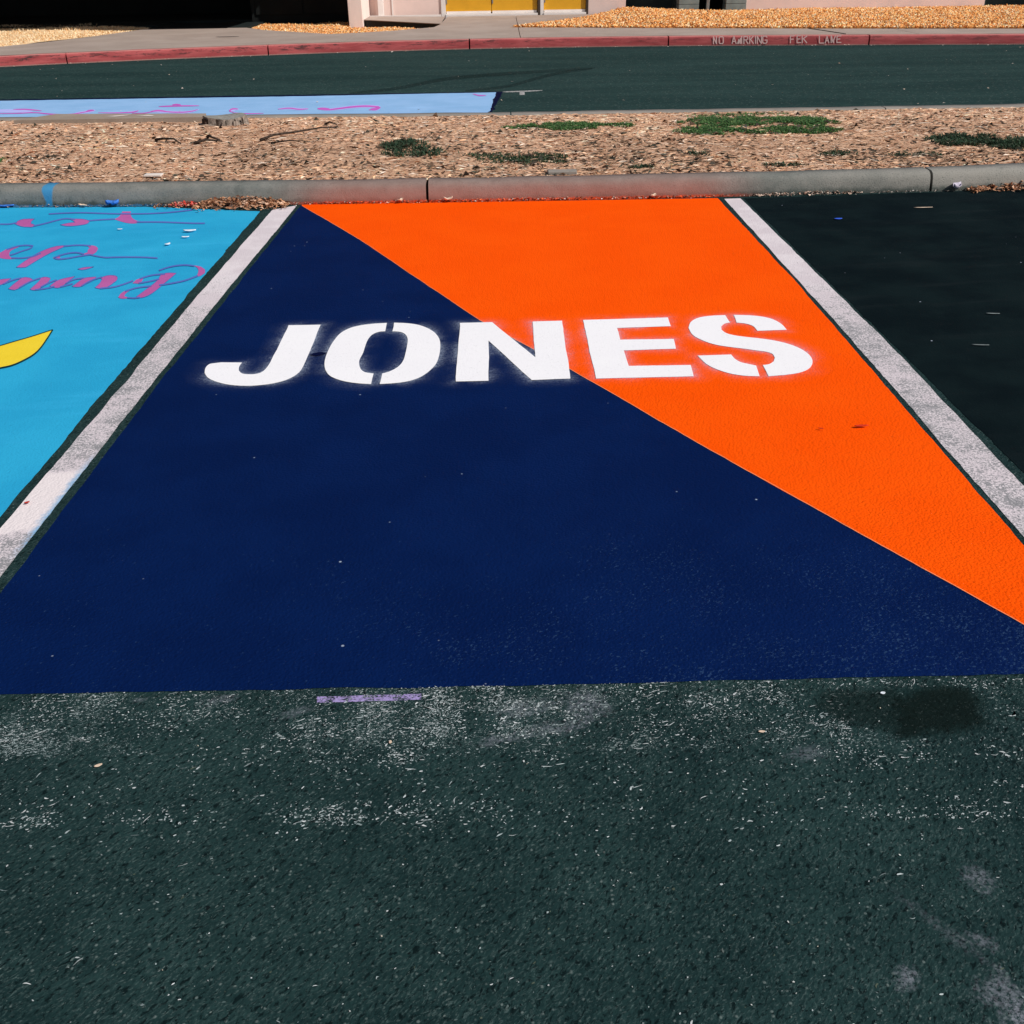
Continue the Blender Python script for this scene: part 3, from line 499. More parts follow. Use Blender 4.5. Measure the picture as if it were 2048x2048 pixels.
# sky blue bay on the left
bb = empty('blue_bay', (-3, 4.4, 0))
tag(bb, 'sky blue painted parking bay with violet script lettering and a yellow petal', 'painted bay')
be = [(-1.5915,6.8721),(-1.5678,3.7714),(-1.5476,2.7444)]
kid(sheet('blue_field', [(-4.35, 1.9), (-1.6, 1.9)] + be[::-1] + [(-2.4, 7.07), (-3.4, 7.12), (-4.35, 7.17)], .004, M['blue'], amp=.003, seed=41), bb)
ZB = 0
fills = [[[(-3.1036,6.6339),(-3.108,6.6647),(-3.1124,6.6957),(-3.1138,6.7216),(-3.1109,6.7404),(-3.1048,6.7531),(-3.0968,6.7615),(-3.076,6.7678),(-3.0515,6.7651),(-3.027,6.7624),(-3.0256,6.7415),(-3.0243,6.7207),(-3.0198,6.695),(-3.0143,6.6761),(-3.0073,6.6555),(-3.0003,6.6349),(-2.961,6.5957),(-2.9473,6.5514),(-2.9572,6.5461),(-2.9671,6.5409),(-2.9781,6.5386),(-2.9929,6.5394),(-3.009,6.5436),(-3.0275,6.5543),(-3.0512,6.5761),(-3.0773,6.6049)],[(-2.795,6.5829),(-2.7839,6.5983),(-2.7727,6.6138),(-2.7604,6.6269),(-2.7488,6.6344),(-2.7364,6.6399),(-2.7239,6.6453),(-2.7349,6.6629),(-2.746,6.6805),(-2.7568,6.6963),(-2.7696,6.712),(-2.7817,6.7251),(-2.7939,6.7383),(-2.7726,6.7404),(-2.7512,6.7425),(-2.7281,6.7396),(-2.7111,6.7335),(-2.693,6.724),(-2.6737,6.7102),(-2.6625,6.6998),(-2.6507,6.6872),(-2.6389,6.6747),(-2.6346,6.649),(-2.6304,6.6235),(-2.6288,6.6032),(-2.6336,6.5842),(-2.6428,6.5753),(-2.6527,6.5684),(-2.6656,6.5577),(-2.6794,6.5497),(-2.6943,6.5444),(-2.7098,6.5409),(-2.7263,6.5402),(-2.7448,6.5451),(-2.7606,6.555),(-2.7778,6.5689)],[(-2.515,6.9339),(-2.4566,6.9292),(-2.4444,6.8886),(-2.4322,6.8485),(-2.419,6.8097),(-2.4071,6.7799),(-2.3948,6.7524),(-2.3827,6.7283),(-2.3667,6.7014),(-2.3515,6.6803),(-2.337,6.6626),(-2.3228,6.6478),(-2.3095,6.6365),(-2.2963,6.6253),(-2.3038,6.6103),(-2.3113,6.5953),(-2.3207,6.5859),(-2.3369,6.5837),(-2.3555,6.589),(-2.3754,6.5991),(-2.3943,6.6126),(-2.4144,6.6304),(-2.4351,6.6499),(-2.4549,6.6694),(-2.4752,6.6905),(-2.4956,6.7118),(-2.4925,6.7293),(-2.4894,6.7469),(-2.4881,6.7684),(-2.4888,6.7873),(-2.4908,6.8088),(-2.4941,6.8326),(-2.5001,6.8646),(-2.5075,6.8991)],[(-2.9056,5.8843),(-2.9006,5.8932),(-2.8956,5.9021),(-2.8918,5.9135),(-2.8895,5.9393),(-2.8891,5.9691),(-2.8875,5.9967),(-2.8838,6.0192),(-2.8789,6.0394),(-2.8718,6.0553),(-2.8605,6.0655),(-2.8469,6.0709),(-2.8333,6.0762),(-2.834,6.0615),(-2.8346,6.0469),(-2.8357,6.0332),(-2.8395,6.0151),(-2.8439,5.9984),(-2.8459,5.9775),(-2.8456,5.9618),(-2.8438,5.9439),(-2.8392,5.922),(-2.8319,5.8999),(-2.8226,5.876),(-2.8134,5.8523),(-2.8012,5.8326),(-2.7892,5.813),(-2.778,5.7975),(-2.762,5.7833),(-2.7487,5.7775),(-2.7354,5.7717),(-2.7539,5.7698),(-2.7723,5.7679),(-2.7927,5.7707),(-2.8083,5.7771),(-2.8252,5.7866),(-2.8429,5.7982),(-2.8557,5.8079),(-2.8691,5.8192),(-2.8826,5.8304)],[(-2.6657,5.5926),(-2.6672,5.6243),(-2.6688,5.6563),(-2.6698,5.6877),(-2.6705,5.741),(-2.6702,5.7935),(-2.6681,5.8436),(-2.6645,5.8882),(-2.6591,5.9302),(-2.6512,5.9676),(-2.6411,5.9979),(-2.6286,6.0233),(-2.6132,6.0424),(-2.5964,6.051),(-2.5772,6.0538),(-2.558,6.0565),(-2.5623,6.032),(-2.5666,6.0076),(-2.5711,5.9839),(-2.5778,5.9548),(-2.5848,5.9267),(-2.5908,5.8967),(-2.5963,5.8537),(-2.6004,5.8087),(-2.6038,5.763),(-2.6062,5.72),(-2.6079,5.6764),(-2.6099,5.6341),(-2.6102,5.6169),(-2.6106,5.6),(-2.6136,5.5884),(-2.6278,5.5825),(-2.6467,5.5876)],[(-2.4421,6.0487),(-2.4231,6.0462),(-2.404,6.0437),(-2.3807,6.0261),(-2.3699,6.0107),(-2.3583,5.9905),(-2.3467,5.9704),(-2.3408,5.9428),(-2.3348,5.9154),(-2.3312,5.8917),(-2.3308,5.8648),(-2.3338,5.8446),(-2.3393,5.8299),(-2.3464,5.8195),(-2.3558,5.8148),(-2.3682,5.8195),(-2.376,5.8282),(-2.3848,5.841),(-2.3936,5.8539),(-2.3786,5.8855),(-2.3855,5.9071),(-2.3924,5.9288),(-2.3977,5.9491),(-2.3997,5.9629),(-2.4002,5.9744),(-2.4007,5.986)],[(-2.5375,5.7801),(-2.5305,5.8222),(-2.5005,5.795),(-2.4896,5.7481),(-2.4951,5.7453),(-2.5005,5.7425),(-2.5077,5.7444),(-2.5168,5.7534),(-2.5271,5.7667)],[(-2.308,5.533),(-2.3008,5.5449),(-2.2937,5.5569),(-2.2853,5.5658),(-2.2697,5.5716),(-2.2524,5.5727),(-2.2351,5.5739),(-2.2399,5.561),(-2.2447,5.5482),(-2.2504,5.5375),(-2.2587,5.5261),(-2.268,5.5174),(-2.2795,5.5147),(-2.2882,5.5184),(-2.2981,5.5257)],[(-2.682,5.334),(-2.6685,5.3443),(-2.6548,5.3547),(-2.6404,5.3633),(-2.6281,5.3676),(-2.6152,5.3706),(-2.6023,5.3735),(-2.6016,5.3574),(-2.6008,5.3414),(-2.6005,5.3262),(-2.6009,5.3038),(-2.6019,5.2828),(-2.6043,5.2642),(-2.6104,5.242),(-2.6184,5.2233),(-2.6263,5.2047)],[(-2.5375,5.1804),(-2.5403,5.2081),(-2.5431,5.236),(-2.5453,5.2633),(-2.5461,5.2843),(-2.5465,5.3046),(-2.5471,5.3255),(-2.5491,5.3447),(-2.5514,5.3645),(-2.5506,5.3788),(-2.5413,5.3899),(-2.5269,5.3899),(-2.5089,5.3804),(-2.4983,5.3699),(-2.4864,5.355),(-2.4746,5.3402),(-2.4738,5.3183),(-2.473,5.2965),(-2.4733,5.2766),(-2.476,5.2546),(-2.4802,5.2353),(-2.4843,5.2161),(-2.4863,5.1929),(-2.4884,5.17),(-2.4951,5.1566),(-2.5069,5.159),(-2.5222,5.1696)],[(-2.4201,5.1638),(-2.422,5.1907),(-2.4239,5.2178),(-2.4261,5.2455),(-2.4276,5.2703),(-2.4293,5.2956),(-2.4333,5.3244),(-2.4368,5.3394),(-2.4412,5.3556),(-2.4457,5.372),(-2.4384,5.379),(-2.431,5.3861),(-2.4214,5.3877),(-2.4121,5.3822),(-2.4014,5.3728),(-2.3907,5.3635),(-2.3854,5.3423),(-2.3802,5.3212),(-2.3762,5.3019),(-2.373,5.2748),(-2.3721,5.2512),(-2.3721,5.2295),(-2.3728,5.207),(-2.3747,5.1866),(-2.3781,5.1694),(-2.3814,5.1586),(-2.3859,5.1501),(-2.3924,5.1463),(-2.4006,5.1494),(-2.4104,5.1566)],[(-2.3395,5.2191),(-2.3403,5.2516),(-2.3411,5.2844),(-2.3392,5.3125),(-2.3341,5.3297),(-2.3267,5.3425),(-2.3185,5.3534),(-2.3099,5.3626),(-2.3006,5.3701),(-2.2911,5.3772),(-2.2847,5.3821),(-2.2781,5.3867),(-2.2715,5.3914),(-2.2718,5.3695),(-2.272,5.3479),(-2.2722,5.3264),(-2.2727,5.3057),(-2.2732,5.2853),(-2.2732,5.2642),(-2.2714,5.2384),(-2.2691,5.2121),(-2.2704,5.1927),(-2.2779,5.1822),(-2.2891,5.1802),(-2.3026,5.1845),(-2.314,5.1931),(-2.3267,5.2061)],[(-2.2184,5.2006),(-2.2175,5.2281),(-2.2166,5.2558),(-2.2158,5.2838),(-2.216,5.3061),(-2.2163,5.3287),(-2.2142,5.3467),(-2.2082,5.3573),(-2.2,5.3627),(-2.191,5.3666),(-2.1783,5.3706),(-2.1647,5.3724),(-2.1511,5.3742),(-2.1499,5.3475),(-2.1486,5.3211),(-2.1489,5.2977),(-2.1517,5.2784),(-2.1562,5.2623),(-2.1608,5.2467),(-2.1648,5.2253),(-2.169,5.2044),(-2.1763,5.1908),(-2.1885,5.1891),(-2.2034,5.1949)],[(-2.0917,5.1725),(-2.0917,5.1988),(-2.0916,5.2254),(-2.0935,5.2553),(-2.0969,5.2781),(-2.1015,5.3028),(-2.1062,5.3277),(-2.126,5.3515),(-2.1192,5.3667),(-2.1123,5.382),(-2.1037,5.393),(-2.0934,5.3986),(-2.0816,5.3999),(-2.068,5.3951),(-2.0593,5.3878),(-2.0498,5.3774),(-2.0404,5.367),(-2.0223,5.3111),(-2.0225,5.2934),(-2.0227,5.2759),(-2.0232,5.2588),(-2.0237,5.2371),(-2.0246,5.2162),(-2.0266,5.1977),(-2.0308,5.1764),(-2.0365,5.1586),(-2.0454,5.1487),(-2.059,5.1511),(-2.0753,5.1617)],[(-1.9212,5.2423),(-1.9216,5.2652),(-1.9221,5.2882),(-1.9203,5.307),(-1.9132,5.3214),(-1.9033,5.3292),(-1.8934,5.337),(-1.89,5.3202),(-1.8867,5.3035),(-1.8841,5.2877),(-1.882,5.2685),(-1.8808,5.2508),(-1.8796,5.2331)],[(-1.8179,5.4067),(-1.808,5.4145),(-1.798,5.4222),(-1.787,5.4268),(-1.7723,5.4258),(-1.7567,5.421),(-1.7411,5.4162),(-1.7427,5.3854),(-1.7443,5.3548),(-1.746,5.3246),(-1.7482,5.2898),(-1.7504,5.2555),(-1.7525,5.2213),(-1.7543,5.1803),(-1.756,5.1397),(-1.7588,5.1017),(-1.7623,5.0696),(-1.7668,5.0398),(-1.7735,5.0156),(-1.7836,4.9999),(-1.7959,4.9898),(-1.8081,4.9798),(-1.8267,5.0021),(-1.824,5.0306),(-1.8214,5.0594),(-1.8187,5.0884),(-1.8158,5.1174),(-1.813,5.1466),(-1.8104,5.1769),(-1.8077,5.2086),(-1.8053,5.2414),(-1.805,5.2784),(-1.8079,5.3186),(-1.8129,5.3623)],[(-1.9157,4.9972),(-1.9187,5.0174),(-1.9217,5.0378),(-1.9231,5.056),(-1.9224,5.0805),(-1.9191,5.1006),(-1.9128,5.1139),(-1.9074,5.1156),(-1.9007,5.1133),(-1.894,5.111),(-1.8961,5.0955),(-1.8982,5.08),(-1.8987,5.0619),(-1.8973,5.0473),(-1.8949,5.0314),(-1.8925,5.0156),(-1.862,4.9908),(-1.8657,4.9846),(-1.8695,4.9783),(-1.8741,4.9744),(-1.8812,4.9732),(-1.8894,4.9749),(-1.8984,4.9796),(-1.9039,4.9844),(-1.9098,4.9908)],[(-1.6956,5.5657),(-1.6792,5.5594),(-1.6629,5.5531),(-1.6453,5.5396),(-1.6323,5.5227),(-1.6188,5.5014),(-1.6055,5.4803),(-1.5883,5.4112),(-1.5915,5.392),(-1.5946,5.373),(-1.5991,5.3574),(-1.6049,5.3488),(-1.6117,5.3433),(-1.6186,5.3378),(-1.6198,5.3592),(-1.6211,5.3808),(-1.6237,5.4043),(-1.6271,5.4254),(-1.6315,5.4476),(-1.6374,5.4699),(-1.6445,5.4906),(-1.6526,5.5098),(-1.6608,5.5261),(-1.6727,5.5432),(-1.6841,5.5544)]]][0]
fill_rims = [[[((-3.1007,6.6291),(-3.1066,6.6388)),((-3.1074,6.6754),(-3.1133,6.6856)),((-3.1108,6.7158),(-3.1169,6.7273)),((-3.1052,6.7411),(-3.1111,6.7537)),((-3.094,6.755),(-3.0996,6.768)),((-3.0614,6.7605),(-3.0666,6.7735)),((-3.025,6.7562),(-3.029,6.7686)),((-3.0281,6.7365),(-3.0222,6.7262)),((-3.0226,6.699),(-3.0171,6.691)),((-3.0131,6.6679),(-3.0087,6.6639)),((-2.9991,6.6299),(-3.0015,6.64)),((-2.9597,6.5904),(-2.9623,6.6009)),((-2.955,6.5737),(-2.9505,6.5692)),((-2.9501,6.557),(-2.9444,6.5457)),((-2.9597,6.5394),(-2.9546,6.5272)),((-2.9806,6.5447),(-2.9757,6.5324)),((-3.0031,6.547),(-2.9983,6.5347)),((-3.0296,6.5603),(-3.0254,6.5483)),((-3.0659,6.5958),(-3.0623,6.5843)),((-3.1054,6.6397),(-3.1019,6.6282))],[((-2.7924,6.5768),(-2.7976,6.589)),((-2.7758,6.6001),(-2.7809,6.6124)),((-2.7579,6.6207),(-2.763,6.6331)),((-2.7402,6.631),(-2.7451,6.6436)),((-2.7212,6.6397),(-2.7266,6.6509)),((-2.7414,6.6768),(-2.7396,6.6669)),((-2.7581,6.7018),(-2.7555,6.6907)),((-2.7773,6.7247),(-2.7741,6.7128)),((-2.7912,6.732),(-2.7965,6.7446)),((-2.7596,6.7353),(-2.7644,6.7483)),((-2.7259,6.7331),(-2.7304,6.7461)),((-2.7002,6.7228),(-2.7043,6.7356)),((-2.6718,6.704),(-2.6756,6.7165)),((-2.655,6.6876),(-2.6582,6.6997)),((-2.6397,6.6728),(-2.6382,6.6765)),((-2.6349,6.6402),(-2.6297,6.6316)),((-2.6315,6.6088),(-2.6262,6.5976)),((-2.6403,6.5851),(-2.6354,6.5729)),((-2.6551,6.5745),(-2.6503,6.5622)),((-2.6748,6.5595),(-2.67,6.5472)),((-2.6967,6.5505),(-2.692,6.5382)),((-2.7201,6.5462),(-2.7156,6.5339)),((-2.7469,6.5513),(-2.7427,6.539)),((-2.771,6.5677),(-2.7671,6.5557)),((-2.7969,6.5889),(-2.7931,6.5769))],[((-2.6634,5.5888),(-2.668,5.5964)),((-2.6657,5.6365),(-2.6704,5.6442)),((-2.6674,5.6837),(-2.6721,5.6917)),((-2.6681,5.7633),(-2.6729,5.7717)),((-2.6657,5.8392),(-2.6705,5.848)),((-2.6597,5.905),(-2.6645,5.9143)),((-2.6488,5.9627),(-2.6535,5.9725)),((-2.6329,6.0062),(-2.6376,6.0164)),((-2.611,6.0371),(-2.6155,6.0477)),((-2.5849,6.0474),(-2.5891,6.0581)),((-2.5573,6.0524),(-2.5587,6.0607)),((-2.5668,6.0246),(-2.5621,6.0149)),((-2.5734,5.9887),(-2.5688,5.979)),((-2.5837,5.9456),(-2.5791,5.936)),((-2.5931,5.9014),(-2.5884,5.8921)),((-2.6008,5.8358),(-2.5962,5.8269)),((-2.6062,5.7673),(-2.6015,5.7588)),((-2.6093,5.7023),(-2.6047,5.694)),((-2.6122,5.6382),(-2.6077,5.6301)),((-2.6125,5.6122),(-2.608,5.604)),((-2.6157,5.593),(-2.6116,5.5838)),((-2.6389,5.589),(-2.6351,5.5797)),((-2.6675,5.5973),(-2.6639,5.5879))],[((-2.68,5.3298),(-2.6841,5.3383)),((-2.6597,5.3454),(-2.6637,5.3539)),((-2.6384,5.359),(-2.6423,5.3676)),((-2.6198,5.3649),(-2.6236,5.3736)),((-2.6011,5.3696),(-2.6035,5.3775)),((-2.6033,5.3528),(-2.599,5.3458)),((-2.6027,5.3298),(-2.5983,5.3226)),((-2.6034,5.2968),(-2.5991,5.2894)),((-2.6064,5.2681),(-2.6021,5.2604)),((-2.6164,5.2363),(-2.6122,5.2285)),((-2.6265,5.2073),(-2.626,5.202)),((-2.6808,5.334),(-2.6832,5.3341))],[((-2.5354,5.1773),(-2.5395,5.1834)),((-2.5396,5.2189),(-2.5438,5.2252)),((-2.5432,5.26),(-2.5474,5.2666)),((-2.5442,5.291),(-2.5484,5.2979)),((-2.545,5.3222),(-2.5492,5.3289)),((-2.5483,5.3515),(-2.5526,5.3583)),((-2.5485,5.3746),(-2.5527,5.3829)),((-2.5328,5.3868),(-2.5364,5.3956)),((-2.5075,5.3762),(-2.5103,5.3847)),((-2.4915,5.359),(-2.4933,5.3664)),((-2.4761,5.3411),(-2.473,5.3393)),((-2.4754,5.3107),(-2.4712,5.3038)),((-2.4754,5.2803),(-2.4712,5.273)),((-2.4801,5.2485),(-2.476,5.241)),((-2.4863,5.2198),(-2.4822,5.2124)),((-2.4891,5.1845),(-2.485,5.1771)),((-2.4969,5.1606),(-2.4933,5.1526)),((-2.5158,5.1678),(-2.5129,5.1598)),((-2.5388,5.1843),(-2.5361,5.1764))],[((-2.4181,5.1607),(-2.4221,5.1669)),((-2.4209,5.2011),(-2.425,5.2073)),((-2.424,5.2423),(-2.4281,5.2487)),((-2.4262,5.2796),(-2.4303,5.2858)),((-2.4313,5.3217),(-2.4353,5.327)),((-2.4386,5.3476),(-2.4422,5.3514)),((-2.4436,5.3683),(-2.4478,5.3757)),((-2.4361,5.3848),(-2.4399,5.3935)),((-2.4199,5.3833),(-2.423,5.392)),((-2.4055,5.3736),(-2.408,5.3819)),((-2.3911,5.3616),(-2.3904,5.3654)),((-2.3846,5.3337),(-2.3809,5.3296)),((-2.3782,5.3047),(-2.3743,5.2991)),((-2.3744,5.2659),(-2.3703,5.2594)),((-2.3741,5.2329),(-2.3701,5.226)),((-2.3756,5.2),(-2.3716,5.1929)),((-2.38,5.1731),(-2.3761,5.1657)),((-2.3853,5.1578),(-2.3816,5.15)),((-2.3941,5.1504),(-2.3908,5.1423)),((-2.4067,5.1566),(-2.4041,5.1488)),((-2.4214,5.1677),(-2.4189,5.1599))],[((-2.3375,5.2159),(-2.3415,5.2224)),((-2.3389,5.2648),(-2.3429,5.2716)),((-2.3372,5.3088),(-2.3412,5.3163)),((-2.3287,5.3324),(-2.3325,5.3406)),((-2.3166,5.3492),(-2.3203,5.3576)),((-2.3035,5.3622),(-2.3071,5.3708)),((-2.2893,5.3729),(-2.2929,5.3815)),((-2.2796,5.3801),(-2.2832,5.3887)),((-2.2727,5.3913),(-2.2704,5.3914)),((-2.2739,5.3622),(-2.2699,5.3552)),((-2.2742,5.3299),(-2.2703,5.3229)),((-2.2749,5.299),(-2.271,5.2921)),((-2.2752,5.2674),(-2.2713,5.261)),((-2.272,5.228),(-2.2681,5.2217)),((-2.2723,5.1965),(-2.2685,5.1889)),((-2.2847,5.1843),(-2.2815,5.1762)),((-2.3039,5.1886),(-2.3013,5.1805)),((-2.3213,5.2031),(-2.3192,5.1955)),((-2.3405,5.2229),(-2.3386,5.2154))],[((-2.2165,5.1973),(-2.2203,5.204)),((-2.2152,5.2385),(-2.219,5.2453)),((-2.2139,5.2805),(-2.2177,5.2872)),((-2.2144,5.3142),(-2.2183,5.3211)),((-2.2123,5.3427),(-2.2161,5.3507)),((-2.2025,5.3562),(-2.206,5.3647)),((-2.1894,5.3622),(-2.1927,5.3709)),((-2.17,5.3673),(-2.1731,5.376)),((-2.151,5.3713),(-2.1513,5.3771)),((-2.151,5.3374),(-2.1472,5.3309)),((-2.1508,5.3012),(-2.147,5.2941)),((-2.1557,5.274),(-2.152,5.2663)),((-2.1626,5.2505),(-2.1589,5.2429)),((-2.1685,5.2181),(-2.1649,5.2106)),((-2.178,5.1948),(-2.1747,5.1867)),((-2.1972,5.1956),(-2.1944,5.1874)),((-2.2198,5.2047),(-2.2171,5.1965))],[((-2.0899,5.1693),(-2.0936,5.1756)),((-2.0897,5.2087),(-2.0934,5.215)),((-2.0917,5.2525),(-2.0953,5.2581)),((-2.0974,5.2882),(-2.1009,5.2925)),((-2.1056,5.3292),(-2.1069,5.3263)),((-2.1243,5.3496),(-2.1278,5.3534)),((-2.1141,5.3705),(-2.1177,5.3788)),((-2.102,5.3887),(-2.1054,5.3973)),((-2.0863,5.3955),(-2.0892,5.4043)),((-2.0667,5.3907),(-2.0693,5.3994)),((-2.0541,5.3828),(-2.0559,5.3908)),((-2.0405,5.3644),(-2.0403,5.3696)),((-2.0308,5.3394),(-2.0283,5.3393)),((-2.024,5.3133),(-2.0205,5.3088)),((-2.0225,5.2851),(-2.0188,5.2785)),((-2.025,5.2622),(-2.0213,5.2554)),((-2.0259,5.2298),(-2.0222,5.2231)),((-2.0284,5.2013),(-2.0249,5.1942)),((-2.0351,5.1706),(-2.0316,5.163)),((-2.0469,5.1527),(-2.0439,5.1446)),((-2.0681,5.1599),(-2.0658,5.1519)),((-2.0928,5.1764),(-2.0906,5.1685))],[((-1.8164,5.4024),(-1.8194,5.4111)),((-1.8016,5.4142),(-1.8045,5.4229)),((-1.7856,5.4223),(-1.7883,5.4312)),((-1.7634,5.4192),(-1.7658,5.428)),((-1.7417,5.4146),(-1.7404,5.4179)),((-1.7452,5.3734),(-1.7418,5.3666)),((-1.7477,5.328),(-1.7443,5.3213)),((-1.751,5.2758),(-1.7476,5.2693)),((-1.7542,5.2245),(-1.7508,5.2181)),((-1.7568,5.1629),(-1.7534,5.1567)),((-1.7605,5.1049),(-1.7572,5.0986)),((-1.7659,5.0576),(-1.7627,5.0509)),((-1.7751,5.0191),(-1.772,5.0121)),((-1.7887,4.991),(-1.7859,4.9835)),((-1.8093,4.9836),(-1.8069,4.9759)),((-1.8174,4.9923),(-1.8165,4.9856)),((-1.8251,4.9999),(-1.8283,5.0044)),((-1.8211,5.0418),(-1.8244,5.0481)),((-1.817,5.0852),(-1.8203,5.0916)),((-1.8127,5.1286),(-1.816,5.1352)),((-1.8087,5.1736),(-1.8121,5.1802)),((-1.8046,5.2215),(-1.808,5.2279)),((-1.8032,5.2756),(-1.8067,5.2813)),((-1.8085,5.3377),(-1.812,5.3426)),((-1.8162,5.4044),(-1.8196,5.4091))],[((-2.306,5.5286),(-2.3099,5.5374)),((-2.2954,5.5466),(-2.2993,5.5556)),((-2.2835,5.5613),(-2.2871,5.5705)),((-2.2595,5.5678),(-2.2629,5.5771)),((-2.234,5.5695),(-2.2362,5.5782)),((-2.2442,5.5588),(-2.2404,5.5501)),((-2.2523,5.5419),(-2.2485,5.533)),((-2.2649,5.5258),(-2.2613,5.5167)),((-2.2811,5.5193),(-2.2779,5.5101)),((-2.2944,5.5263),(-2.2917,5.5174)),((-2.3092,5.5374),(-2.3067,5.5286))]]][0]
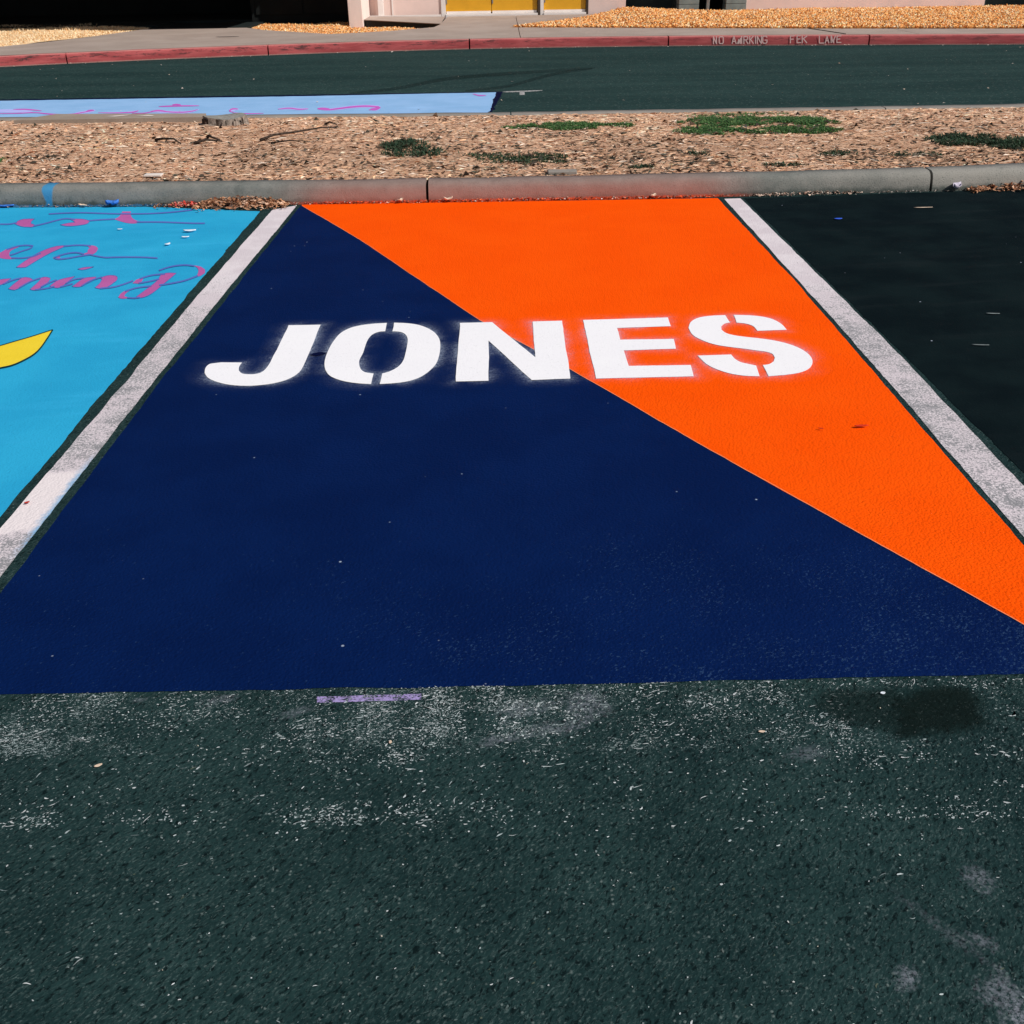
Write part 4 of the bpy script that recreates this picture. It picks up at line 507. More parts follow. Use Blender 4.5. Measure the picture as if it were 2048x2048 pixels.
thin = [[[((-3.2329,6.6157),(-3.2476,6.6504)),((-3.2175,6.6136),(-3.2322,6.6483)),((-3.2021,6.6113),(-3.2167,6.646)),((-3.1868,6.6093),(-3.2014,6.644)),((-3.1718,6.6081),(-3.1865,6.6428)),((-3.1588,6.6072),(-3.1734,6.6419)),((-3.1458,6.6064),(-3.1604,6.6411)),((-3.1333,6.6071),(-3.1482,6.6417)),((-3.1219,6.6106),(-3.1371,6.6451)),((-3.1134,6.617),(-3.129,6.6513)),((-3.1062,6.626),(-3.1219,6.6602)),((-3.0994,6.6359),(-3.1152,6.6701)),((-3.0924,6.6453),(-3.1082,6.6796))],[((-2.9452,6.539),(-2.9615,6.5753)),((-2.933,6.5557),(-2.9493,6.5923)),((-2.9207,6.5724),(-2.9369,6.6091)),((-2.9085,6.5896),(-2.9247,6.6264)),((-2.8966,6.6078),(-2.9129,6.6446)),((-2.8838,6.6313),(-2.9002,6.6681)),((-2.8717,6.6565),(-2.8881,6.6935)),((-2.8593,6.681),(-2.8756,6.7185)),((-2.8455,6.7026),(-2.8616,6.7405)),((-2.8382,6.7121),(-2.8543,6.7503)),((-2.8307,6.7209),(-2.8465,6.7593)),((-2.8224,6.7276),(-2.8378,6.7664)),((-2.8129,6.731),(-2.8276,6.7701)),((-2.798,6.7294),(-2.8119,6.7684)),((-2.7813,6.723),(-2.7945,6.7617)),((-2.7636,6.7146),(-2.7767,6.7532)),((-2.7462,6.7071),(-2.7593,6.7457))],[((-2.6419,6.6618),(-2.656,6.7001)),((-2.6256,6.667),(-2.6396,6.7053)),((-2.6092,6.6724),(-2.6232,6.7108)),((-2.5928,6.6774),(-2.6066,6.7159)),((-2.576,6.6816),(-2.5896,6.7202)),((-2.5537,6.6855),(-2.5671,6.7242)),((-2.531,6.6884),(-2.5442,6.727)),((-2.5081,6.6908),(-2.5212,6.7295)),((-2.4852,6.6934),(-2.4982,6.7321))],[((-2.318,6.6003),(-2.3297,6.6381)),((-2.2813,6.598),(-2.2927,6.6358)),((-2.2447,6.5961),(-2.2559,6.6338)),((-2.2079,6.5935),(-2.2189,6.6312)),((-2.1707,6.5892),(-2.1814,6.6268)),((-2.1328,6.5826),(-2.1432,6.6201)),((-2.0946,6.5743),(-2.1047,6.6117)),((-2.0562,6.5653),(-2.0661,6.6026)),((-2.0179,6.5564),(-2.0276,6.5936)),((-1.9988,6.5517),(-2.0083,6.5889)),((-1.9795,6.5468),(-1.989,6.5839)),((-1.9604,6.5422),(-1.9698,6.5793)),((-1.9415,6.5385),(-1.9509,6.5756)),((-1.9229,6.5363),(-1.9324,6.5734)),((-1.9047,6.535),(-1.9142,6.5721)),((-1.8866,6.5341),(-1.896,6.5712)),((-1.8684,6.533),(-1.8777,6.5701))],[((-2.9786,6.8769),(-2.9933,6.914)),((-2.956,6.8811),(-2.9706,6.9183)),((-2.9333,6.8855),(-2.9478,6.9228)),((-2.9106,6.8896),(-2.9249,6.9269)),((-2.8874,6.8927),(-2.9015,6.93)),((-2.8585,6.8955),(-2.8725,6.9329)),((-2.8293,6.8976),(-2.8431,6.935)),((-2.7996,6.8982),(-2.8131,6.9356)),((-2.7691,6.8966),(-2.7823,6.934)),((-2.7335,6.8911),(-2.7464,6.9285)),((-2.697,6.8828),(-2.7095,6.92)),((-2.6602,6.8736),(-2.6725,6.9107)),((-2.6238,6.8656),(-2.6361,6.9027)),((-2.584,6.8581),(-2.5961,6.8951)),((-2.5444,6.851),(-2.5563,6.8879)),((-2.5051,6.8449),(-2.5169,6.8818)),((-2.4664,6.8403),(-2.478,6.8772)),((-2.4224,6.8367),(-2.4339,6.8735)),((-2.3789,6.8344),(-2.3902,6.8713)),((-2.336,6.8342),(-2.3472,6.871)),((-2.2939,6.8367),(-2.3051,6.8735)),((-2.2633,6.8408),(-2.2745,6.8776)),((-2.2334,6.8468),(-2.2445,6.8837)),((-2.2038,6.8544),(-2.2149,6.8914)),((-2.1746,6.8634),(-2.1856,6.9004)),((-2.1424,6.8756),(-2.1534,6.9127)),((-2.1106,6.8898),(-2.1216,6.927)),((-2.079,6.9049),(-2.0898,6.9423)),((-2.0472,6.9197),(-2.0579,6.9572))],[((-2.8734,5.9666),(-2.8885,5.9967)),((-2.8663,5.9851),(-2.8814,6.0153)),((-2.8596,6.0044),(-2.8747,6.0348)),((-2.8521,6.0221),(-2.8671,6.0531)),((-2.8429,6.036),(-2.8575,6.0676)),((-2.8321,6.0453),(-2.8463,6.0773)),((-2.8199,6.0516),(-2.8337,6.0839)),((-2.8063,6.055),(-2.8198,6.0874)),((-2.7916,6.0555),(-2.8046,6.0879)),((-2.7824,6.0535),(-2.7947,6.0857)),((-2.7723,6.0494),(-2.7841,6.0814)),((-2.7616,6.0443),(-2.7734,6.0763)),((-2.7549,6.0437),(-2.7591,6.0676)),((-2.7625,6.0534),(-2.7477,6.0304)),((-2.7604,6.0394),(-2.7456,6.0162)),((-2.7588,6.027),(-2.7439,6.0021)),((-2.7584,6.0175),(-2.7434,5.9893)),((-2.7613,5.9982),(-2.7465,5.9686)),((-2.7671,5.9844),(-2.7527,5.9541)),((-2.7741,5.9723),(-2.7597,5.9421)),((-2.7804,5.9586),(-2.7658,5.9289)),((-2.7855,5.9424),(-2.7708,5.9131)),((-2.7902,5.9258),(-2.7755,5.8967)),((-2.7949,5.9096),(-2.7803,5.8806)),((-2.8001,5.8946),(-2.7856,5.8654)),((-2.8034,5.887),(-2.789,5.8577)),((-2.8069,5.8799),(-2.7926,5.8505)),((-2.8106,5.873),(-2.7962,5.8437)),((-2.8142,5.866),(-2.7998,5.8367))],[((-2.7693,5.7758),(-2.7815,5.8056)),((-2.7522,5.7731),(-2.7642,5.8029)),((-2.7348,5.7697),(-2.7467,5.7994)),((-2.7178,5.7676),(-2.73,5.7974)),((-2.7021,5.7689),(-2.7147,5.7987)),((-2.6892,5.7734),(-2.702,5.803)),((-2.6772,5.7802),(-2.6903,5.8097)),((-2.6664,5.7898),(-2.6798,5.8192)),((-2.6571,5.8026),(-2.6707,5.8317)),((-2.6509,5.817),(-2.6649,5.8454)),((-2.6463,5.8343),(-2.6604,5.8624)),((-2.6423,5.8527),(-2.6564,5.8809)),((-2.638,5.8706),(-2.6522,5.899))],[((-2.563,6.0162),(-2.5757,6.0481)),((-2.5515,6.0209),(-2.5641,6.0529)),((-2.54,6.0259),(-2.5526,6.0579)),((-2.5284,6.0304),(-2.5408,6.0625)),((-2.5164,6.0336),(-2.5285,6.0658)),((-2.5038,6.0356),(-2.5158,6.0678)),((-2.4909,6.0365),(-2.5027,6.0688)),((-2.4777,6.0365),(-2.4892,6.0687)),((-2.464,6.0352),(-2.4752,6.0673)),((-2.4497,6.0322),(-2.4606,6.0643)),((-2.4349,6.0278),(-2.4456,6.0598)),((-2.4199,6.0228),(-2.4305,6.0547)),((-2.405,6.0181),(-2.4155,6.05))],[((-2.3871,5.8579),(-2.3781,5.8263)),((-2.4005,5.8685),(-2.3915,5.8369)),((-2.4142,5.8799),(-2.405,5.8481)),((-2.4279,5.8901),(-2.4179,5.8577)),((-2.4406,5.8969),(-2.4296,5.8639)),((-2.4534,5.8996),(-2.4415,5.8664)),((-2.4649,5.8988),(-2.4523,5.8656)),((-2.4752,5.8952),(-2.4622,5.8622)),((-2.4848,5.8898),(-2.4715,5.857)),((-2.495,5.881),(-2.4813,5.8486)),((-2.504,5.8696),(-2.4901,5.8375)),((-2.5121,5.8563),(-2.498,5.8246)),((-2.5197,5.8421),(-2.5055,5.8108)),((-2.5247,5.831),(-2.5104,5.8001)),((-2.5291,5.8188),(-2.5147,5.7883)),((-2.5332,5.8064),(-2.5188,5.7759)),((-2.5375,5.7901),(-2.5229,5.7679)),((-2.5199,5.7571),(-2.5268,5.7854)),((-2.5128,5.7488),(-2.5198,5.7772)),((-2.5054,5.7409),(-2.5137,5.7706)),((-2.4982,5.735),(-2.509,5.7666)),((-2.4813,5.7291),(-2.493,5.7609)),((-2.4672,5.7309),(-2.4797,5.7627)),((-2.4548,5.7369),(-2.4676,5.7686)),((-2.4428,5.7432),(-2.4556,5.775)),((-2.4309,5.7503),(-2.4438,5.7821)),((-2.4198,5.7597),(-2.4328,5.7913)),((-2.409,5.7696),(-2.4221,5.8014)),((-2.398,5.7787),(-2.4109,5.8107)),((-2.3839,5.7884),(-2.3966,5.8206)),((-2.3695,5.7977),(-2.3822,5.83)),((-2.355,5.8069),(-2.3676,5.8392)),((-2.3405,5.8161),(-2.3531,5.8485))],[((-2.3425,5.8176),(-2.3511,5.847)),((-2.3276,5.8072),(-2.3361,5.8364)),((-2.3127,5.7966),(-2.3211,5.8258)),((-2.2979,5.7863),(-2.3064,5.8155)),((-2.2834,5.777),(-2.292,5.8063)),((-2.2693,5.7685),(-2.2779,5.7977)),((-2.2554,5.7605),(-2.2641,5.7897)),((-2.2417,5.7537),(-2.2507,5.7831)),((-2.2287,5.749),(-2.2381,5.7786)),((-2.2168,5.7475),(-2.2267,5.7771)),((-2.2058,5.7484),(-2.2159,5.7779)),((-2.1951,5.75),(-2.2052,5.7796)),((-2.1843,5.7508),(-2.1942,5.7804)),((-2.1523,5.7505),(-2.1619,5.7801)),((-2.1201,5.7495),(-2.1295,5.779)),((-2.0876,5.7476),(-2.0968,5.7771)),((-2.0548,5.7445),(-2.0638,5.774)),((-2.0382,5.7424),(-2.0471,5.7719)),((-2.0215,5.7398),(-2.0302,5.7693)),((-2.0046,5.7366),(-2.0132,5.766)),((-1.9876,5.7328),(-1.996,5.7622)),((-1.973,5.7288),(-1.9811,5.7581)),((-1.9581,5.7242),(-1.9661,5.7534)),((-1.9432,5.7193),(-1.9511,5.7485)),((-1.9283,5.7145),(-1.9361,5.7436))],[((-2.3831,5.1386),(-2.3944,5.1648)),((-2.3695,5.1446),(-2.3807,5.1708)),((-2.3557,5.1502),(-2.3669,5.1765)),((-2.3422,5.1566),(-2.3535,5.1829)),((-2.3294,5.165),(-2.3408,5.1913)),((-2.3228,5.1713),(-2.3345,5.1974)),((-2.3168,5.1786),(-2.3286,5.2046)),((-2.311,5.1863),(-2.3228,5.2123)),((-2.3051,5.1937),(-2.3168,5.2198))],[((-2.2713,5.1816),(-2.2829,5.2076)),((-2.2267,5.2353),(-2.2382,5.2618))],[((-2.0544,5.142),(-2.064,5.1683)),((-2.0385,5.1465),(-2.0481,5.1729)),((-2.0224,5.1504),(-2.0319,5.1769)),((-2.0065,5.1557),(-2.0162,5.182)),((-1.9918,5.1641),(-2.0017,5.1903)),((-1.9814,5.1736),(-1.9917,5.1997)),((-1.9719,5.1853),(-1.9823,5.2112)),((-1.963,5.1985),(-1.9735,5.2243)),((-1.9543,5.2125),(-1.965,5.2383)),((-1.9468,5.2264),(-1.9575,5.2521)),((-1.9397,5.2415),(-1.9505,5.2671)),((-1.9328,5.257),(-1.9437,5.2828)),((-1.9258,5.2724),(-1.9367,5.2983))],[((-1.9014,5.308),(-1.9119,5.3348)),((-1.8912,5.3235),(-1.9017,5.3504)),((-1.8813,5.3396),(-1.8917,5.3667)),((-1.8709,5.3545),(-1.8811,5.3819)),((-1.8594,5.3663),(-1.8692,5.3943)),((-1.8444,5.3753),(-1.8537,5.4036)),((-1.8281,5.3808),(-1.837,5.4093)),((-1.8111,5.385),(-1.8199,5.4135)),((-1.7943,5.3898),(-1.8031,5.4184))],[((-1.8821,5.2237),(-1.8916,5.2506)),((-1.8697,5.2313),(-1.8791,5.2582)),((-1.8572,5.2386),(-1.8665,5.2656)),((-1.8447,5.2464),(-1.8541,5.2734)),((-1.8326,5.2556),(-1.8422,5.2825)),((-1.8233,5.2645),(-1.833,5.2914)),((-1.8143,5.2744),(-1.8241,5.3013)),((-1.8055,5.2848),(-1.8152,5.3117)),((-1.7965,5.2949),(-1.8063,5.3219))],[((-1.9079,5.0844),(-1.918,5.1093)),((-1.8983,5.0993),(-1.9084,5.1242)),((-1.8888,5.1147),(-1.8989,5.1397)),((-1.879,5.129),(-1.8889,5.1544)),((-1.8681,5.1406),(-1.8776,5.1665)),((-1.8527,5.1505),(-1.8618,5.1767)),((-1.8359,5.157),(-1.8447,5.1834)),((-1.8185,5.1622),(-1.8272,5.1887)),((-1.8013,5.1681),(-1.8099,5.1946))],[((-1.8631,4.9743),(-1.8703,4.9991)),((-1.8538,4.9714),(-1.8609,4.9962)),((-1.8443,4.9681),(-1.8514,4.9929)),((-1.8349,4.9655),(-1.8423,4.9903)),((-1.8259,4.9645),(-1.8338,4.9894)),((-1.819,4.9658),(-1.8273,4.9905)),((-1.8126,4.9684),(-1.8212,4.9931)),((-1.8065,4.9715),(-1.8151,4.9962)),((-1.8004,4.9743),(-1.8089,4.9991))],[((-2.5927,5.2537),(-2.6054,5.2771)),((-2.5876,5.2729),(-2.6002,5.2965)),((-2.5826,5.2927),(-2.5953,5.3164)),((-2.5772,5.3116),(-2.5898,5.3358)),((-2.5707,5.3284),(-2.5832,5.3531)),((-2.5648,5.3387),(-2.5771,5.3639)),((-2.558,5.3475),(-2.5701,5.3729)),((-2.5508,5.3557),(-2.5629,5.3812)),((-2.5438,5.3643),(-2.5559,5.3899))],[((-2.48,5.1807),(-2.4923,5.2023)),((-2.4772,5.2095),(-2.4896,5.2312)),((-2.4747,5.239),(-2.4871,5.261)),((-2.4715,5.2675),(-2.4839,5.2901)),((-2.4668,5.2932),(-2.4791,5.3167)),((-2.4611,5.3113),(-2.4732,5.3356)),((-2.454,5.3272),(-2.466,5.3519)),((-2.4464,5.3423),(-2.4583,5.3671)),((-2.4389,5.358),(-2.4509,5.3829))],[((-2.3714,5.1858),(-2.3833,5.2078)),((-2.3681,5.2072),(-2.38,5.2293)),((-2.3649,5.2291),(-2.3768,5.2514)),((-2.3614,5.2503),(-2.3733,5.273)),((-2.3569,5.2698),(-2.3688,5.2931)),((-2.3529,5.2817),(-2.3646,5.3057)),((-2.3482,5.2926),(-2.3598,5.3169)),((-2.3432,5.303),(-2.3547,5.3274)),((-2.3383,5.3138),(-2.3498,5.3383))],[((-2.2644,5.2438),(-2.276,5.2662)),((-2.2611,5.2627),(-2.2727,5.2852)),((-2.2581,5.2824),(-2.2698,5.3051)),((-2.2545,5.3003),(-2.266,5.3239)),((-2.2492,5.3143),(-2.2602,5.3391)),((-2.2401,5.3244),(-2.2505,5.3499)),((-2.2288,5.3299),(-2.2388,5.3557)),((-2.2166,5.3336),(-2.2265,5.3594)),((-2.2046,5.3383),(-2.2146,5.3642))],[((-2.1638,5.1933),(-2.1751,5.2147)),((-2.1608,5.2177),(-2.1721,5.2392)),((-2.1581,5.2428),(-2.1694,5.2645)),((-2.1548,5.2668),(-2.1661,5.2892)),((-2.1502,5.2878),(-2.1612,5.3113)),((-2.1426,5.3071),(-2.1534,5.3315)),((-2.1334,5.3233),(-2.144,5.3482)),((-2.1233,5.3383),(-2.1339,5.3633)),((-2.1136,5.3541),(-2.1242,5.3792))],[((-1.7635,5.1789),(-1.7729,5.2074)),((-1.7507,5.1853),(-1.7601,5.214)),((-1.7379,5.1917),(-1.7472,5.2204)),((-1.7251,5.1984),(-1.7345,5.2271)),((-1.7126,5.2061),(-1.722,5.2348)),((-1.6976,5.2161),(-1.707,5.2449)),((-1.6828,5.2267),(-1.6923,5.2555)),((-1.6683,5.239),(-1.678,5.2677)),((-1.6546,5.2539),(-1.6645,5.2824)),((-1.6415,5.2731),(-1.6517,5.3014)),((-1.6294,5.2952),(-1.6397,5.3234)),((-1.6177,5.3184),(-1.628,5.3468)),((-1.6057,5.3412),(-1.6159,5.3698))],[((-1.8435,5.4591),(-1.8542,5.4868)),((-1.8368,5.473),(-1.8475,5.5007)),((-1.8302,5.4873),(-1.841,5.5152)),((-1.8235,5.5008),(-1.834,5.5291)),((-1.816,5.5125),(-1.8263,5.5413)),((-1.8059,5.5245),(-1.8159,5.5537)),((-1.795,5.5348),(-1.8048,5.5643)),((-1.7835,5.5432),(-1.793,5.5729)),((-1.7713,5.5497),(-1.7805,5.5796)),((-1.7603,5.5537),(-1.7691,5.5838)),((-1.7487,5.5561),(-1.7572,5.5863)),((-1.7366,5.5568),(-1.7447,5.587)),((-1.724,5.5555),(-1.7317,5.5857)),((-1.7124,5.5521),(-1.7196,5.5821)),((-1.7003,5.5466),(-1.7071,5.5764)),((-1.6879,5.5403),(-1.6945,5.57)),((-1.6755,5.5343),(-1.6821,5.564))]]][0]
for i, p in enumerate(fills): kid(pieces('script_stroke', [p], .0075 + i * .0001, M['magenta']), bb)
for i, p in enumerate(fill_rims + thin): kid(ribbons('script_hairline', [p], .0095 + i * .00012, M['purple']), bb)
pet = [(820,185)]
yel = [(-2.0581,4.5034),(-2.0781,4.4737),(-2.0979,4.4444),(-2.1179,4.4162),(-2.1361,4.3927),(-2.1546,4.3703),(-2.1728,4.3477),(-2.1846,4.3323),(-2.1963,4.3168),(-2.208,4.3015),(-2.2259,4.2799),(-2.2438,4.2587),(-2.2602,4.2352),(-2.2771,4.2109),(-2.2924,4.1844),(-2.2999,4.146),(-2.2974,4.1193),(-2.2913,4.0881),(-2.2852,4.0573),(-2.2546,4.037),(-2.2242,4.0168),(-2.1963,4.0028),(-2.1729,3.998),(-2.152,3.999),(-2.1325,4.0031),(-2.1178,4.0087),(-2.1043,4.0169),(-2.091,4.0258),(-2.0774,4.0343),(-2.064,4.0437),(-2.0522,4.0561),(-2.0419,4.0739),(-2.0332,4.0949),(-2.0256,4.1184),(-2.0198,4.1398),(-2.0149,4.1631),(-2.0119,4.1898),(-2.0115,4.2104),(-2.0124,4.233),(-2.0143,4.2572),(-2.018,4.2902),(-2.023,4.3252),(-2.029,4.3619),(-2.0378,4.4074),(-2.0478,4.455)]
kid(sheet('yellow_petal', yel, .0125, M['yellow']), bb)
for p in [[((-2.0586,4.5144),(-2.0529,4.5026)),((-2.0742,4.4907),(-2.0685,4.479)),((-2.0897,4.4671),(-2.084,4.4555)),((-2.1051,4.4441),(-2.0994,4.4325)),((-2.1207,4.4219),(-2.115,4.4104)),((-2.1344,4.4041),(-2.1287,4.3927)),((-2.1482,4.3871),(-2.1425,4.3757)),((-2.1621,4.3703),(-2.1564,4.359)),((-2.1757,4.3533),(-2.17,4.3421)),((-2.1846,4.3417),(-2.1788,4.3306)),((-2.1933,4.3301),(-2.1876,4.319)),((-2.2021,4.3184),(-2.1963,4.3074)),((-2.2108,4.307),(-2.2051,4.296)),((-2.2242,4.2907),(-2.2185,4.2797)),((-2.2378,4.2749),(-2.2321,4.264)),((-2.251,4.2586),(-2.2452,4.2478)),((-2.2631,4.2405),(-2.2573,4.2299)),((-2.2757,4.2221),(-2.2699,4.2115)),((-2.2883,4.2037),(-2.2824,4.1933)),((-2.2983,4.1812),(-2.2923,4.1713)),((-2.3029,4.1505),(-2.2968,4.1416)),((-2.3016,4.1303),(-2.2955,4.1229)),((-2.2975,4.1072),(-2.2916,4.1007)),((-2.2925,4.0833),(-2.2867,4.077)),((-2.2881,4.0605),(-2.2823,4.0541))], [((-2.2825,4.0496),(-2.2879,4.065)),((-2.2597,4.0346),(-2.2649,4.0499)),((-2.2366,4.0189),(-2.2418,4.0341)),((-2.2141,4.0048),(-2.2197,4.0203)),((-2.1931,3.995),(-2.1994,4.0107)),((-2.175,3.9906),(-2.1819,4.0065)),((-2.1586,3.99),(-2.1658,4.0059)),((-2.1434,3.992),(-2.1507,4.0078)),((-2.1288,3.9952),(-2.1363,4.011)),((-2.1175,3.9992),(-2.1252,4.0149)),((-2.1071,4.0048),(-2.1148,4.0205)),((-2.0971,4.0113),(-2.1049,4.027)),((-2.0872,4.018),(-2.0949,4.0337)),((-2.0769,4.0243),(-2.0847,4.0402)),((-2.0667,4.0309),(-2.0745,4.0467)),((-2.0569,4.0386),(-2.0649,4.0543)),((-2.0481,4.0484),(-2.0563,4.0639)),((-2.0401,4.0614),(-2.0485,4.0767)),((-2.0331,4.0765),(-2.0416,4.0916)),((-2.0269,4.0931),(-2.0355,4.1081)),((-2.0213,4.1109),(-2.03,4.1259)),((-2.0168,4.1268),(-2.0255,4.1417)),((-2.0128,4.1438),(-2.0216,4.1585)),((-2.0095,4.1623),(-2.0184,4.1766)),((-2.0075,4.1829),(-2.0164,4.1968)),((-2.007,4.1984),(-2.016,4.2116)),((-2.0073,4.2152),(-2.0164,4.2278)),((-2.0083,4.2329),(-2.0173,4.245)),((-2.0098,4.2514),(-2.0188,4.263)),((-2.0125,4.2763),(-2.0216,4.2874)),((-2.0161,4.3024),(-2.0251,4.3132)),((-2.0202,4.3294),(-2.0292,4.3399)),((-2.0245,4.3567),(-2.0336,4.3671)),((-2.0303,4.3921),(-2.0394,4.4025)),((-2.0366,4.4286),(-2.0457,4.4389)),((-2.0431,4.4656),(-2.0523,4.476)),((-2.0497,4.5031),(-2.059,4.5137))]]: kid(ribbons('petal_outline', [p], .0145 , M['outline']), bb)

# black sealed bay on the right
kb = sheet('black_bay', [(1.6234,7.0048),(1.6442,4.4497),(1.6562,2.9118)] + [(1.66, 1.9), (4.4, 1.9), (4.4, 7.18), (3.2, 7.11)], .004, M['black'], amp=.0025, seed=51)
tag(kb, 'plain black sealed parking bay at the right beside the white line', 'painted bay')

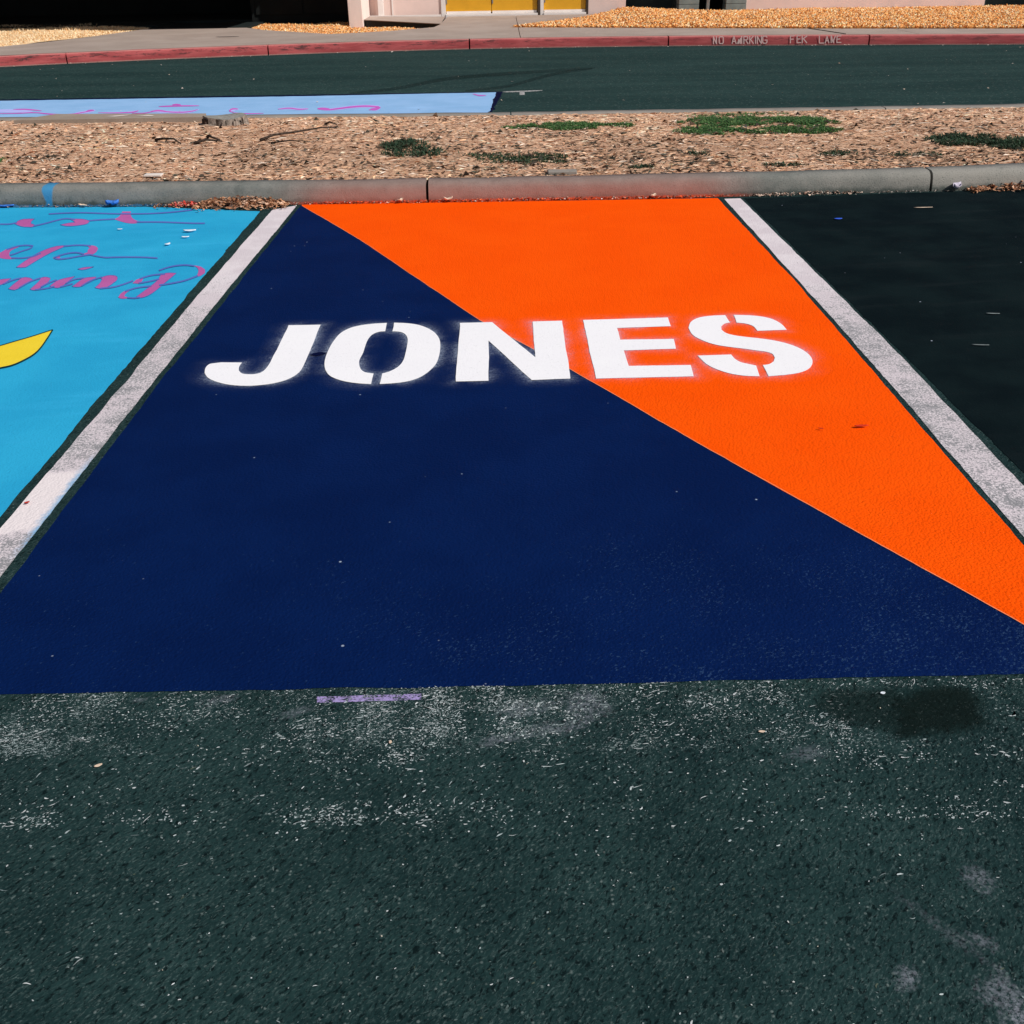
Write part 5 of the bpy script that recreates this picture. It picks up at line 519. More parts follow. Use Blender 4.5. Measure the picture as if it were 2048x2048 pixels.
# pale blue bay across the planting strip
fb = empty('far_bay', (-3, 11.5, 0))
tag(fb, 'pale blue painted bay with magenta swirls across the planting strip', 'painted bay')
fc_ = [(-9.0, 10.6), (-0.30, 10.52)] + [(-0.1058,11.4021),(-0.0443,12.9485),(-2.3416,12.8909),(-5.8784,12.9558)] + [(-9.0, 12.95)]
kid(sheet('blue_field', fc_, .008, M['farblue'], amp=.006, seed=61), fb)
kid(sheet('edge_band', [(-9.0, 12.9)] + [(-9.0, 13.16)] + [(-5.929,13.075),(-2.3656,13.0331),(-0.0207,13.0166),(0.0383,12.9845),(-0.0796,11.3988)] + [(-.2, 10.52), (-.35, 10.52), (-.2, 12.5)], .004, M['gapblue'], amp=.01, seed=62), fb)
sw = [[[((-5.3815,12.1346),(-5.3963,12.1702)),((-5.335,12.1118),(-5.3664,12.1882)),((-5.2946,12.1036),(-5.3317,12.1947)),((-5.2544,12.0956),(-5.2942,12.1946)),((-5.2123,12.0825),(-5.2523,12.1836)),((-5.1622,12.0585),(-5.2002,12.1564)),((-5.1099,12.0286),(-5.144,12.118)),((-5.0575,11.9985),(-5.0857,12.073)),((-5.0108,11.9829),(-5.0237,12.0174))],[((-5.4512,11.8118),(-5.4641,11.8419)),((-5.3881,11.7997),(-5.4088,11.8484)),((-5.3272,11.7926),(-5.3509,11.8489)),((-5.2671,11.7874),(-5.293,11.8494)),((-5.2083,11.7852),(-5.236,11.852)),((-5.1535,11.793),(-5.1827,11.8638)),((-5.1015,11.8076),(-5.1318,11.8819)),((-5.0468,11.8154),(-5.0776,11.8927)),((-4.9841,11.8028),(-5.015,11.8823)),((-4.9609,11.7887),(-4.9913,11.8695)),((-4.935,11.7681),(-4.9653,11.8499)),((-4.9083,11.7458),(-4.939,11.8287)),((-4.8829,11.7272),(-4.9142,11.811)),((-4.8407,11.7015),(-4.872,11.7857)),((-4.7996,11.6788),(-4.8309,11.763)),((-4.7602,11.6604),(-4.7914,11.7443)),((-4.723,11.6475),(-4.754,11.7308)),((-4.6757,11.636),(-4.7062,11.7182)),((-4.6303,11.6297),(-4.6603,11.7108)),((-4.5884,11.6329),(-4.6179,11.7123)),((-4.5514,11.6495),(-4.5805,11.727)),((-4.526,11.6797),(-4.5545,11.7547)),((-4.5054,11.7228),(-4.533,11.7952)),((-4.4867,11.7713),(-4.513,11.8408)),((-4.4669,11.8175),(-4.4917,11.8838)),((-4.4545,11.844),(-4.4775,11.9059)),((-4.4421,11.871),(-4.463,11.9274)),((-4.43,11.899),(-4.448,11.948)),((-4.4199,11.9327),(-4.431,11.963))],[((-4.4745,11.8398),(-4.4916,11.8829)),((-4.4634,11.8372),(-4.5002,11.9299)),((-4.459,11.8513),(-4.5029,11.9625)),((-4.4554,11.8665),(-4.5031,11.9898)),((-4.4513,11.8791),(-4.4995,12.0087)),((-4.4434,11.8905),(-4.4893,12.0184)),((-4.4339,11.8985),(-4.4752,12.0164)),((-4.4244,11.908),(-4.4589,12.0069)),((-4.4212,11.9358),(-4.4373,11.9819))],[((-4.3122,11.7441),(-4.3223,11.7738)),((-4.2424,11.7189),(-4.2617,11.7766)),((-4.175,11.7),(-4.1976,11.7685)),((-4.1097,11.6874),(-4.1345,11.7632)),((-4.0486,11.6875),(-4.0749,11.7682)),((-4.0097,11.69),(-4.0367,11.7736)),((-3.9715,11.6955),(-3.9988,11.7801)),((-3.9379,11.7159),(-3.9654,11.7994)),((-3.9131,11.763),(-3.94,11.8435)),((-3.911,11.7826),(-3.9369,11.8555)),((-3.9114,11.8079),(-3.935,11.8723)),((-3.9132,11.8362),(-3.9331,11.8904)),((-3.9176,11.8715),(-3.9278,11.8996))],[((-3.9275,11.6668),(-3.9366,11.6962)),((-3.8868,11.651),(-3.9018,11.7001)),((-3.847,11.6383),(-3.8644,11.6953)),((-3.8092,11.6321),(-3.8286,11.6951)),((-3.7756,11.6401),(-3.7969,11.7077)),((-3.7521,11.671),(-3.7751,11.7422)),((-3.7338,11.7187),(-3.7581,11.7933)),((-3.7149,11.7634),(-3.7397,11.8421)),((-3.6894,11.7861),(-3.7137,11.8681)),((-3.6545,11.7762),(-3.6778,11.8596)),((-3.6137,11.7459),(-3.6362,11.8296)),((-3.5711,11.7099),(-3.5935,11.7939)),((-3.531,11.6831),(-3.5537,11.7674)),((-3.4899,11.665),(-3.5126,11.7489)),((-3.45,11.6507),(-3.4725,11.7338)),((-3.412,11.6432),(-3.4342,11.7251)),((-3.3767,11.6458),(-3.3986,11.726)),((-3.3537,11.6547),(-3.3753,11.7327)),((-3.3323,11.6696),(-3.3533,11.7449)),((-3.3129,11.6921),(-3.3332,11.7639)),((-3.296,11.7237),(-3.3155,11.7913)),((-3.2883,11.7511),(-3.3067,11.8133)),((-3.2826,11.785),(-3.2994,11.8409)),((-3.2779,11.8223),(-3.2924,11.8705)),((-3.2746,11.8642),(-3.2833,11.8932))],[((-3.754,11.7605),(-3.768,11.805)),((-3.7302,11.7549),(-3.7603,11.8506)),((-3.7123,11.768),(-3.748,11.8826)),((-3.6944,11.7798),(-3.7324,11.9055)),((-3.6742,11.7823),(-3.7112,11.9115)),((-3.6455,11.7681),(-3.6794,11.8928)),((-3.6132,11.7423),(-3.6428,11.8554)),((-3.5799,11.7142),(-3.6043,11.8084)),((-3.5516,11.7051),(-3.5628,11.7488))],[((-3.7826,12.1584),(-3.7942,12.1981)),((-3.733,12.1418),(-3.7578,12.2272)),((-3.6879,12.1403),(-3.7171,12.2422)),((-3.6436,12.1415),(-3.6749,12.2524)),((-3.5995,12.1434),(-3.6312,12.2572)),((-3.533,12.1448),(-3.5631,12.2558)),((-3.4662,12.1457),(-3.4934,12.2478)),((-3.4001,12.149),(-3.4224,12.2345)),((-3.3378,12.1675),(-3.3479,12.2073))],[((-3.6696,12.2892),(-3.6802,12.3255)),((-3.6529,12.2774),(-3.6756,12.3555)),((-3.6405,12.2803),(-3.6674,12.3736)),((-3.6285,12.2837),(-3.6572,12.3855)),((-3.6156,12.283),(-3.6439,12.3876)),((-3.6032,12.277),(-3.6294,12.3781)),((-3.5897,12.2677),(-3.6128,12.3599)),((-3.576,12.2592),(-3.5952,12.3362)),((-3.5658,12.2649),(-3.5748,12.3007))],[((-2.8429,11.8865),(-2.8338,11.8449)),((-2.8675,11.9149),(-2.8487,11.8282)),((-2.8909,11.9351),(-2.868,11.8313)),((-2.9115,11.9397),(-2.884,11.8266)),((-2.9238,11.9099),(-2.8932,11.7975)),((-2.9241,11.8729),(-2.8929,11.779)),((-2.9197,11.8273),(-2.8908,11.749)),((-2.9138,11.7811),(-2.8877,11.7117)),((-2.8909,11.6696),(-2.9028,11.7445)),((-2.8136,11.5568),(-2.8202,11.5942))],[((-2.8146,11.5647),(-2.8192,11.5863)),((-2.7673,11.5271),(-2.777,11.5732)),((-2.7215,11.4959),(-2.7329,11.5507)),((-2.677,11.47),(-2.6894,11.5295)),((-2.6345,11.4538),(-2.6473,11.5148)),((-2.5948,11.4502),(-2.6074,11.5096)),((-2.5572,11.4561),(-2.5687,11.5108)),((-2.5207,11.4672),(-2.5302,11.5131)),((-2.4854,11.4846),(-2.4897,11.506))]]][0]
sw2 = [[[((-2.3909,11.7807),(-2.3969,11.8109)),((-2.3602,11.7853),(-2.3719,11.844)),((-2.3317,11.8013),(-2.3454,11.8714)),((-2.3027,11.8134),(-2.3173,11.8915)),((-2.2715,11.8126),(-2.286,11.8957)),((-2.2436,11.794),(-2.2572,11.8792)),((-2.2134,11.7631),(-2.2264,11.8483)),((-2.183,11.7321),(-2.196,11.8164)),((-2.1544,11.7139),(-2.1678,11.7957)),((-2.129,11.7138),(-2.1422,11.7907)),((-2.1057,11.7244),(-2.1178,11.7939)),((-2.0834,11.7407),(-2.0935,11.7992)),((-2.0623,11.7637),(-2.0674,11.7938))],[((-1.9597,11.7447),(-1.9655,11.7873)),((-1.9292,11.7067),(-1.9384,11.7754)),((-1.8995,11.6743),(-1.9101,11.7535)),((-1.8706,11.6476),(-1.8825,11.7351)),((-1.8431,11.6331),(-1.8569,11.7274)),((-1.8099,11.6362),(-1.8251,11.736)),((-1.7791,11.6545),(-1.7954,11.759)),((-1.7494,11.6799),(-1.7663,11.7888)),((-1.7196,11.7045),(-1.7367,11.8174)),((-1.6896,11.7294),(-1.707,11.8455)),((-1.6599,11.7577),(-1.6775,11.8766)),((-1.6301,11.7847),(-1.6474,11.9061)),((-1.5994,11.8058),(-1.6163,11.9293)),((-1.5601,11.8254),(-1.5764,11.9501)),((-1.5201,11.8402),(-1.5357,11.9657)),((-1.4791,11.848),(-1.4939,11.9734)),((-1.4372,11.8462),(-1.4508,11.9707)),((-1.4047,11.835),(-1.4172,11.9578)),((-1.3714,11.8157),(-1.3829,11.936)),((-1.3377,11.7932),(-1.3485,11.9106)),((-1.3057,11.7745),(-1.3129,11.885)),((-1.3158,11.8059),(-1.2982,11.7744)),((-1.3128,11.766),(-1.2957,11.7328)),((-1.311,11.7382),(-1.2939,11.6862)),((-1.3102,11.7257),(-1.2956,11.6414)),((-1.324,11.66),(-1.3125,11.5752)),((-1.3465,11.6476),(-1.3382,11.569)),((-1.3736,11.6557),(-1.3665,11.5876)),((-1.3982,11.6446),(-1.3936,11.6026))],[((-1.9597,11.7461),(-1.9694,11.8106)),((-1.9368,11.7047),(-1.9575,11.8433)),((-1.9176,11.6873),(-1.942,11.8525)),((-1.8994,11.6753),(-1.9254,11.8547)),((-1.8817,11.6663),(-1.9076,11.8499)),((-1.8643,11.6593),(-1.8888,11.8377)),((-1.8472,11.6551),(-1.8692,11.8187)),((-1.8307,11.656),(-1.8489,11.793)),((-1.8172,11.6806),(-1.8256,11.7442))],[((-1.3782,11.6162),(-1.3854,11.675)),((-1.3587,11.5934),(-1.374,11.7201)),((-1.3417,11.5909),(-1.3598,11.742)),((-1.3253,11.5969),(-1.3457,11.7608)),((-1.31,11.6147),(-1.332,11.7817)),((-1.301,11.637),(-1.3238,11.7973)),((-1.2936,11.6675),(-1.3152,11.8137)),((-1.2876,11.7044),(-1.3057,11.8274)),((-1.2845,11.7615),(-1.2928,11.8191))],[((-0.3136,12.7957),(-0.3132,12.8296)),((-0.2952,12.7349),(-0.294,12.8071)),((-0.2766,12.6845),(-0.2751,12.7702)),((-0.2578,12.6414),(-0.2567,12.7354)),((-0.2386,12.6116),(-0.2386,12.7093)),((-0.2179,12.5989),(-0.2189,12.6948)),((-0.1976,12.6011),(-0.1989,12.6894)),((-0.1776,12.6115),(-0.1786,12.6856)),((-0.1577,12.6321),(-0.1582,12.6666))]]][0]
hl = [[[((-1.9567,11.7234),(-1.9686,11.8088)),((-1.9249,11.6759),(-1.9438,11.8138)),((-1.8952,11.6421),(-1.9167,11.8012)),((-1.866,11.6147),(-1.8903,11.7901)),((-1.838,11.5985),(-1.8656,11.7874)),((-1.8041,11.5975),(-1.8343,11.7975)),((-1.7723,11.6098),(-1.8045,11.8193)),((-1.7417,11.6289),(-1.775,11.8471)),((-1.7113,11.6488),(-1.7453,11.8746)),((-1.6809,11.6713),(-1.7156,11.9035)),((-1.6511,11.6983),(-1.6863,11.9361)),((-1.6215,11.7245),(-1.6562,11.9674)),((-1.5911,11.745),(-1.6248,11.9919)),((-1.5521,11.7639),(-1.5847,12.0134)),((-1.5124,11.7784),(-1.5436,12.0293)),((-1.4719,11.7862),(-1.5014,12.037)),((-1.4304,11.7848),(-1.4577,12.0339)),((-1.3986,11.7745),(-1.4235,12.0201)),((-1.3658,11.7564),(-1.3887,11.997)),((-1.3323,11.7352),(-1.354,11.9702)),((-1.3022,11.72),(-1.3166,11.9409)),((-1.3247,11.8217),(-1.2894,11.7587)),((-1.3214,11.7826),(-1.2872,11.7163)),((-1.3196,11.7643),(-1.2854,11.6604)),((-1.3176,11.7682),(-1.2884,11.5998)),((-1.3298,11.7028),(-1.3068,11.5332)),((-1.3508,11.6873),(-1.3341,11.53)),((-1.3771,11.69),(-1.363,11.5538)),((-1.4006,11.6658),(-1.3913,11.5817))],[((-2.3895,11.7737),(-2.403,11.8428)),((-2.3539,11.7525),(-2.38,11.8872)),((-2.3227,11.753),(-2.3533,11.9136)),((-2.2918,11.7536),(-2.3247,11.9319)),((-2.2601,11.7474),(-2.2932,11.9372)),((-2.233,11.7311),(-2.2651,11.9263)),((-2.2044,11.7078),(-2.2355,11.9039)),((-2.1754,11.6857),(-2.2063,11.8795)),((-2.1478,11.6739),(-2.1787,11.8614)),((-2.1227,11.6764),(-2.1526,11.8525)),((-2.0996,11.6885),(-2.1268,11.8475)),((-2.0778,11.7072),(-2.1005,11.8411)),((-2.0591,11.7444),(-2.0706,11.8133))]]][0]
hl2 = [[[((-5.5558,11.9876),(-5.5996,12.0886)),((-5.4875,11.9313),(-5.5809,12.1483)),((-5.4356,11.9126),(-5.5461,12.1714)),((-5.3874,11.9018),(-5.5062,12.1831)),((-5.3409,11.8944),(-5.461,12.1828)),((-5.2712,11.8841),(-5.3861,12.1645)),((-5.2021,11.8753),(-5.3058,12.1323)),((-5.1358,11.8734),(-5.2213,12.0882)),((-5.0842,11.9089),(-5.1233,12.0085))],[((-4.5448,11.711),(-4.5726,11.7848)),((-4.506,11.6953),(-4.5657,11.8546)),((-4.4772,11.7059),(-4.5481,11.8965)),((-4.4512,11.725),(-4.5283,11.9328)),((-4.4286,11.7534),(-4.5078,11.9673)),((-4.4161,11.7807),(-4.4936,11.9893)),((-4.4067,11.816),(-4.4781,12.0083)),((-4.4003,11.8593),(-4.4602,12.0214)),((-4.4038,11.9301),(-4.4317,12.0059))],[((-3.9959,11.7488),(-4.0179,11.8158)),((-3.8945,11.8184),(-3.916,11.8861))],[((-3.7481,11.7386),(-3.7677,11.8057)),((-3.6849,11.6951),(-3.7226,11.8252)),((-3.6276,11.6705),(-3.6717,11.8249)),((-3.5717,11.6505),(-3.6199,11.8213)),((-3.5173,11.635),(-3.5676,11.8165)),((-3.4622,11.6165),(-3.5132,11.804)),((-3.4067,11.5968),(-3.4575,11.7859)),((-3.3542,11.5898),(-3.405,11.7766)),((-3.309,11.61),(-3.359,11.7903)),((-3.2887,11.6465),(-3.3371,11.8146)),((-3.2737,11.7003),(-3.318,11.8517)),((-3.2617,11.7638),(-3.299,11.8919)),((-3.2543,11.8437),(-3.2734,11.9102))],[((-2.8352,11.8805),(-2.817,11.806)),((-2.9298,11.8097),(-2.8738,11.6475)),((-2.8037,11.5408),(-2.8156,11.6085))]]][0]
for i, p in enumerate(hl + hl2): kid(ribbons('swirl_halo', [p], .0110 + i * .0002, M['halo']), fb)
for i, p in enumerate(sw + sw2): kid(ribbons('swirl', [p], .0130 + i * .0002, M['farmagenta']), fb)

# loose marks on the asphalt
def stain(name, poly, z, soft, m, step=.008):
    """thin film whose cover falls off inside its outline"""
    p = np.array(poly); lo = p.min(0); hi = p.max(0); ax = np.arange(lo[0], hi[0], step); ay = np.arange(lo[1], hi[1], step)
    X_, Y_ = np.meshgrid(ax, ay); q = np.stack([X_.ravel(), Y_.ravel()], 1); d = np.full(len(q), 9.); ins = np.zeros(len(q), bool)
    for i in range(len(p)):
        a = p[i]; b = p[(i + 1) % len(p)]; ab = b - a; tt = np.clip(((q - a) @ ab) / (ab @ ab), 0, 1); d = np.minimum(d, np.linalg.norm(q - (a + tt[:, None] * ab), axis=1))
        c = (a[1] > q[:, 1]) != (b[1] > q[:, 1]); xi = a[0] + (q[:, 1] - a[1]) / (ab[1] if ab[1] else 1e-9) * ab[0]; ins ^= c & (q[:, 0] < xi)
    val = np.where(ins, np.clip(d / soft, 0, 1), 0).astype(np.float32); nx_ = len(ax); f = []; I = ins.reshape(len(ay), nx_)
    for j in range(len(ay) - 1):
        for i in range(nx_ - 1):
            if I[j, i] or I[j + 1, i] or I[j, i + 1] or I[j + 1, i + 1]: f.append((j * nx_ + i, j * nx_ + i + 1, (j + 1) * nx_ + i + 1, (j + 1) * nx_ + i))
    o = mesh(name, [(a, b, z) for a, b in q], f, m); at_ = o.data.attributes.new('spray', 'FLOAT', 'POINT'); at_.data.foreach_set('value', val); return o
def mat_stain(name, c, k):
    t = NT(name, .9, .05); a = t.attr('spray', 'Fac'); n = t.add(t.mul(t.noise(22, 5, .7), .6), t.mul(t.noise(150, 4, .75), .4))
    t.color(c); t.alpha(t.mul(t.ramp(t.add(a, t.mul(t.add(n, -.5), 1.9)), .05, 1.0), k)); return t.m
oil = stain('oil_stain', [(0.8923,1.8518),(0.9516,1.8714),(1.0069,1.8716),(1.0557,1.8576),(1.0651,1.8521),(1.0727,1.8435),(1.0771,1.8317),(1.0767,1.8113),(1.0721,1.7883),(1.0673,1.7656),(1.064,1.7455),(1.0606,1.7256),(1.0573,1.706),(1.0395,1.6961),(1.0218,1.6862),(1.0046,1.6786),(0.9658,1.6699),(0.9285,1.6666),(0.8913,1.663),(0.8648,1.6588),(0.8383,1.6543),(0.812,1.6498),(0.798,1.6911),(0.8116,1.7295),(0.8257,1.7691),(0.8452,1.8069),(0.8595,1.8254),(0.8757,1.8408)], .0022, .055, mat_stain('oil_film', (.0048, .0105, .0092), .66), .006)
tag(oil, 'dark oily stain on the asphalt below the navy paint at the right', 'stain')
fn = stain('fringe', [(0.6863,1.8546),(0.7185,1.8602),(0.7508,1.8659),(0.7829,1.8698),(0.8218,1.8713),(0.8602,1.8706),(0.8986,1.8699),(0.91,1.8049),(0.8587,1.6734),(0.8298,1.679),(0.8008,1.6846),(0.7723,1.6919),(0.7454,1.6997),(0.719,1.7091),(0.6948,1.7233),(0.6802,1.7391),(0.6675,1.7585),(0.6546,1.7781)], .0018, .05, mat_stain('thin_oil_film', (.0042, .0090, .0080), .38), .006); fn.parent = oil
tag(ribbons('chalk_stroke', [[((-0.4421,1.8358),(-0.4456,1.8572)),((-0.4262,1.8357),(-0.4295,1.8571)),((-0.4102,1.8356),(-0.4135,1.857)),((-0.3943,1.8356),(-0.3975,1.8569)),((-0.3783,1.8357),(-0.3815,1.8571)),((-0.3641,1.836),(-0.3673,1.8574)),((-0.3499,1.8365),(-0.353,1.858)),((-0.3357,1.8371),(-0.3387,1.8585)),((-0.3216,1.8375),(-0.3244,1.8589)),((-0.3075,1.8375),(-0.31,1.859)),((-0.2933,1.8375),(-0.2956,1.8589)),((-0.279,1.8374),(-0.2813,1.8588)),((-0.2647,1.8375),(-0.267,1.8589)),((-0.2496,1.8378),(-0.2518,1.8592)),((-0.2345,1.8382),(-0.2367,1.8597)),((-0.2195,1.8387),(-0.2215,1.8601)),((-0.2044,1.8392),(-0.2063,1.8606))]], .004, M['purple_chalk']), 'lilac paint stroke on bare asphalt just below the navy edge', 'paint mark')
tag(ribbons('tyre_mark', [[((-1.7734,13.0355),(-1.7897,13.1535)),((-1.6314,13.094),(-1.6578,13.3018)),((-1.4904,13.1723),(-1.5191,13.4191)),((-1.3495,13.2701),(-1.3795,13.5474)),((-1.21,13.4071),(-1.2408,13.7107)),((-1.0991,13.5705),(-1.1311,13.8969)),((-0.9894,13.7748),(-1.0212,14.1242)),((-0.8772,13.9842),(-0.9069,14.3566)),((-0.7595,14.1599),(-0.7854,14.5524)),((-0.6067,14.3171),(-0.6275,14.7248)),((-0.4487,14.4383),(-0.4645,14.8552)),((-0.2872,14.5393),(-0.2981,14.9604)),((-0.1233,14.637),(-0.1295,15.0584)),((0.0754,14.7471),(0.0751,15.1657)),((0.2769,14.8416),(0.2822,15.2525)),((0.4809,14.9316),(0.4911,15.33)),((0.6875,15.0288),(0.7022,15.41)),((0.8447,15.1123),(0.8618,15.4695)),((1.0037,15.2004),(1.0224,15.5257)),((1.1649,15.2957),(1.1837,15.5758)),((1.3307,15.4272),(1.3432,15.5902))]], .004, M['tyre']), 'long faint dark tyre mark curving across the drive', 'tyre mark')
tag(ribbons('tyre_mark', [[((-0.4128,13.0932),(-0.4168,13.1952)),((-0.279,13.1373),(-0.2844,13.3253)),((-0.1443,13.1959),(-0.1488,13.4202)),((-0.0085,13.2827),(-0.0121,13.5343)),((0.129,13.4318),(0.126,13.7062)),((0.2096,13.5678),(0.2055,13.8576)),((0.291,13.7434),(0.2871,14.0479)),((0.3737,13.9346),(0.3715,14.2538)),((0.4582,14.1168),(0.4587,14.448)),((0.544,14.2893),(0.547,14.6272)),((0.6319,14.4647),(0.6372,14.8048)),((0.7212,14.6319),(0.7295,14.9698)),((0.8116,14.7797),(0.823,15.1095)),((0.9277,14.9274),(0.9421,15.2415)),((1.0447,15.0461),(1.0608,15.3338)),((1.1635,15.1586),(1.1791,15.4052)),((1.2869,15.3136),(1.2965,15.4507))]], .005, M['tyre']), 'shorter dark tyre mark joining the long one near its right end', 'tyre mark')
tag(ribbons('line_remnant', [[((0.0324,12.967),(0.0324,13.0036)),((0.0839,12.9501),(0.0843,13.0289)),((0.1355,12.9462),(0.1363,13.0402)),((0.187,12.9466),(0.1883,13.0488)),((0.2387,12.9518),(0.2403,13.0568)),((0.3054,12.9652),(0.3073,13.0677)),((0.3723,12.9841),(0.3745,13.0786)),((0.4395,13.0076),(0.4417,13.087)),((0.5074,13.0442),(0.5086,13.0812))], [((0.2334,12.9887),(0.2929,13.0129)),((0.233,12.9529),(0.2923,12.9773)),((0.2326,12.9175),(0.2918,12.9415)),((0.2322,12.8831),(0.2913,12.9052)),((0.2318,12.8495),(0.2907,12.8684)),((0.2313,12.8043),(0.2899,12.8204)),((0.2307,12.7589),(0.289,12.7732)),((0.2301,12.7131),(0.2882,12.7271)),((0.2295,12.6673),(0.2874,12.6814))]], .004, M['whitescuff']), 'scrap of white paint line on the drive right of the pale blue bay', 'paint mark')

# ------------------------------------------------------------------ planting strip with its kerbs
def kf(x): return 7.05 + .0078 * x * x
def kbk(x): return kf(x) + .165 + max(0, x - 2.6) * .05
def yfar(x): return 10.33 - np.where(np.asarray(x) < 0, .05, .012) * x
kerb = tag(mesh('kerb', *(lambda xs: ([(x, kf(x) + .03, -.02) for x in xs] + [(x, kbk(x) - .02, -.02) for x in xs] + [(x, kbk(x) - .02, .04) for x in xs] + [(x, kf(x) + .05, .04) for x in xs],
      [(j * len(xs) + i, j * len(xs) + i + 1, ((j + 1) % 4) * len(xs) + i + 1, ((j + 1) % 4) * len(xs) + i) for j in range(4) for i in range(len(xs) - 1)]))(np.arange(-14, 14.1, .5)), M['crack']), kind='structure')
def kerb_section(x0, x1, front, width, m, parent, name='kerb_section', h=.13, prof=None):
    prof = prof or [(0, -.03), (.0, .004), (.004, .035), (.009, .065), (.015, .088), (.024, .106), (.038, .119), (.058, .127), (.080, .1295), (1, h), (1, -.02)]
    xs = list(np.linspace(x0, x1, max(3, int((x1 - x0) / .12))))
    v = []; f = []; n = len(prof)
    for x in xs:
        y0 = front(x); w_ = width(x) - y0
        for (d, z) in prof:
            dz = .0025 * vnoise(x, z * 8, 3.0) if z > 0 else 0
            v.append((x, y0 + (w_ if d == 1 else d) + .004 * vnoise(x, z * 5, 2.2), z + dz))
    for i in range(len(xs) - 1):
        for j in range(n - 1): f.append((i * n + j, (i + 1) * n + j, (i + 1) * n + j + 1, i * n + j + 1))
    b0 = len(v); v += v[:n] + v[(len(xs) - 1) * n:len(xs) * n]
    f.append(tuple(range(b0, b0 + n))); f.append(tuple(range(b0 + n, b0 + 2 * n))[::-1])
    o = mesh(name, v, f, m, parent, smooth=True)
    o.data.polygons[len(f) - 1].use_smooth = False; o.data.polygons[len(f) - 2].use_smooth = False
    return o
jx = [-13.9, -10.6, -7.2, -3.9, -.5, 2.915, 6.3, 9.7, 13.9]
for a, b in zip(jx[:-1], jx[1:]): kerb_section(a + .009, b - .009, kf, kbk, M['kerb'], kerb)
fkerb = tag(mesh('back_kerb', *box(-13, 13, 10.75, 10.8, -.03, -.02), M['backkerb']), kind='structure')
fjx = [-13.9, -10.4, -6.9, -3.4, .1, 3.6, 7.1, 13.9]
for a, b in zip(fjx[:-1], fjx[1:]):
    kerb_section(a + .006, b - .006, lambda x: yfar(x) - .15, lambda x: yfar(x), M['backkerb'], fkerb, prof=[(0, -.03), (0, .12), (.02, .13), (1, .13), (1, -.02)])

def hz(x, y):
    y0 = kf(x) + .16; y1 = yfar(x) - .14; t = np.clip((y - y0) / (y1 - y0), 0, 1)
    return .118 + .055 * np.sin(np.pi * t) + .012 * vnoise(x, y, 1.1) * np.sin(np.pi * t) + .004 * vnoise(x, y, 5)
xs = np.arange(-13.8, 13.81, .1); rows = 36; v = []; f = []
for x in xs:
    y0 = kbk(x) - .015; y1 = yfar(x) - .14
    for j in range(rows):
        y = y0 + (y1 - y0) * j / (rows - 1); v.append((x, y, float(hz(x, y))))
for i in range(len(xs) - 1):
    for j in range(rows - 1): f.append((i * rows + j, (i + 1) * rows + j, (i + 1) * rows + j + 1, i * rows + j + 1))
tag(mesh('planting_strip', v, f, M['soil'], smooth=True), kind='structure')

def flakes(name, P, L, Wd, col, m, tilt=.35, yaw=None, fold=.25, lift=.3):
    """bent four-cornered flakes lying on points P (N,3)"""
    N = len(P); a = rng.rand(N) * 6.283 if yaw is None else yaw
    d = np.stack([np.cos(a), np.sin(a), rng.normal(0, tilt * .5, N)], 1); d /= np.linalg.norm(d, axis=1)[:, None]
    s = np.stack([-np.sin(a), np.cos(a), rng.normal(0, tilt, N)], 1); s /= np.linalg.norm(s, axis=1)[:, None]
    up = np.cross(d, s); c = P + np.array([0, 0, 1]) * (Wd * lift)[:, None]
    h = (L / 2)[:, None]; w = (Wd / 2)[:, None]; fo = (Wd * fold * rng.normal(0, 1, N))[:, None]
    j = 1 + .3 * rng.normal(0, 1, (N, 1))
    V = np.stack([c - d * h, c + s * w * j + up * fo, c + d * h, c - s * w + up * fo * .3], 1)
    return npmesh(name, V, 4, m, col, faces=[(0, 1, 2), (0, 2, 3)])
def pick(cols, pr, N, jit=.18):
    k = rng.choice(len(cols), N, p=np.array(pr) / sum(pr)); c = np.array(cols)[k]
    return np.clip(c * (1 + jit * rng.normal(0, 1, (N, 1))), .004, .95)
# litter of bark slivers and dry leaves over the whole strip
N = 170000
x = rng.uniform(-8.5, 8.5, N); u = rng.rand(N)
y0 = 7.05 + .0078 * x * x + .15 + np.maximum(0, x - 2.6) * .05; y1 = np.where(x < 0, 10.33 - .05 * x, 10.33 - .012 * x) - .13
y = y0 + (y1 - y0) * u ** 1.15
pad_in = (x > -4.35) & (x < -2.85) & (y > 9.95)
keepm = ~pad_in
x, y = x[keepm], y[keepm]; N = len(x)
z = hz(x, y)
dk = vnoise(x * 1.0, y * 2.2, 1.3) + .35 * (x > -.6) + .25 * (y < 8.2) - .5 * (y > 9.3)
cl = pick([(.80, .50, .32), (.66, .375, .235), (.90, .66, .48), (.44, .235, .15), (.78, .455, .265)], [28, 24, 18, 14, 18], N, .14)
cl *= (1 + .17 * vnoise(x * .8, y * 1.8, 1.0) + .10 * vnoise(x * 3, y * 5, 1.3))[:, None]; cl = np.clip(cl, .01, .93)
dz = np.exp(-((x + .55) / .75) ** 2 - ((y - 7.85) / .5) ** 2) + np.exp(-((x - 1.5) / .9) ** 2 - ((y - 7.85) / .35) ** 2) + .8 * np.exp(-((x - 3.3) / .8) ** 2 - ((y - 8.0) / .4) ** 2)
cl *= (1 - .28 * np.clip(dz, 0, 1) * (.6 + .4 * vnoise(x * 3, y * 5, 1.4)))[:, None]; cl = np.clip(cl, .01, .93)
dm = rng.rand(N) < np.clip(.16 * dz + .02 + .06 * (dk > .25) + .12 * (dk > .8) + .2 * (dk > 1.3), 0, .5)
cl[dm] = pick([(.035, .03, .024), (.05, .055, .042), (.09, .06, .042)], [3, 3, 3], dm.sum())
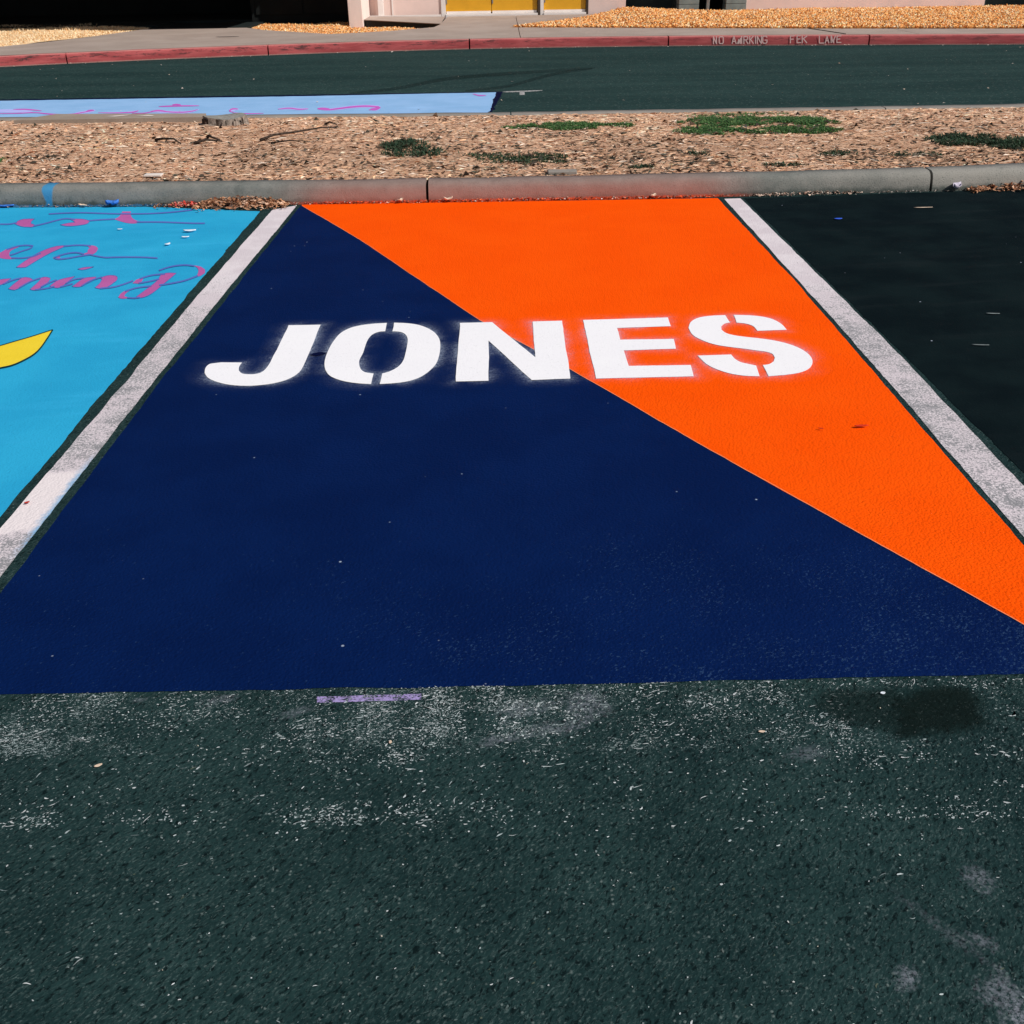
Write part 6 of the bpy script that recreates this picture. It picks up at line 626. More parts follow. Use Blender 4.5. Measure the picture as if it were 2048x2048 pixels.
Ls = np.clip(rng.lognormal(math.log(.022), .6, N), .008, .13); Ws = np.clip(Ls * rng.uniform(.15, .45, N), .004, .018)
yaw = rng.normal(0, .55, N) + rng.choice([0, math.pi], N)
yaw = np.where(rng.rand(N) < .35, rng.rand(N) * 6.283, yaw)
tag(flakes('bark_litter', np.stack([x, y, z], 1), Ls, Ws, cl, M['chips'], .22, yaw, .2, .15), 'dry bark slivers and leaf litter covering the strip between the kerbs', 'litter', kind='stuff')
def strip_pts(N, pw=1.2, top=10.1):
    x = rng.uniform(-6.5, 6.5, N); y0 = 7.05 + .0078 * x * x + .2 + np.maximum(0, x - 2.6) * .05; y = y0 + (top - y0) * rng.rand(N) ** pw
    ok = ~((x > -4.4) & (x < -2.8) & (y > 9.9)); return x[ok], y[ok]
x, y = strip_pts(3600); N = len(x); L = rng.uniform(.04, .12, N)
tag(flakes('pale_slivers', np.stack([x, y, hz(x, y) + .006], 1), L, rng.uniform(.006, .014, N), pick([(.86, .64, .48), (.90, .74, .60), (.70, .46, .32)], [4, 2, 3], N, .1), M['chips'], .18, rng.normal(.1, .5, N), .2, .2), 'long pale wood slivers scattered over the dry strip', 'litter', kind='stuff')
x, y = strip_pts(9000, 1.3); kk = (vnoise(x, y * 2.2, 1.3) + .35 * (x > -.6) + .35 * (y < 8.2) - .5 * (y > 9.3) + rng.normal(0, .5, len(x))) > .55; x, y = x[kk], y[kk]; N = len(x); L = rng.uniform(.015, .065, N)
tag(flakes('dark_debris', np.stack([x, y, hz(x, y) + .006], 1), L, L * rng.uniform(.15, .5, N), pick([(.055, .045, .034), (.065, .064, .048), (.13, .08, .052)], [3, 3, 4], N, .25), M['chips'], .3, rng.normal(.05, .6, N), .5, .35), 'dark twigs and blackened leaf bits in clusters on the dry strip', 'litter', kind='stuff')
# bigger curled leaves and clods
N = 2400; x = rng.uniform(-6.5, 6.5, N); u = rng.rand(N) ** 1.4
y0 = 7.05 + .0078 * x * x + .2 + np.maximum(0, x - 2.6) * .05; y = y0 + (9.9 - y0) * u; z = hz(x, y) + .004
cl = pick([(.04, .032, .026), (.06, .06, .045), (.55, .36, .24), (.12, .075, .05), (.7, .52, .4)], [6, 4, 3, 4, 2], N)
tag(flakes('fallen_leaves', np.stack([x, y, z], 1), rng.uniform(.02, .065, N), rng.uniform(.010, .024, N), cl, M['chips'], .4, None, .5, .3), 'larger dark curled leaves scattered over the dry strip', 'leaves', kind='stuff')

# grass and weeds
def blades(cx, cy, rx, ry, n, hmin, hmax, cols, dens=1.0, base=hz, wid=.0045):
    n = int(n * 1.7); r = np.sqrt(rng.rand(n)); a = rng.rand(n) * 6.283
    x = cx + rx * r * np.cos(a); y = cy + ry * r * np.sin(a)
    ok = (vnoise(x * 3.1, y * 3.1, 2.0) + .7 * vnoise(x * 9, y * 6, 2.0) + rng.normal(0, .45, n)) > (r - .72) * 2.4 - .1
    x, y = x[ok], y[ok]; n = len(x); z = base(x, y)
    h = rng.uniform(hmin, hmax, n) * .5; an = rng.rand(n) * 6.283; le = h * rng.uniform(.6, 2.4, n)
    w = wid * rng.uniform(.6, 1.5, n); p = np.stack([x, y, z], 1)
    sd_ = np.stack([-np.sin(an), np.cos(an), 0 * an], 1) * w[:, None]; ld = np.stack([np.cos(an), np.sin(an), 0 * an], 1) * le[:, None]
    V = np.stack([p - sd_, p + sd_, p + ld * .45 + sd_ * .8 + np.array([0, 0, 1]) * (h * .75)[:, None], p + ld + np.array([0, 0, 1]) * h[:, None], p + ld * .45 - sd_ * .8 + np.array([0, 0, 1]) * (h * .75)[:, None]], 1)
    return V, pick(cols, [1] * len(cols), n, .25)
GC = [(.07, .17, .05), (.09, .20, .06), (.05, .13, .045), (.15, .23, .08)]
DC = [(.035, .075, .042), (.05, .095, .05), (.07, .085, .05)]
def patch(label, blobs, cols, hm=(.015, .05)):
    Vs = []; Cs = []
    for b in blobs:
        V, c = blades(*b, hm[0], hm[1], cols); Vs.append(V); Cs.append(c)
    o = npmesh('grass_patch', np.concatenate(Vs), 5, M['leaves'], np.concatenate(Cs), faces=[(0, 1, 2, 4), (4, 2, 3)])
    return tag(o, label, 'grass', kind='stuff')
patch('short green grass patch left of the largest patch, mid strip', [(.57, 9.17, .42, .26, 5200), (.2, 9.2, .2, .12, 700), (.95, 9.15, .2, .14, 700)], GC, (.012, .04))
patch('largest green grass patch on the right half of the strip', [(2.0, 9.2, .5, .32, 6000), (2.5, 9.05, .35, .3, 3500), (1.75, 8.75, .35, .22, 2600), (2.35, 8.62, .4, .16, 2200), (2.1, 9.75, .5, .15, 500)], GC, (.012, .045))
patch('dark green weeds in litter behind the kerb joint, mid strip', [(-.72, 8.25, .2, .2, 900), (-.6, 8.0, .3, .14, 500)], DC, (.02, .06))
patch('sparse olive grass behind the kerb above the orange paint', [(.05, 7.85, .35, .2, 900), (.3, 7.75, .25, .18, 700)], DC + [(.07, .1, .045)], (.012, .035))
patch('dark weeds at the right end of the strip', [(3.55, 8.15, .32, .22, 2200), (3.9, 8.0, .3, .2, 1600)], DC, (.02, .06))
patch('small grass tuft at the left end of the strip', [(-3.78, 7.95, .12, .14, 500)], GC, (.02, .05))
patch('thin scatter of dark weeds along the kerb, right half', [(1.0, 7.45, .12, .05, 150), (2.0, 7.45, .15, .06, 160), (2.45, 7.75, .15, .1, 200), (3.0, 7.7, .2, .1, 160), (1.45, 7.8, .1, .08, 120)], DC, (.015, .045))

# stump
def stump():
    r0 = np.random.RandomState(3); n = 40; c = (-2.475, 9.79, .13); v = []; f = []
    prof = [(.225, -.03), (.205, .0), (.192, .03), (.188, .05), (.186, .080)]
    lump = 1 + .04 * np.sin(np.arange(n) * 2 * math.pi / n * 5 + 1) + .025 * r0.normal(0, 1, n)
    flut = 1 - .05 * (r0.rand(n) < .3)
    for r_, z_ in prof:
        for k in range(n):
            a = 2 * math.pi * k / n; q = r_ * lump[k] * (flut[k] if z_ > .0 else 1)
            v.append((c[0] + q * math.cos(a), c[1] + q * .93 * math.sin(a), c[2] + z_ + (.012 * math.sin(a * 2 + .6) if z_ > .07 else 0)))
    m = len(prof)
    for j in range(m - 1):
        for k in range(n): f.append((j * n + k, j * n + (k + 1) % n, (j + 1) * n + (k + 1) % n, (j + 1) * n + k))
    root = empty('tree_stump', c)
    tag(root, 'low weathered grey tree stump sawn flat near the concrete pad', 'stump')
    kid(mesh('trunk_base', v, f, M['bark']), root)
    tv = [(c[0], c[1], c[2] + .082)]; tf = []
    for k in range(n):
        tv.append(v[(m - 1) * n + k])
    for k in range(n): tf.append((0, 1 + k, 1 + (k + 1) % n))
    kid(mesh('cut_face', tv, tf, flat('grey_cut_wood', (.25, .24, .215), .9, .1, .2, 40, .4, 90)), root)
    for a0, a1, z1 in ((3.55, 4.15, .066), (4.55, 4.66, .068), (4.95, 5.0, .055), (5.35, 5.43, .064), (5.75, 5.85, .07)):   # dark plates laid over the hollow and splits
        b = []
        for i in range(7):
            a = a0 + (a1 - a0) * i / 6; q = .207
            b += [(c[0] + q * math.cos(a), c[1] + q * .93 * math.sin(a), c[2] - .005 + .02 * (i % 2)), (c[0] + (q - .006) * math.cos(a), c[1] + (q - .006) * .93 * math.sin(a), c[2] + z1 + .01 * r0.rand())]
        kid(mesh('dark_split', b, [(2 * i, 2 * i + 2, 2 * i + 3, 2 * i + 1) for i in range(6)], M['stick']), root)
    for k in range(0, n, 3):            # split bark plates
        a = 2 * math.pi * (k + .5 + r0.rand()) / n; q = .197; h_ = .03 + .035 * r0.rand(); w_ = .013 + .012 * r0.rand()
        px, py = c[0] + q * math.cos(a), c[1] + q * .93 * math.sin(a); tx, ty = -math.sin(a), math.cos(a); ox, oy = math.cos(a), math.sin(a)
        b = []
        for (u_, z_, d_) in ((-1, -.01, .012), (1, -.01, .014), (.8, h_, .004), (-.7, h_ * .9, .006)):
            b.append((px + tx * w_ * u_ + ox * d_, py + ty * w_ * u_ + oy * d_, c[2] + z_))
        b += [(p[0] - ox * .02, p[1] - oy * .02, p[2]) for p in b]
        kid(mesh('bark_plate', b, [(0, 1, 2, 3), (0, 4, 5, 1), (1, 5, 6, 2), (2, 6, 7, 3), (3, 7, 4, 0)], M['bark']), root)
stump()
# concrete pad by the stump
pad = tag(sheet('concrete_pad', [(-4.45, 9.98), (-2.72, 9.98), (-2.75, 10.22), (-4.2, 10.36)], .178, M['pad'], thick=.06), 'tan concrete pad let into the strip left of the stump', 'slab')
for i, q in enumerate(([(-3.66, 10.12), (-3.56, 10.1), (-3.47, 10.16), (-3.44, 10.21), (-3.52, 10.18)], [(-3.38, 10.12), (-3.22, 10.1), (-3.2, 10.13), (-3.28, 10.17), (-3.32, 10.14)])):
    kid(pieces('paint_daub', [q], .1805, M['paper']), pad)
# sticks
def gz(x, y, dz=.012): return (x, y, float(hz(x, y)) + dz)
for lab, pts, r in (('crooked dark stick lying left of centre below the stump', [(-2.78, 8.72), (-2.7, 8.62), (-2.6, 8.6), (-2.52, 8.5)], .012),
                    ('short dark forked twig below the stump', [(-2.40, 8.86), (-2.36, 8.78), (-2.32, 8.68), (-2.25, 8.66)], .014),
                    ('dark pointed bark sliver below the forked twig', [(-2.42, 8.50), (-2.33, 8.54), (-2.22, 8.6)], .013),
                    ('long slim branch arching right of the stump', [(-1.92, 8.62), (-1.83, 8.72), (-1.66, 8.85), (-1.5, 9.0), (-1.38, 9.14)], .011),
                    ('thin straight twig below the slim branch', [(-1.8, 8.45), (-1.65, 8.44), (-1.5, 8.48)], .007),
                    ('short bent twig between the slim branch and the pale blue bay', [(-1.52, 9.42), (-1.47, 9.36), (-1.40, 9.3)], .010)):
    n = len(pts); o = tube('stick', [gz(a, b, .012 + (.02 if 0 < i < n - 1 else 0)) for i, (a, b) in enumerate(pts)], [r * (1 - .55 * i / (n - 1)) for i in range(n)], M['stick'])
    tag(o, lab, 'stick')
# pale slab scrap in the strip
def curled(name, x, y, z, L, Wd, yaw, m, curl=.3, label=None, cat='leaf'):
    """small leaf: 6 x 3 grid, pointed ends, curled up along its middle"""
    v = []; f = []
    for i in range(7):
        t = i / 6 - .5; w = Wd * .5 * max(.06, math.cos(t * math.pi)) ** .8
        for j in (-1, -.4, .4, 1):
            lx, ly = t * L, j * w; lz = .0012 + curl * Wd * (j * j * .4 + (t * 1.6) ** 2 * .35 + (.35 * rng.rand() if curl > .6 else .06 * rng.rand()))
            v.append((x + lx * math.cos(yaw) - ly * math.sin(yaw), y + lx * math.sin(yaw) + ly * math.cos(yaw), z + lz))
    for i in range(6):
        for j in range(3): f.append((i * 4 + j, (i + 1) * 4 + j, (i + 1) * 4 + j + 1, i * 4 + j + 1))
    o = mesh(name, v, f, m, smooth=True); md = o.modifiers.new('thick', 'SOLIDIFY'); md.thickness = .0012
    return tag(o, label, cat)
tag(boxobj('white_scrap', (-2.49, -2.37, 7.40, 7.47, .135, .147), M['paper'], bev=.002), 'small white flat scrap in the litter just behind the kerb', 'scrap')
tag(boxobj('stone_slab', (.32, .52, 7.27, 7.36, .10, .146), M['backkerb'], bev=.006), 'flat grey stone at the kerb edge above the orange paint', 'stone')

# litter at the foot of the near kerb
def scatter_line(name, x0, x1, n, depth, hgt, cols, pr, Lr, label, yfun=kf, kind='stuff', m=None):
    x = rng.uniform(x0, x1, n); t = np.abs(rng.normal(0, .4, n)); d = depth * t
    prof = np.clip(1 - t, 0, 1) * np.sin(np.pi * np.clip((x - x0) / (x1 - x0), .02, .98)) ** .6
    y = np.array([yfun(a) for a in x]) - d + .002; z = .006 + hgt * prof * rng.rand(n)
    L = rng.uniform(*Lr, n)
    return tag(flakes(name, np.stack([x, y, z], 1), L, L * rng.uniform(.25, .6, n), pick(cols, pr, n), m or M['chips'], .5, None, .4), label, 'litter', kind=kind)
LC = [(.52, .27, .15), (.40, .19, .10), (.66, .43, .30), (.08, .05, .04), (.30, .14, .08)]
scatter_line('leaf_litter', -2.05, -1.43, 1500, .16, .055, LC, [5, 5, 3, 2, 3], (.012, .045), 'heap of brown dry leaf bits against the kerb at the white line')
scatter_line('leaf_litter', -2.35, -1.95, 180, .13, .018, LC, [3, 3, 2, 4, 2], (.01, .03), 'thin trail of leaf bits left of the brown heap')
scatter_line('sprayed_leaf_litter', -2.24, -2.04, 170, .06, .03, [(.75, .13, .10), (.60, .07, .05), (.80, .30, .25)], [4, 3, 2], (.012, .03), 'red sprayed leaf bits at the left end of the brown heap')
scatter_line('leaf_litter', 3.16, 4.3, 700, .11, .05, LC, [5, 5, 3, 2, 3], (.012, .05), 'brown leaf heap against the kerb at the right edge')
scatter_line('kerb_grit', -4.3, 4.4, 1600, .05, .012, [(.5, .42, .36), (.62, .55, .5), (.06, .05, .045), (.3, .2, .14)], [3, 3, 5, 3], (.006, .018), 'fine grit and crumbs along the foot of the kerb')
scatter_line('leaf_litter', 1.7, 2.45, 260, .05, .02, [(.6, .45, .36), (.5, .3, .22), (.1, .07, .055)], [4, 2, 2], (.008, .03), 'thin pale leaf crumbs at the kerb above the black bay')
scatter_line('sprayed_leaf_litter', -1.3, 1.42, 520, .035, .016, [(.86, .16, .05), (.8, .09, .02), (.75, .42, .30), (.12, .04, .02)], [4, 4, 2, 3], (.006, .026), 'orange sprayed crumbs along the kerb above the orange paint')
for lab, x, y, z, L, w, yaw, m, cu in (
    ('blue sprayed crumpled leaf against the kerb above the script', -2.62, 7.07, .012, .085, .05, .4, 'blueleaf', .9),
    ('blue sprayed leaf flat against the kerb at the left edge', -3.36, 7.12, .008, .11, .04, .1, 'blueleaf', .5),
    ('pale dry leaf at the kerb between the two blue leaves', -2.83, 7.085, .01, .08, .02, -.5, 'paleleaf', .8),
    ('lilac petal clump standing against the kerb at the right', 3.085, 7.10, .012, .075, .055, .5, 'lilacleaf', 1.1),
    ('white curled leaf on the sky blue paint near the heap', *(-1.9091,6.3295), .006, .075, .035, .1, 'whiteleaf', .5),
    ('small white leaf bit below the white curled leaf', *(-1.8972,6.1815), .006, .045, .02, .1, 'whiteleaf', .5),
    ('tiny white crumpled leaf in the middle of the blue paint', *(-1.9536,6.0099), .006, .035, .025, .9, 'whiteleaf', .6),
    ('white speck of leaf near the top of the blue paint', *(-2.3633,6.4134), .006, .03, .016, .1, 'whiteleaf', .4),
    ('pale tan leaf on bare asphalt left of the lilac stroke', *(-0.872727571594363,1.6419165275904908), .002, .016, .0075, .5, 'paleleaf', .35),
    ('tiny tan leaf on asphalt below the lilac stroke', *(-0.2623552166876325,1.6968295412362584), .002, .009, .006, 1.5, 'paleleaf', .3),
    ('tiny tan leaf on asphalt left of the dark stain', *(0.5412928117562484,1.7067565329060403), .002, .014, .006, .0, 'paleleaf', .3),
    ('white paint flake on asphalt at the top of the dark stain', *(0.8443013577124528,1.828160206918783), .002, .011, .008, .2, 'whiteleaf', .3),
    ('red leaf sliver on the orange paint right of the S', *(1.2468480353499118,3.276686435652527), .009, .05, .014, .05, 'redleaf', .3),
    ('small red nick on the orange paint left of the red sliver', *(1.1002604347482183,3.2620670616303045), .009, .018, .007, -.4, 'redleaf', .3),
    ('bright blue scrap on the black bay near the kerb', *(2.064335613122663,6.353661474473227), .006, .05, .03, .1, 'bluebit', .2),
    ('pale thin twig on the black bay near the kerb', *(2.6853258477538304,6.62058195207698), .006, .12, .012, .0, 'paleleaf', .2),
    ('upper grey grass blade on the black bay', *(2.224221134529641,4.487945325766731), .006, .06, .008, -.15, 'greyleaf', .4),
    ('lower grey grass blade on the black bay', *(1.9983949665500436,4.080079219608456), .006, .07, .008, -.15, 'greyleaf', .4),
    ('orange-brown leaf crumb on the white line at the left edge', *(-1.49638591987946,2.825483061759257), .006, .016, .009, .6, 'redleaf', .4),
    ('curled orange leaf at the kerb joint above the orange paint', -.36, 7.03, .014, .06, .035, .3, 'paleleaf', .9),
    ('curled tan leaf left of the kerb joint above the orange paint', -.68, 7.03, .012, .05, .03, 1.0, 'paleleaf', .9),
    ('curled tan leaf at the kerb near the right end of the orange paint', 1.02, 7.035, .012, .045, .03, .8, 'paleleaf', .9)):
    curled('leaf', x, y, z, L, w, yaw, M[m], cu, lab)
# remains of old white paint: hard little islands left on the high stones
def flecks(name, x, y, L, Wd, ang, col, m, z=.0010):
    N = len(x); k = 7; a = np.linspace(0, 2 * np.pi, k, endpoint=False)[None, :] + rng.normal(0, .18, (N, k))
    r = 1 + rng.normal(0, .28, (N, k)); u = np.cos(a) * r * L[:, None] / 2; w = np.sin(a) * r * Wd[:, None] / 2
    w = w + (u / np.maximum(L[:, None], 1e-6)) ** 2 * L[:, None] * rng.normal(0, .35, (N, 1))
    V = np.stack([x[:, None] + u * np.cos(ang)[:, None] - w * np.sin(ang)[:, None], y[:, None] + u * np.sin(ang)[:, None] + w * np.cos(ang)[:, None], np.full((N, k), z) + rng.uniform(0, .0006, (N, 1))], 2)
    return npmesh(name, V, k, m, col)
n0 = 420000; x = rng.uniform(-1.75, 1.75, n0); y = rng.uniform(1.0, 1.885, n0)
y0_ = y + .012 * x
cl1 = .5 + .5 * vnoise(x * 2.2, y * 4.0, 1.7); cl2 = .5 + .5 * vnoise(x * 7 + 3, y * 11, 1.9)
def bump1(v, a, b, sa, sb): return np.clip((v - a) / sa, 0, 1) * np.clip((b - v) / sb, 0, 1)
win = lambda a, b, e=.12: bump1(x, a, b, e, e)
d = .30 * bump1(y0_, 1.60, 1.90, .20, .01) * (.50 + .8 * np.exp(-((x - .05) / .5) ** 2)) * np.clip(cl1 * 1.2 + .1, .25, 1.1)
d += .20 * bump1(y0_, 1.455, 1.535, .006, .07) * (win(-1.75, -.62) + 1.1 * win(-.5, .02) + .45 * win(.62, 1.3)) * np.clip(cl1 + .35, .4, 1.1)
d += .24 * bump1(y0_, 1.70, 1.765, .015, .05) * (win(-1.75, -.85) + .5 * win(-.5, .4) + .6 * win(.5, .95))
d += .10 * bump1(y0_, 1.59, 1.70, .04, .05) * (win(-.9, .1) + .6 * win(.5, 1.3)) * np.clip(cl1 * 1.3, .15, 1)
d += .02 * bump1(y0_, 1.40, 1.7, .1, .2) + .0022
d *= np.clip(cl2 * 1.6 - .1, .10, 1.35)
inst = (x > .74) & (x < 1.06) & (y > 1.68) & (y < 1.85); d = np.where(inst, d * .06, d)
k = rng.rand(n0) < d * 1.15; x, y = x[k], y[k]; N = len(x); big = np.clip((1.75 - y) / .3, 0, 1)
L = np.clip(rng.lognormal(math.log(.0023), .55, N) * (1 + .35 * big), .0010, .013); Wd = L * rng.uniform(.3, .8, N); Wd = np.minimum(Wd, .0034)
ang = rng.normal(.25, .55, N)
c = pick([(.32, .38, .38), (.46, .51, .51), (.20, .25, .25), (.58, .61, .61)], [4, 4, 4, 2], N, .12)
lk = rng.rand(N) < .05
L = np.where(lk, rng.uniform(.008, .024, N), L); Wd = np.where(lk, rng.uniform(.0009, .0020, N), Wd); ang = np.where(lk, rng.normal(.35, .4, N), ang)
tag(flecks('paint_flecks', x, y, L, Wd, ang, c, M['chips']), 'worn white paint flecks on the asphalt in front of the navy paint', 'paint mark', kind='stuff')
N = 9000; x = rng.uniform(-1.6, 1.6, N); y = rng.uniform(.75, 1.86, N); L = np.clip(rng.lognormal(math.log(.0032), .45, N), .0015, .010)
c = pick([(.060, .095, .092), (.085, .12, .115), (.12, .15, .14), (.004, .010, .011), (.075, .095, .07)], [6, 4, 1.2, 7, 1], N, .15)
kk = vnoise(x * 3, y * 4, 1.5) > -.5; 
tag(flecks('exposed_stones', x[kk], y[kk], L[kk], (L * rng.uniform(.3, .6, N))[kk], rng.normal(.85, .5, N)[kk], c[kk], M['chips'], .0007), 'small exposed stones and pits in the near asphalt', 'stones', kind='stuff')
# crumbs on the drive
N = 420; x = rng.uniform(-8, 10, N); t = rng.rand(N); yk = np.interp(x, fkx, fky)
y = np.where(rng.rand(N) < .6, yk - np.abs(rng.normal(0, .10, N)) - .02, 11.0 + (yk - 11.0) * t)
L = rng.uniform(.012, .04, N)
tag(flakes('road_crumbs', np.stack([x, y, 0 * x + .006], 1), L, L * .5, pick([(.62, .52, .46), (.5, .4, .33), (.3, .2, .15)], [4, 3, 2], N), M['chips'], .3), 'pale crumbs and grit scattered over the drive and its far gutter', 'litter', kind='stuff')
N = 300; x = rng.uniform(-1.6, 1.6, N); y = rng.uniform(.6, 1.86, N); L = rng.uniform(.002, .0055, N)
tag(flakes('asphalt_crumbs', np.stack([x, y, 0 * x + .002], 1), L, L * .6, pick([(.5, .52, .5), (.3, .33, .33), (.55, .5, .4)], [3, 3, 1], N), M['chips'], .4), 'tiny pale stone crumbs lying on the near asphalt', 'grit', kind='stuff')

# ------------------------------------------------------------------ far pavement
rk = tag(mesh('red_kerb', *(lambda xs: ([(x, fkY(x) + .03, -.03) for x in xs] + [(x, fkY(x) + .14, -.03) for x in xs] + [(x, fkY(x) + .14, .05) for x in xs] + [(x, fkY(x) + .05, .05) for x in xs],
      [(j * len(xs) + i, j * len(xs) + i + 1, ((j + 1) % 4) * len(xs) + i + 1, ((j + 1) % 4) * len(xs) + i) for j in range(4) for i in range(len(xs) - 1)]))(np.arange(-20, 24.1, .5)), M['crack']), kind='structure')
rjx = [-20, -16.6, -13.4, -10.2] + [-6.7551, -3.782, -0.4936, 2.8432, 6.0785] + [9.4, 12.8, 16.2, 20, 24]
for a, b in zip(rjx[:-1], rjx[1:]):
    kerb_section(a + .012, b - .012, fkY, lambda x: fkY(x) + .16, M['redkerb'], rk, prof=[(0, -.03), (0, .005), (.004, .118), (.012, .138), (.03, .15), (1, .15), (1, -.02)])
def backY(x):
    return float(np.interp(x, [-20, -16, -12, -8.42, -7.52, -6.95, -6.9, -5.0, -4.95, -4.46, -3.07, -2.0, -1.2, -1.15, -1.13, 24], [10.6, 13.7, 16.0, 19.04, 20.81, 22.3, 22.32, 22.25, 22.24, 21.63, 20.55, 21.0, 21.65, 22.2, 24.2, 24.2]))
def swz(y): return .15 + .07 * min(1, max(0, (y - 20.0) / 4.3))
pv = tag(mesh('pavement', *box(-20, 24, 24.0, 24.2, -.05, .10), M['sidewalk']), kind='structure')
sx = [-20, -14, -8.0, -2.6, .37, 6.9, 13, 24]
for a, b in zip(sx[:-1], sx[1:]):
    xs = [q for q in np.arange(a + .006, b - .006, .08)] + [b - .006]; rows = 10; v = []; f = []
    for x in xs:
        y0 = fkY(x) + .163; y1 = max(y0 + .2, backY(x))
        col = [y0 + (y1 - y0) * j / (rows - 1) for j in range(rows)]
        v += [(x, yy, swz(yy)) for yy in col] + [(x, col[-1], -.04)]
    n = rows + 1
    for i in range(len(xs) - 1):
        for j in range(n - 1): f.append((i * n + j, (i + 1) * n + j, (i + 1) * n + j + 1, i * n + j + 1))
    v0 = len(v)
    for i in (0, len(xs) - 1):
        b0 = len(v); v += [(xs[i], v[i * n][1], -.04)]
        f.append(tuple([i * n + j for j in range(n)] + [b0]))
    mesh('paving_slab', v, f, M['sidewalk'], pv)
tag(ribbons('crack', [[((5.4266,20.2919),(5.4629,20.4267)),((5.4765,20.0547),(5.5128,20.1865)),((5.5257,19.8242),(5.5619,19.9531)),((5.5731,19.5961),(5.6091,19.7221)),((5.6175,19.3667),(5.6535,19.4897)),((5.652,19.1702),(5.6878,19.2907)),((5.6843,18.9724),(5.72,19.0905)),((5.7154,18.7764),(5.7509,18.8922)),((5.7461,18.5853),(5.7814,18.6988))]], .1545, M['crack']), 'thin slanting crack in the far pavement above the red kerb lettering', 'crack')
tag(ribbons('stain', [[((-5.0836,20.3179),(-5.0983,20.3785)),((-5.0245,20.2866),(-5.0556,20.4168)),((-4.9708,20.2774),(-5.0075,20.4327)),((-4.9184,20.274),(-4.9579,20.4429)),((-4.8671,20.2752),(-4.9073,20.4485)),((-4.8168,20.2807),(-4.8555,20.4496)),((-4.7675,20.2907),(-4.8028,20.4462)),((-4.7194,20.3065),(-4.7487,20.4369)),((-4.6762,20.3445),(-4.6897,20.4053))]], .1565, M['crack']), 'thin dark scuff on the far pavement at the left', 'stain')

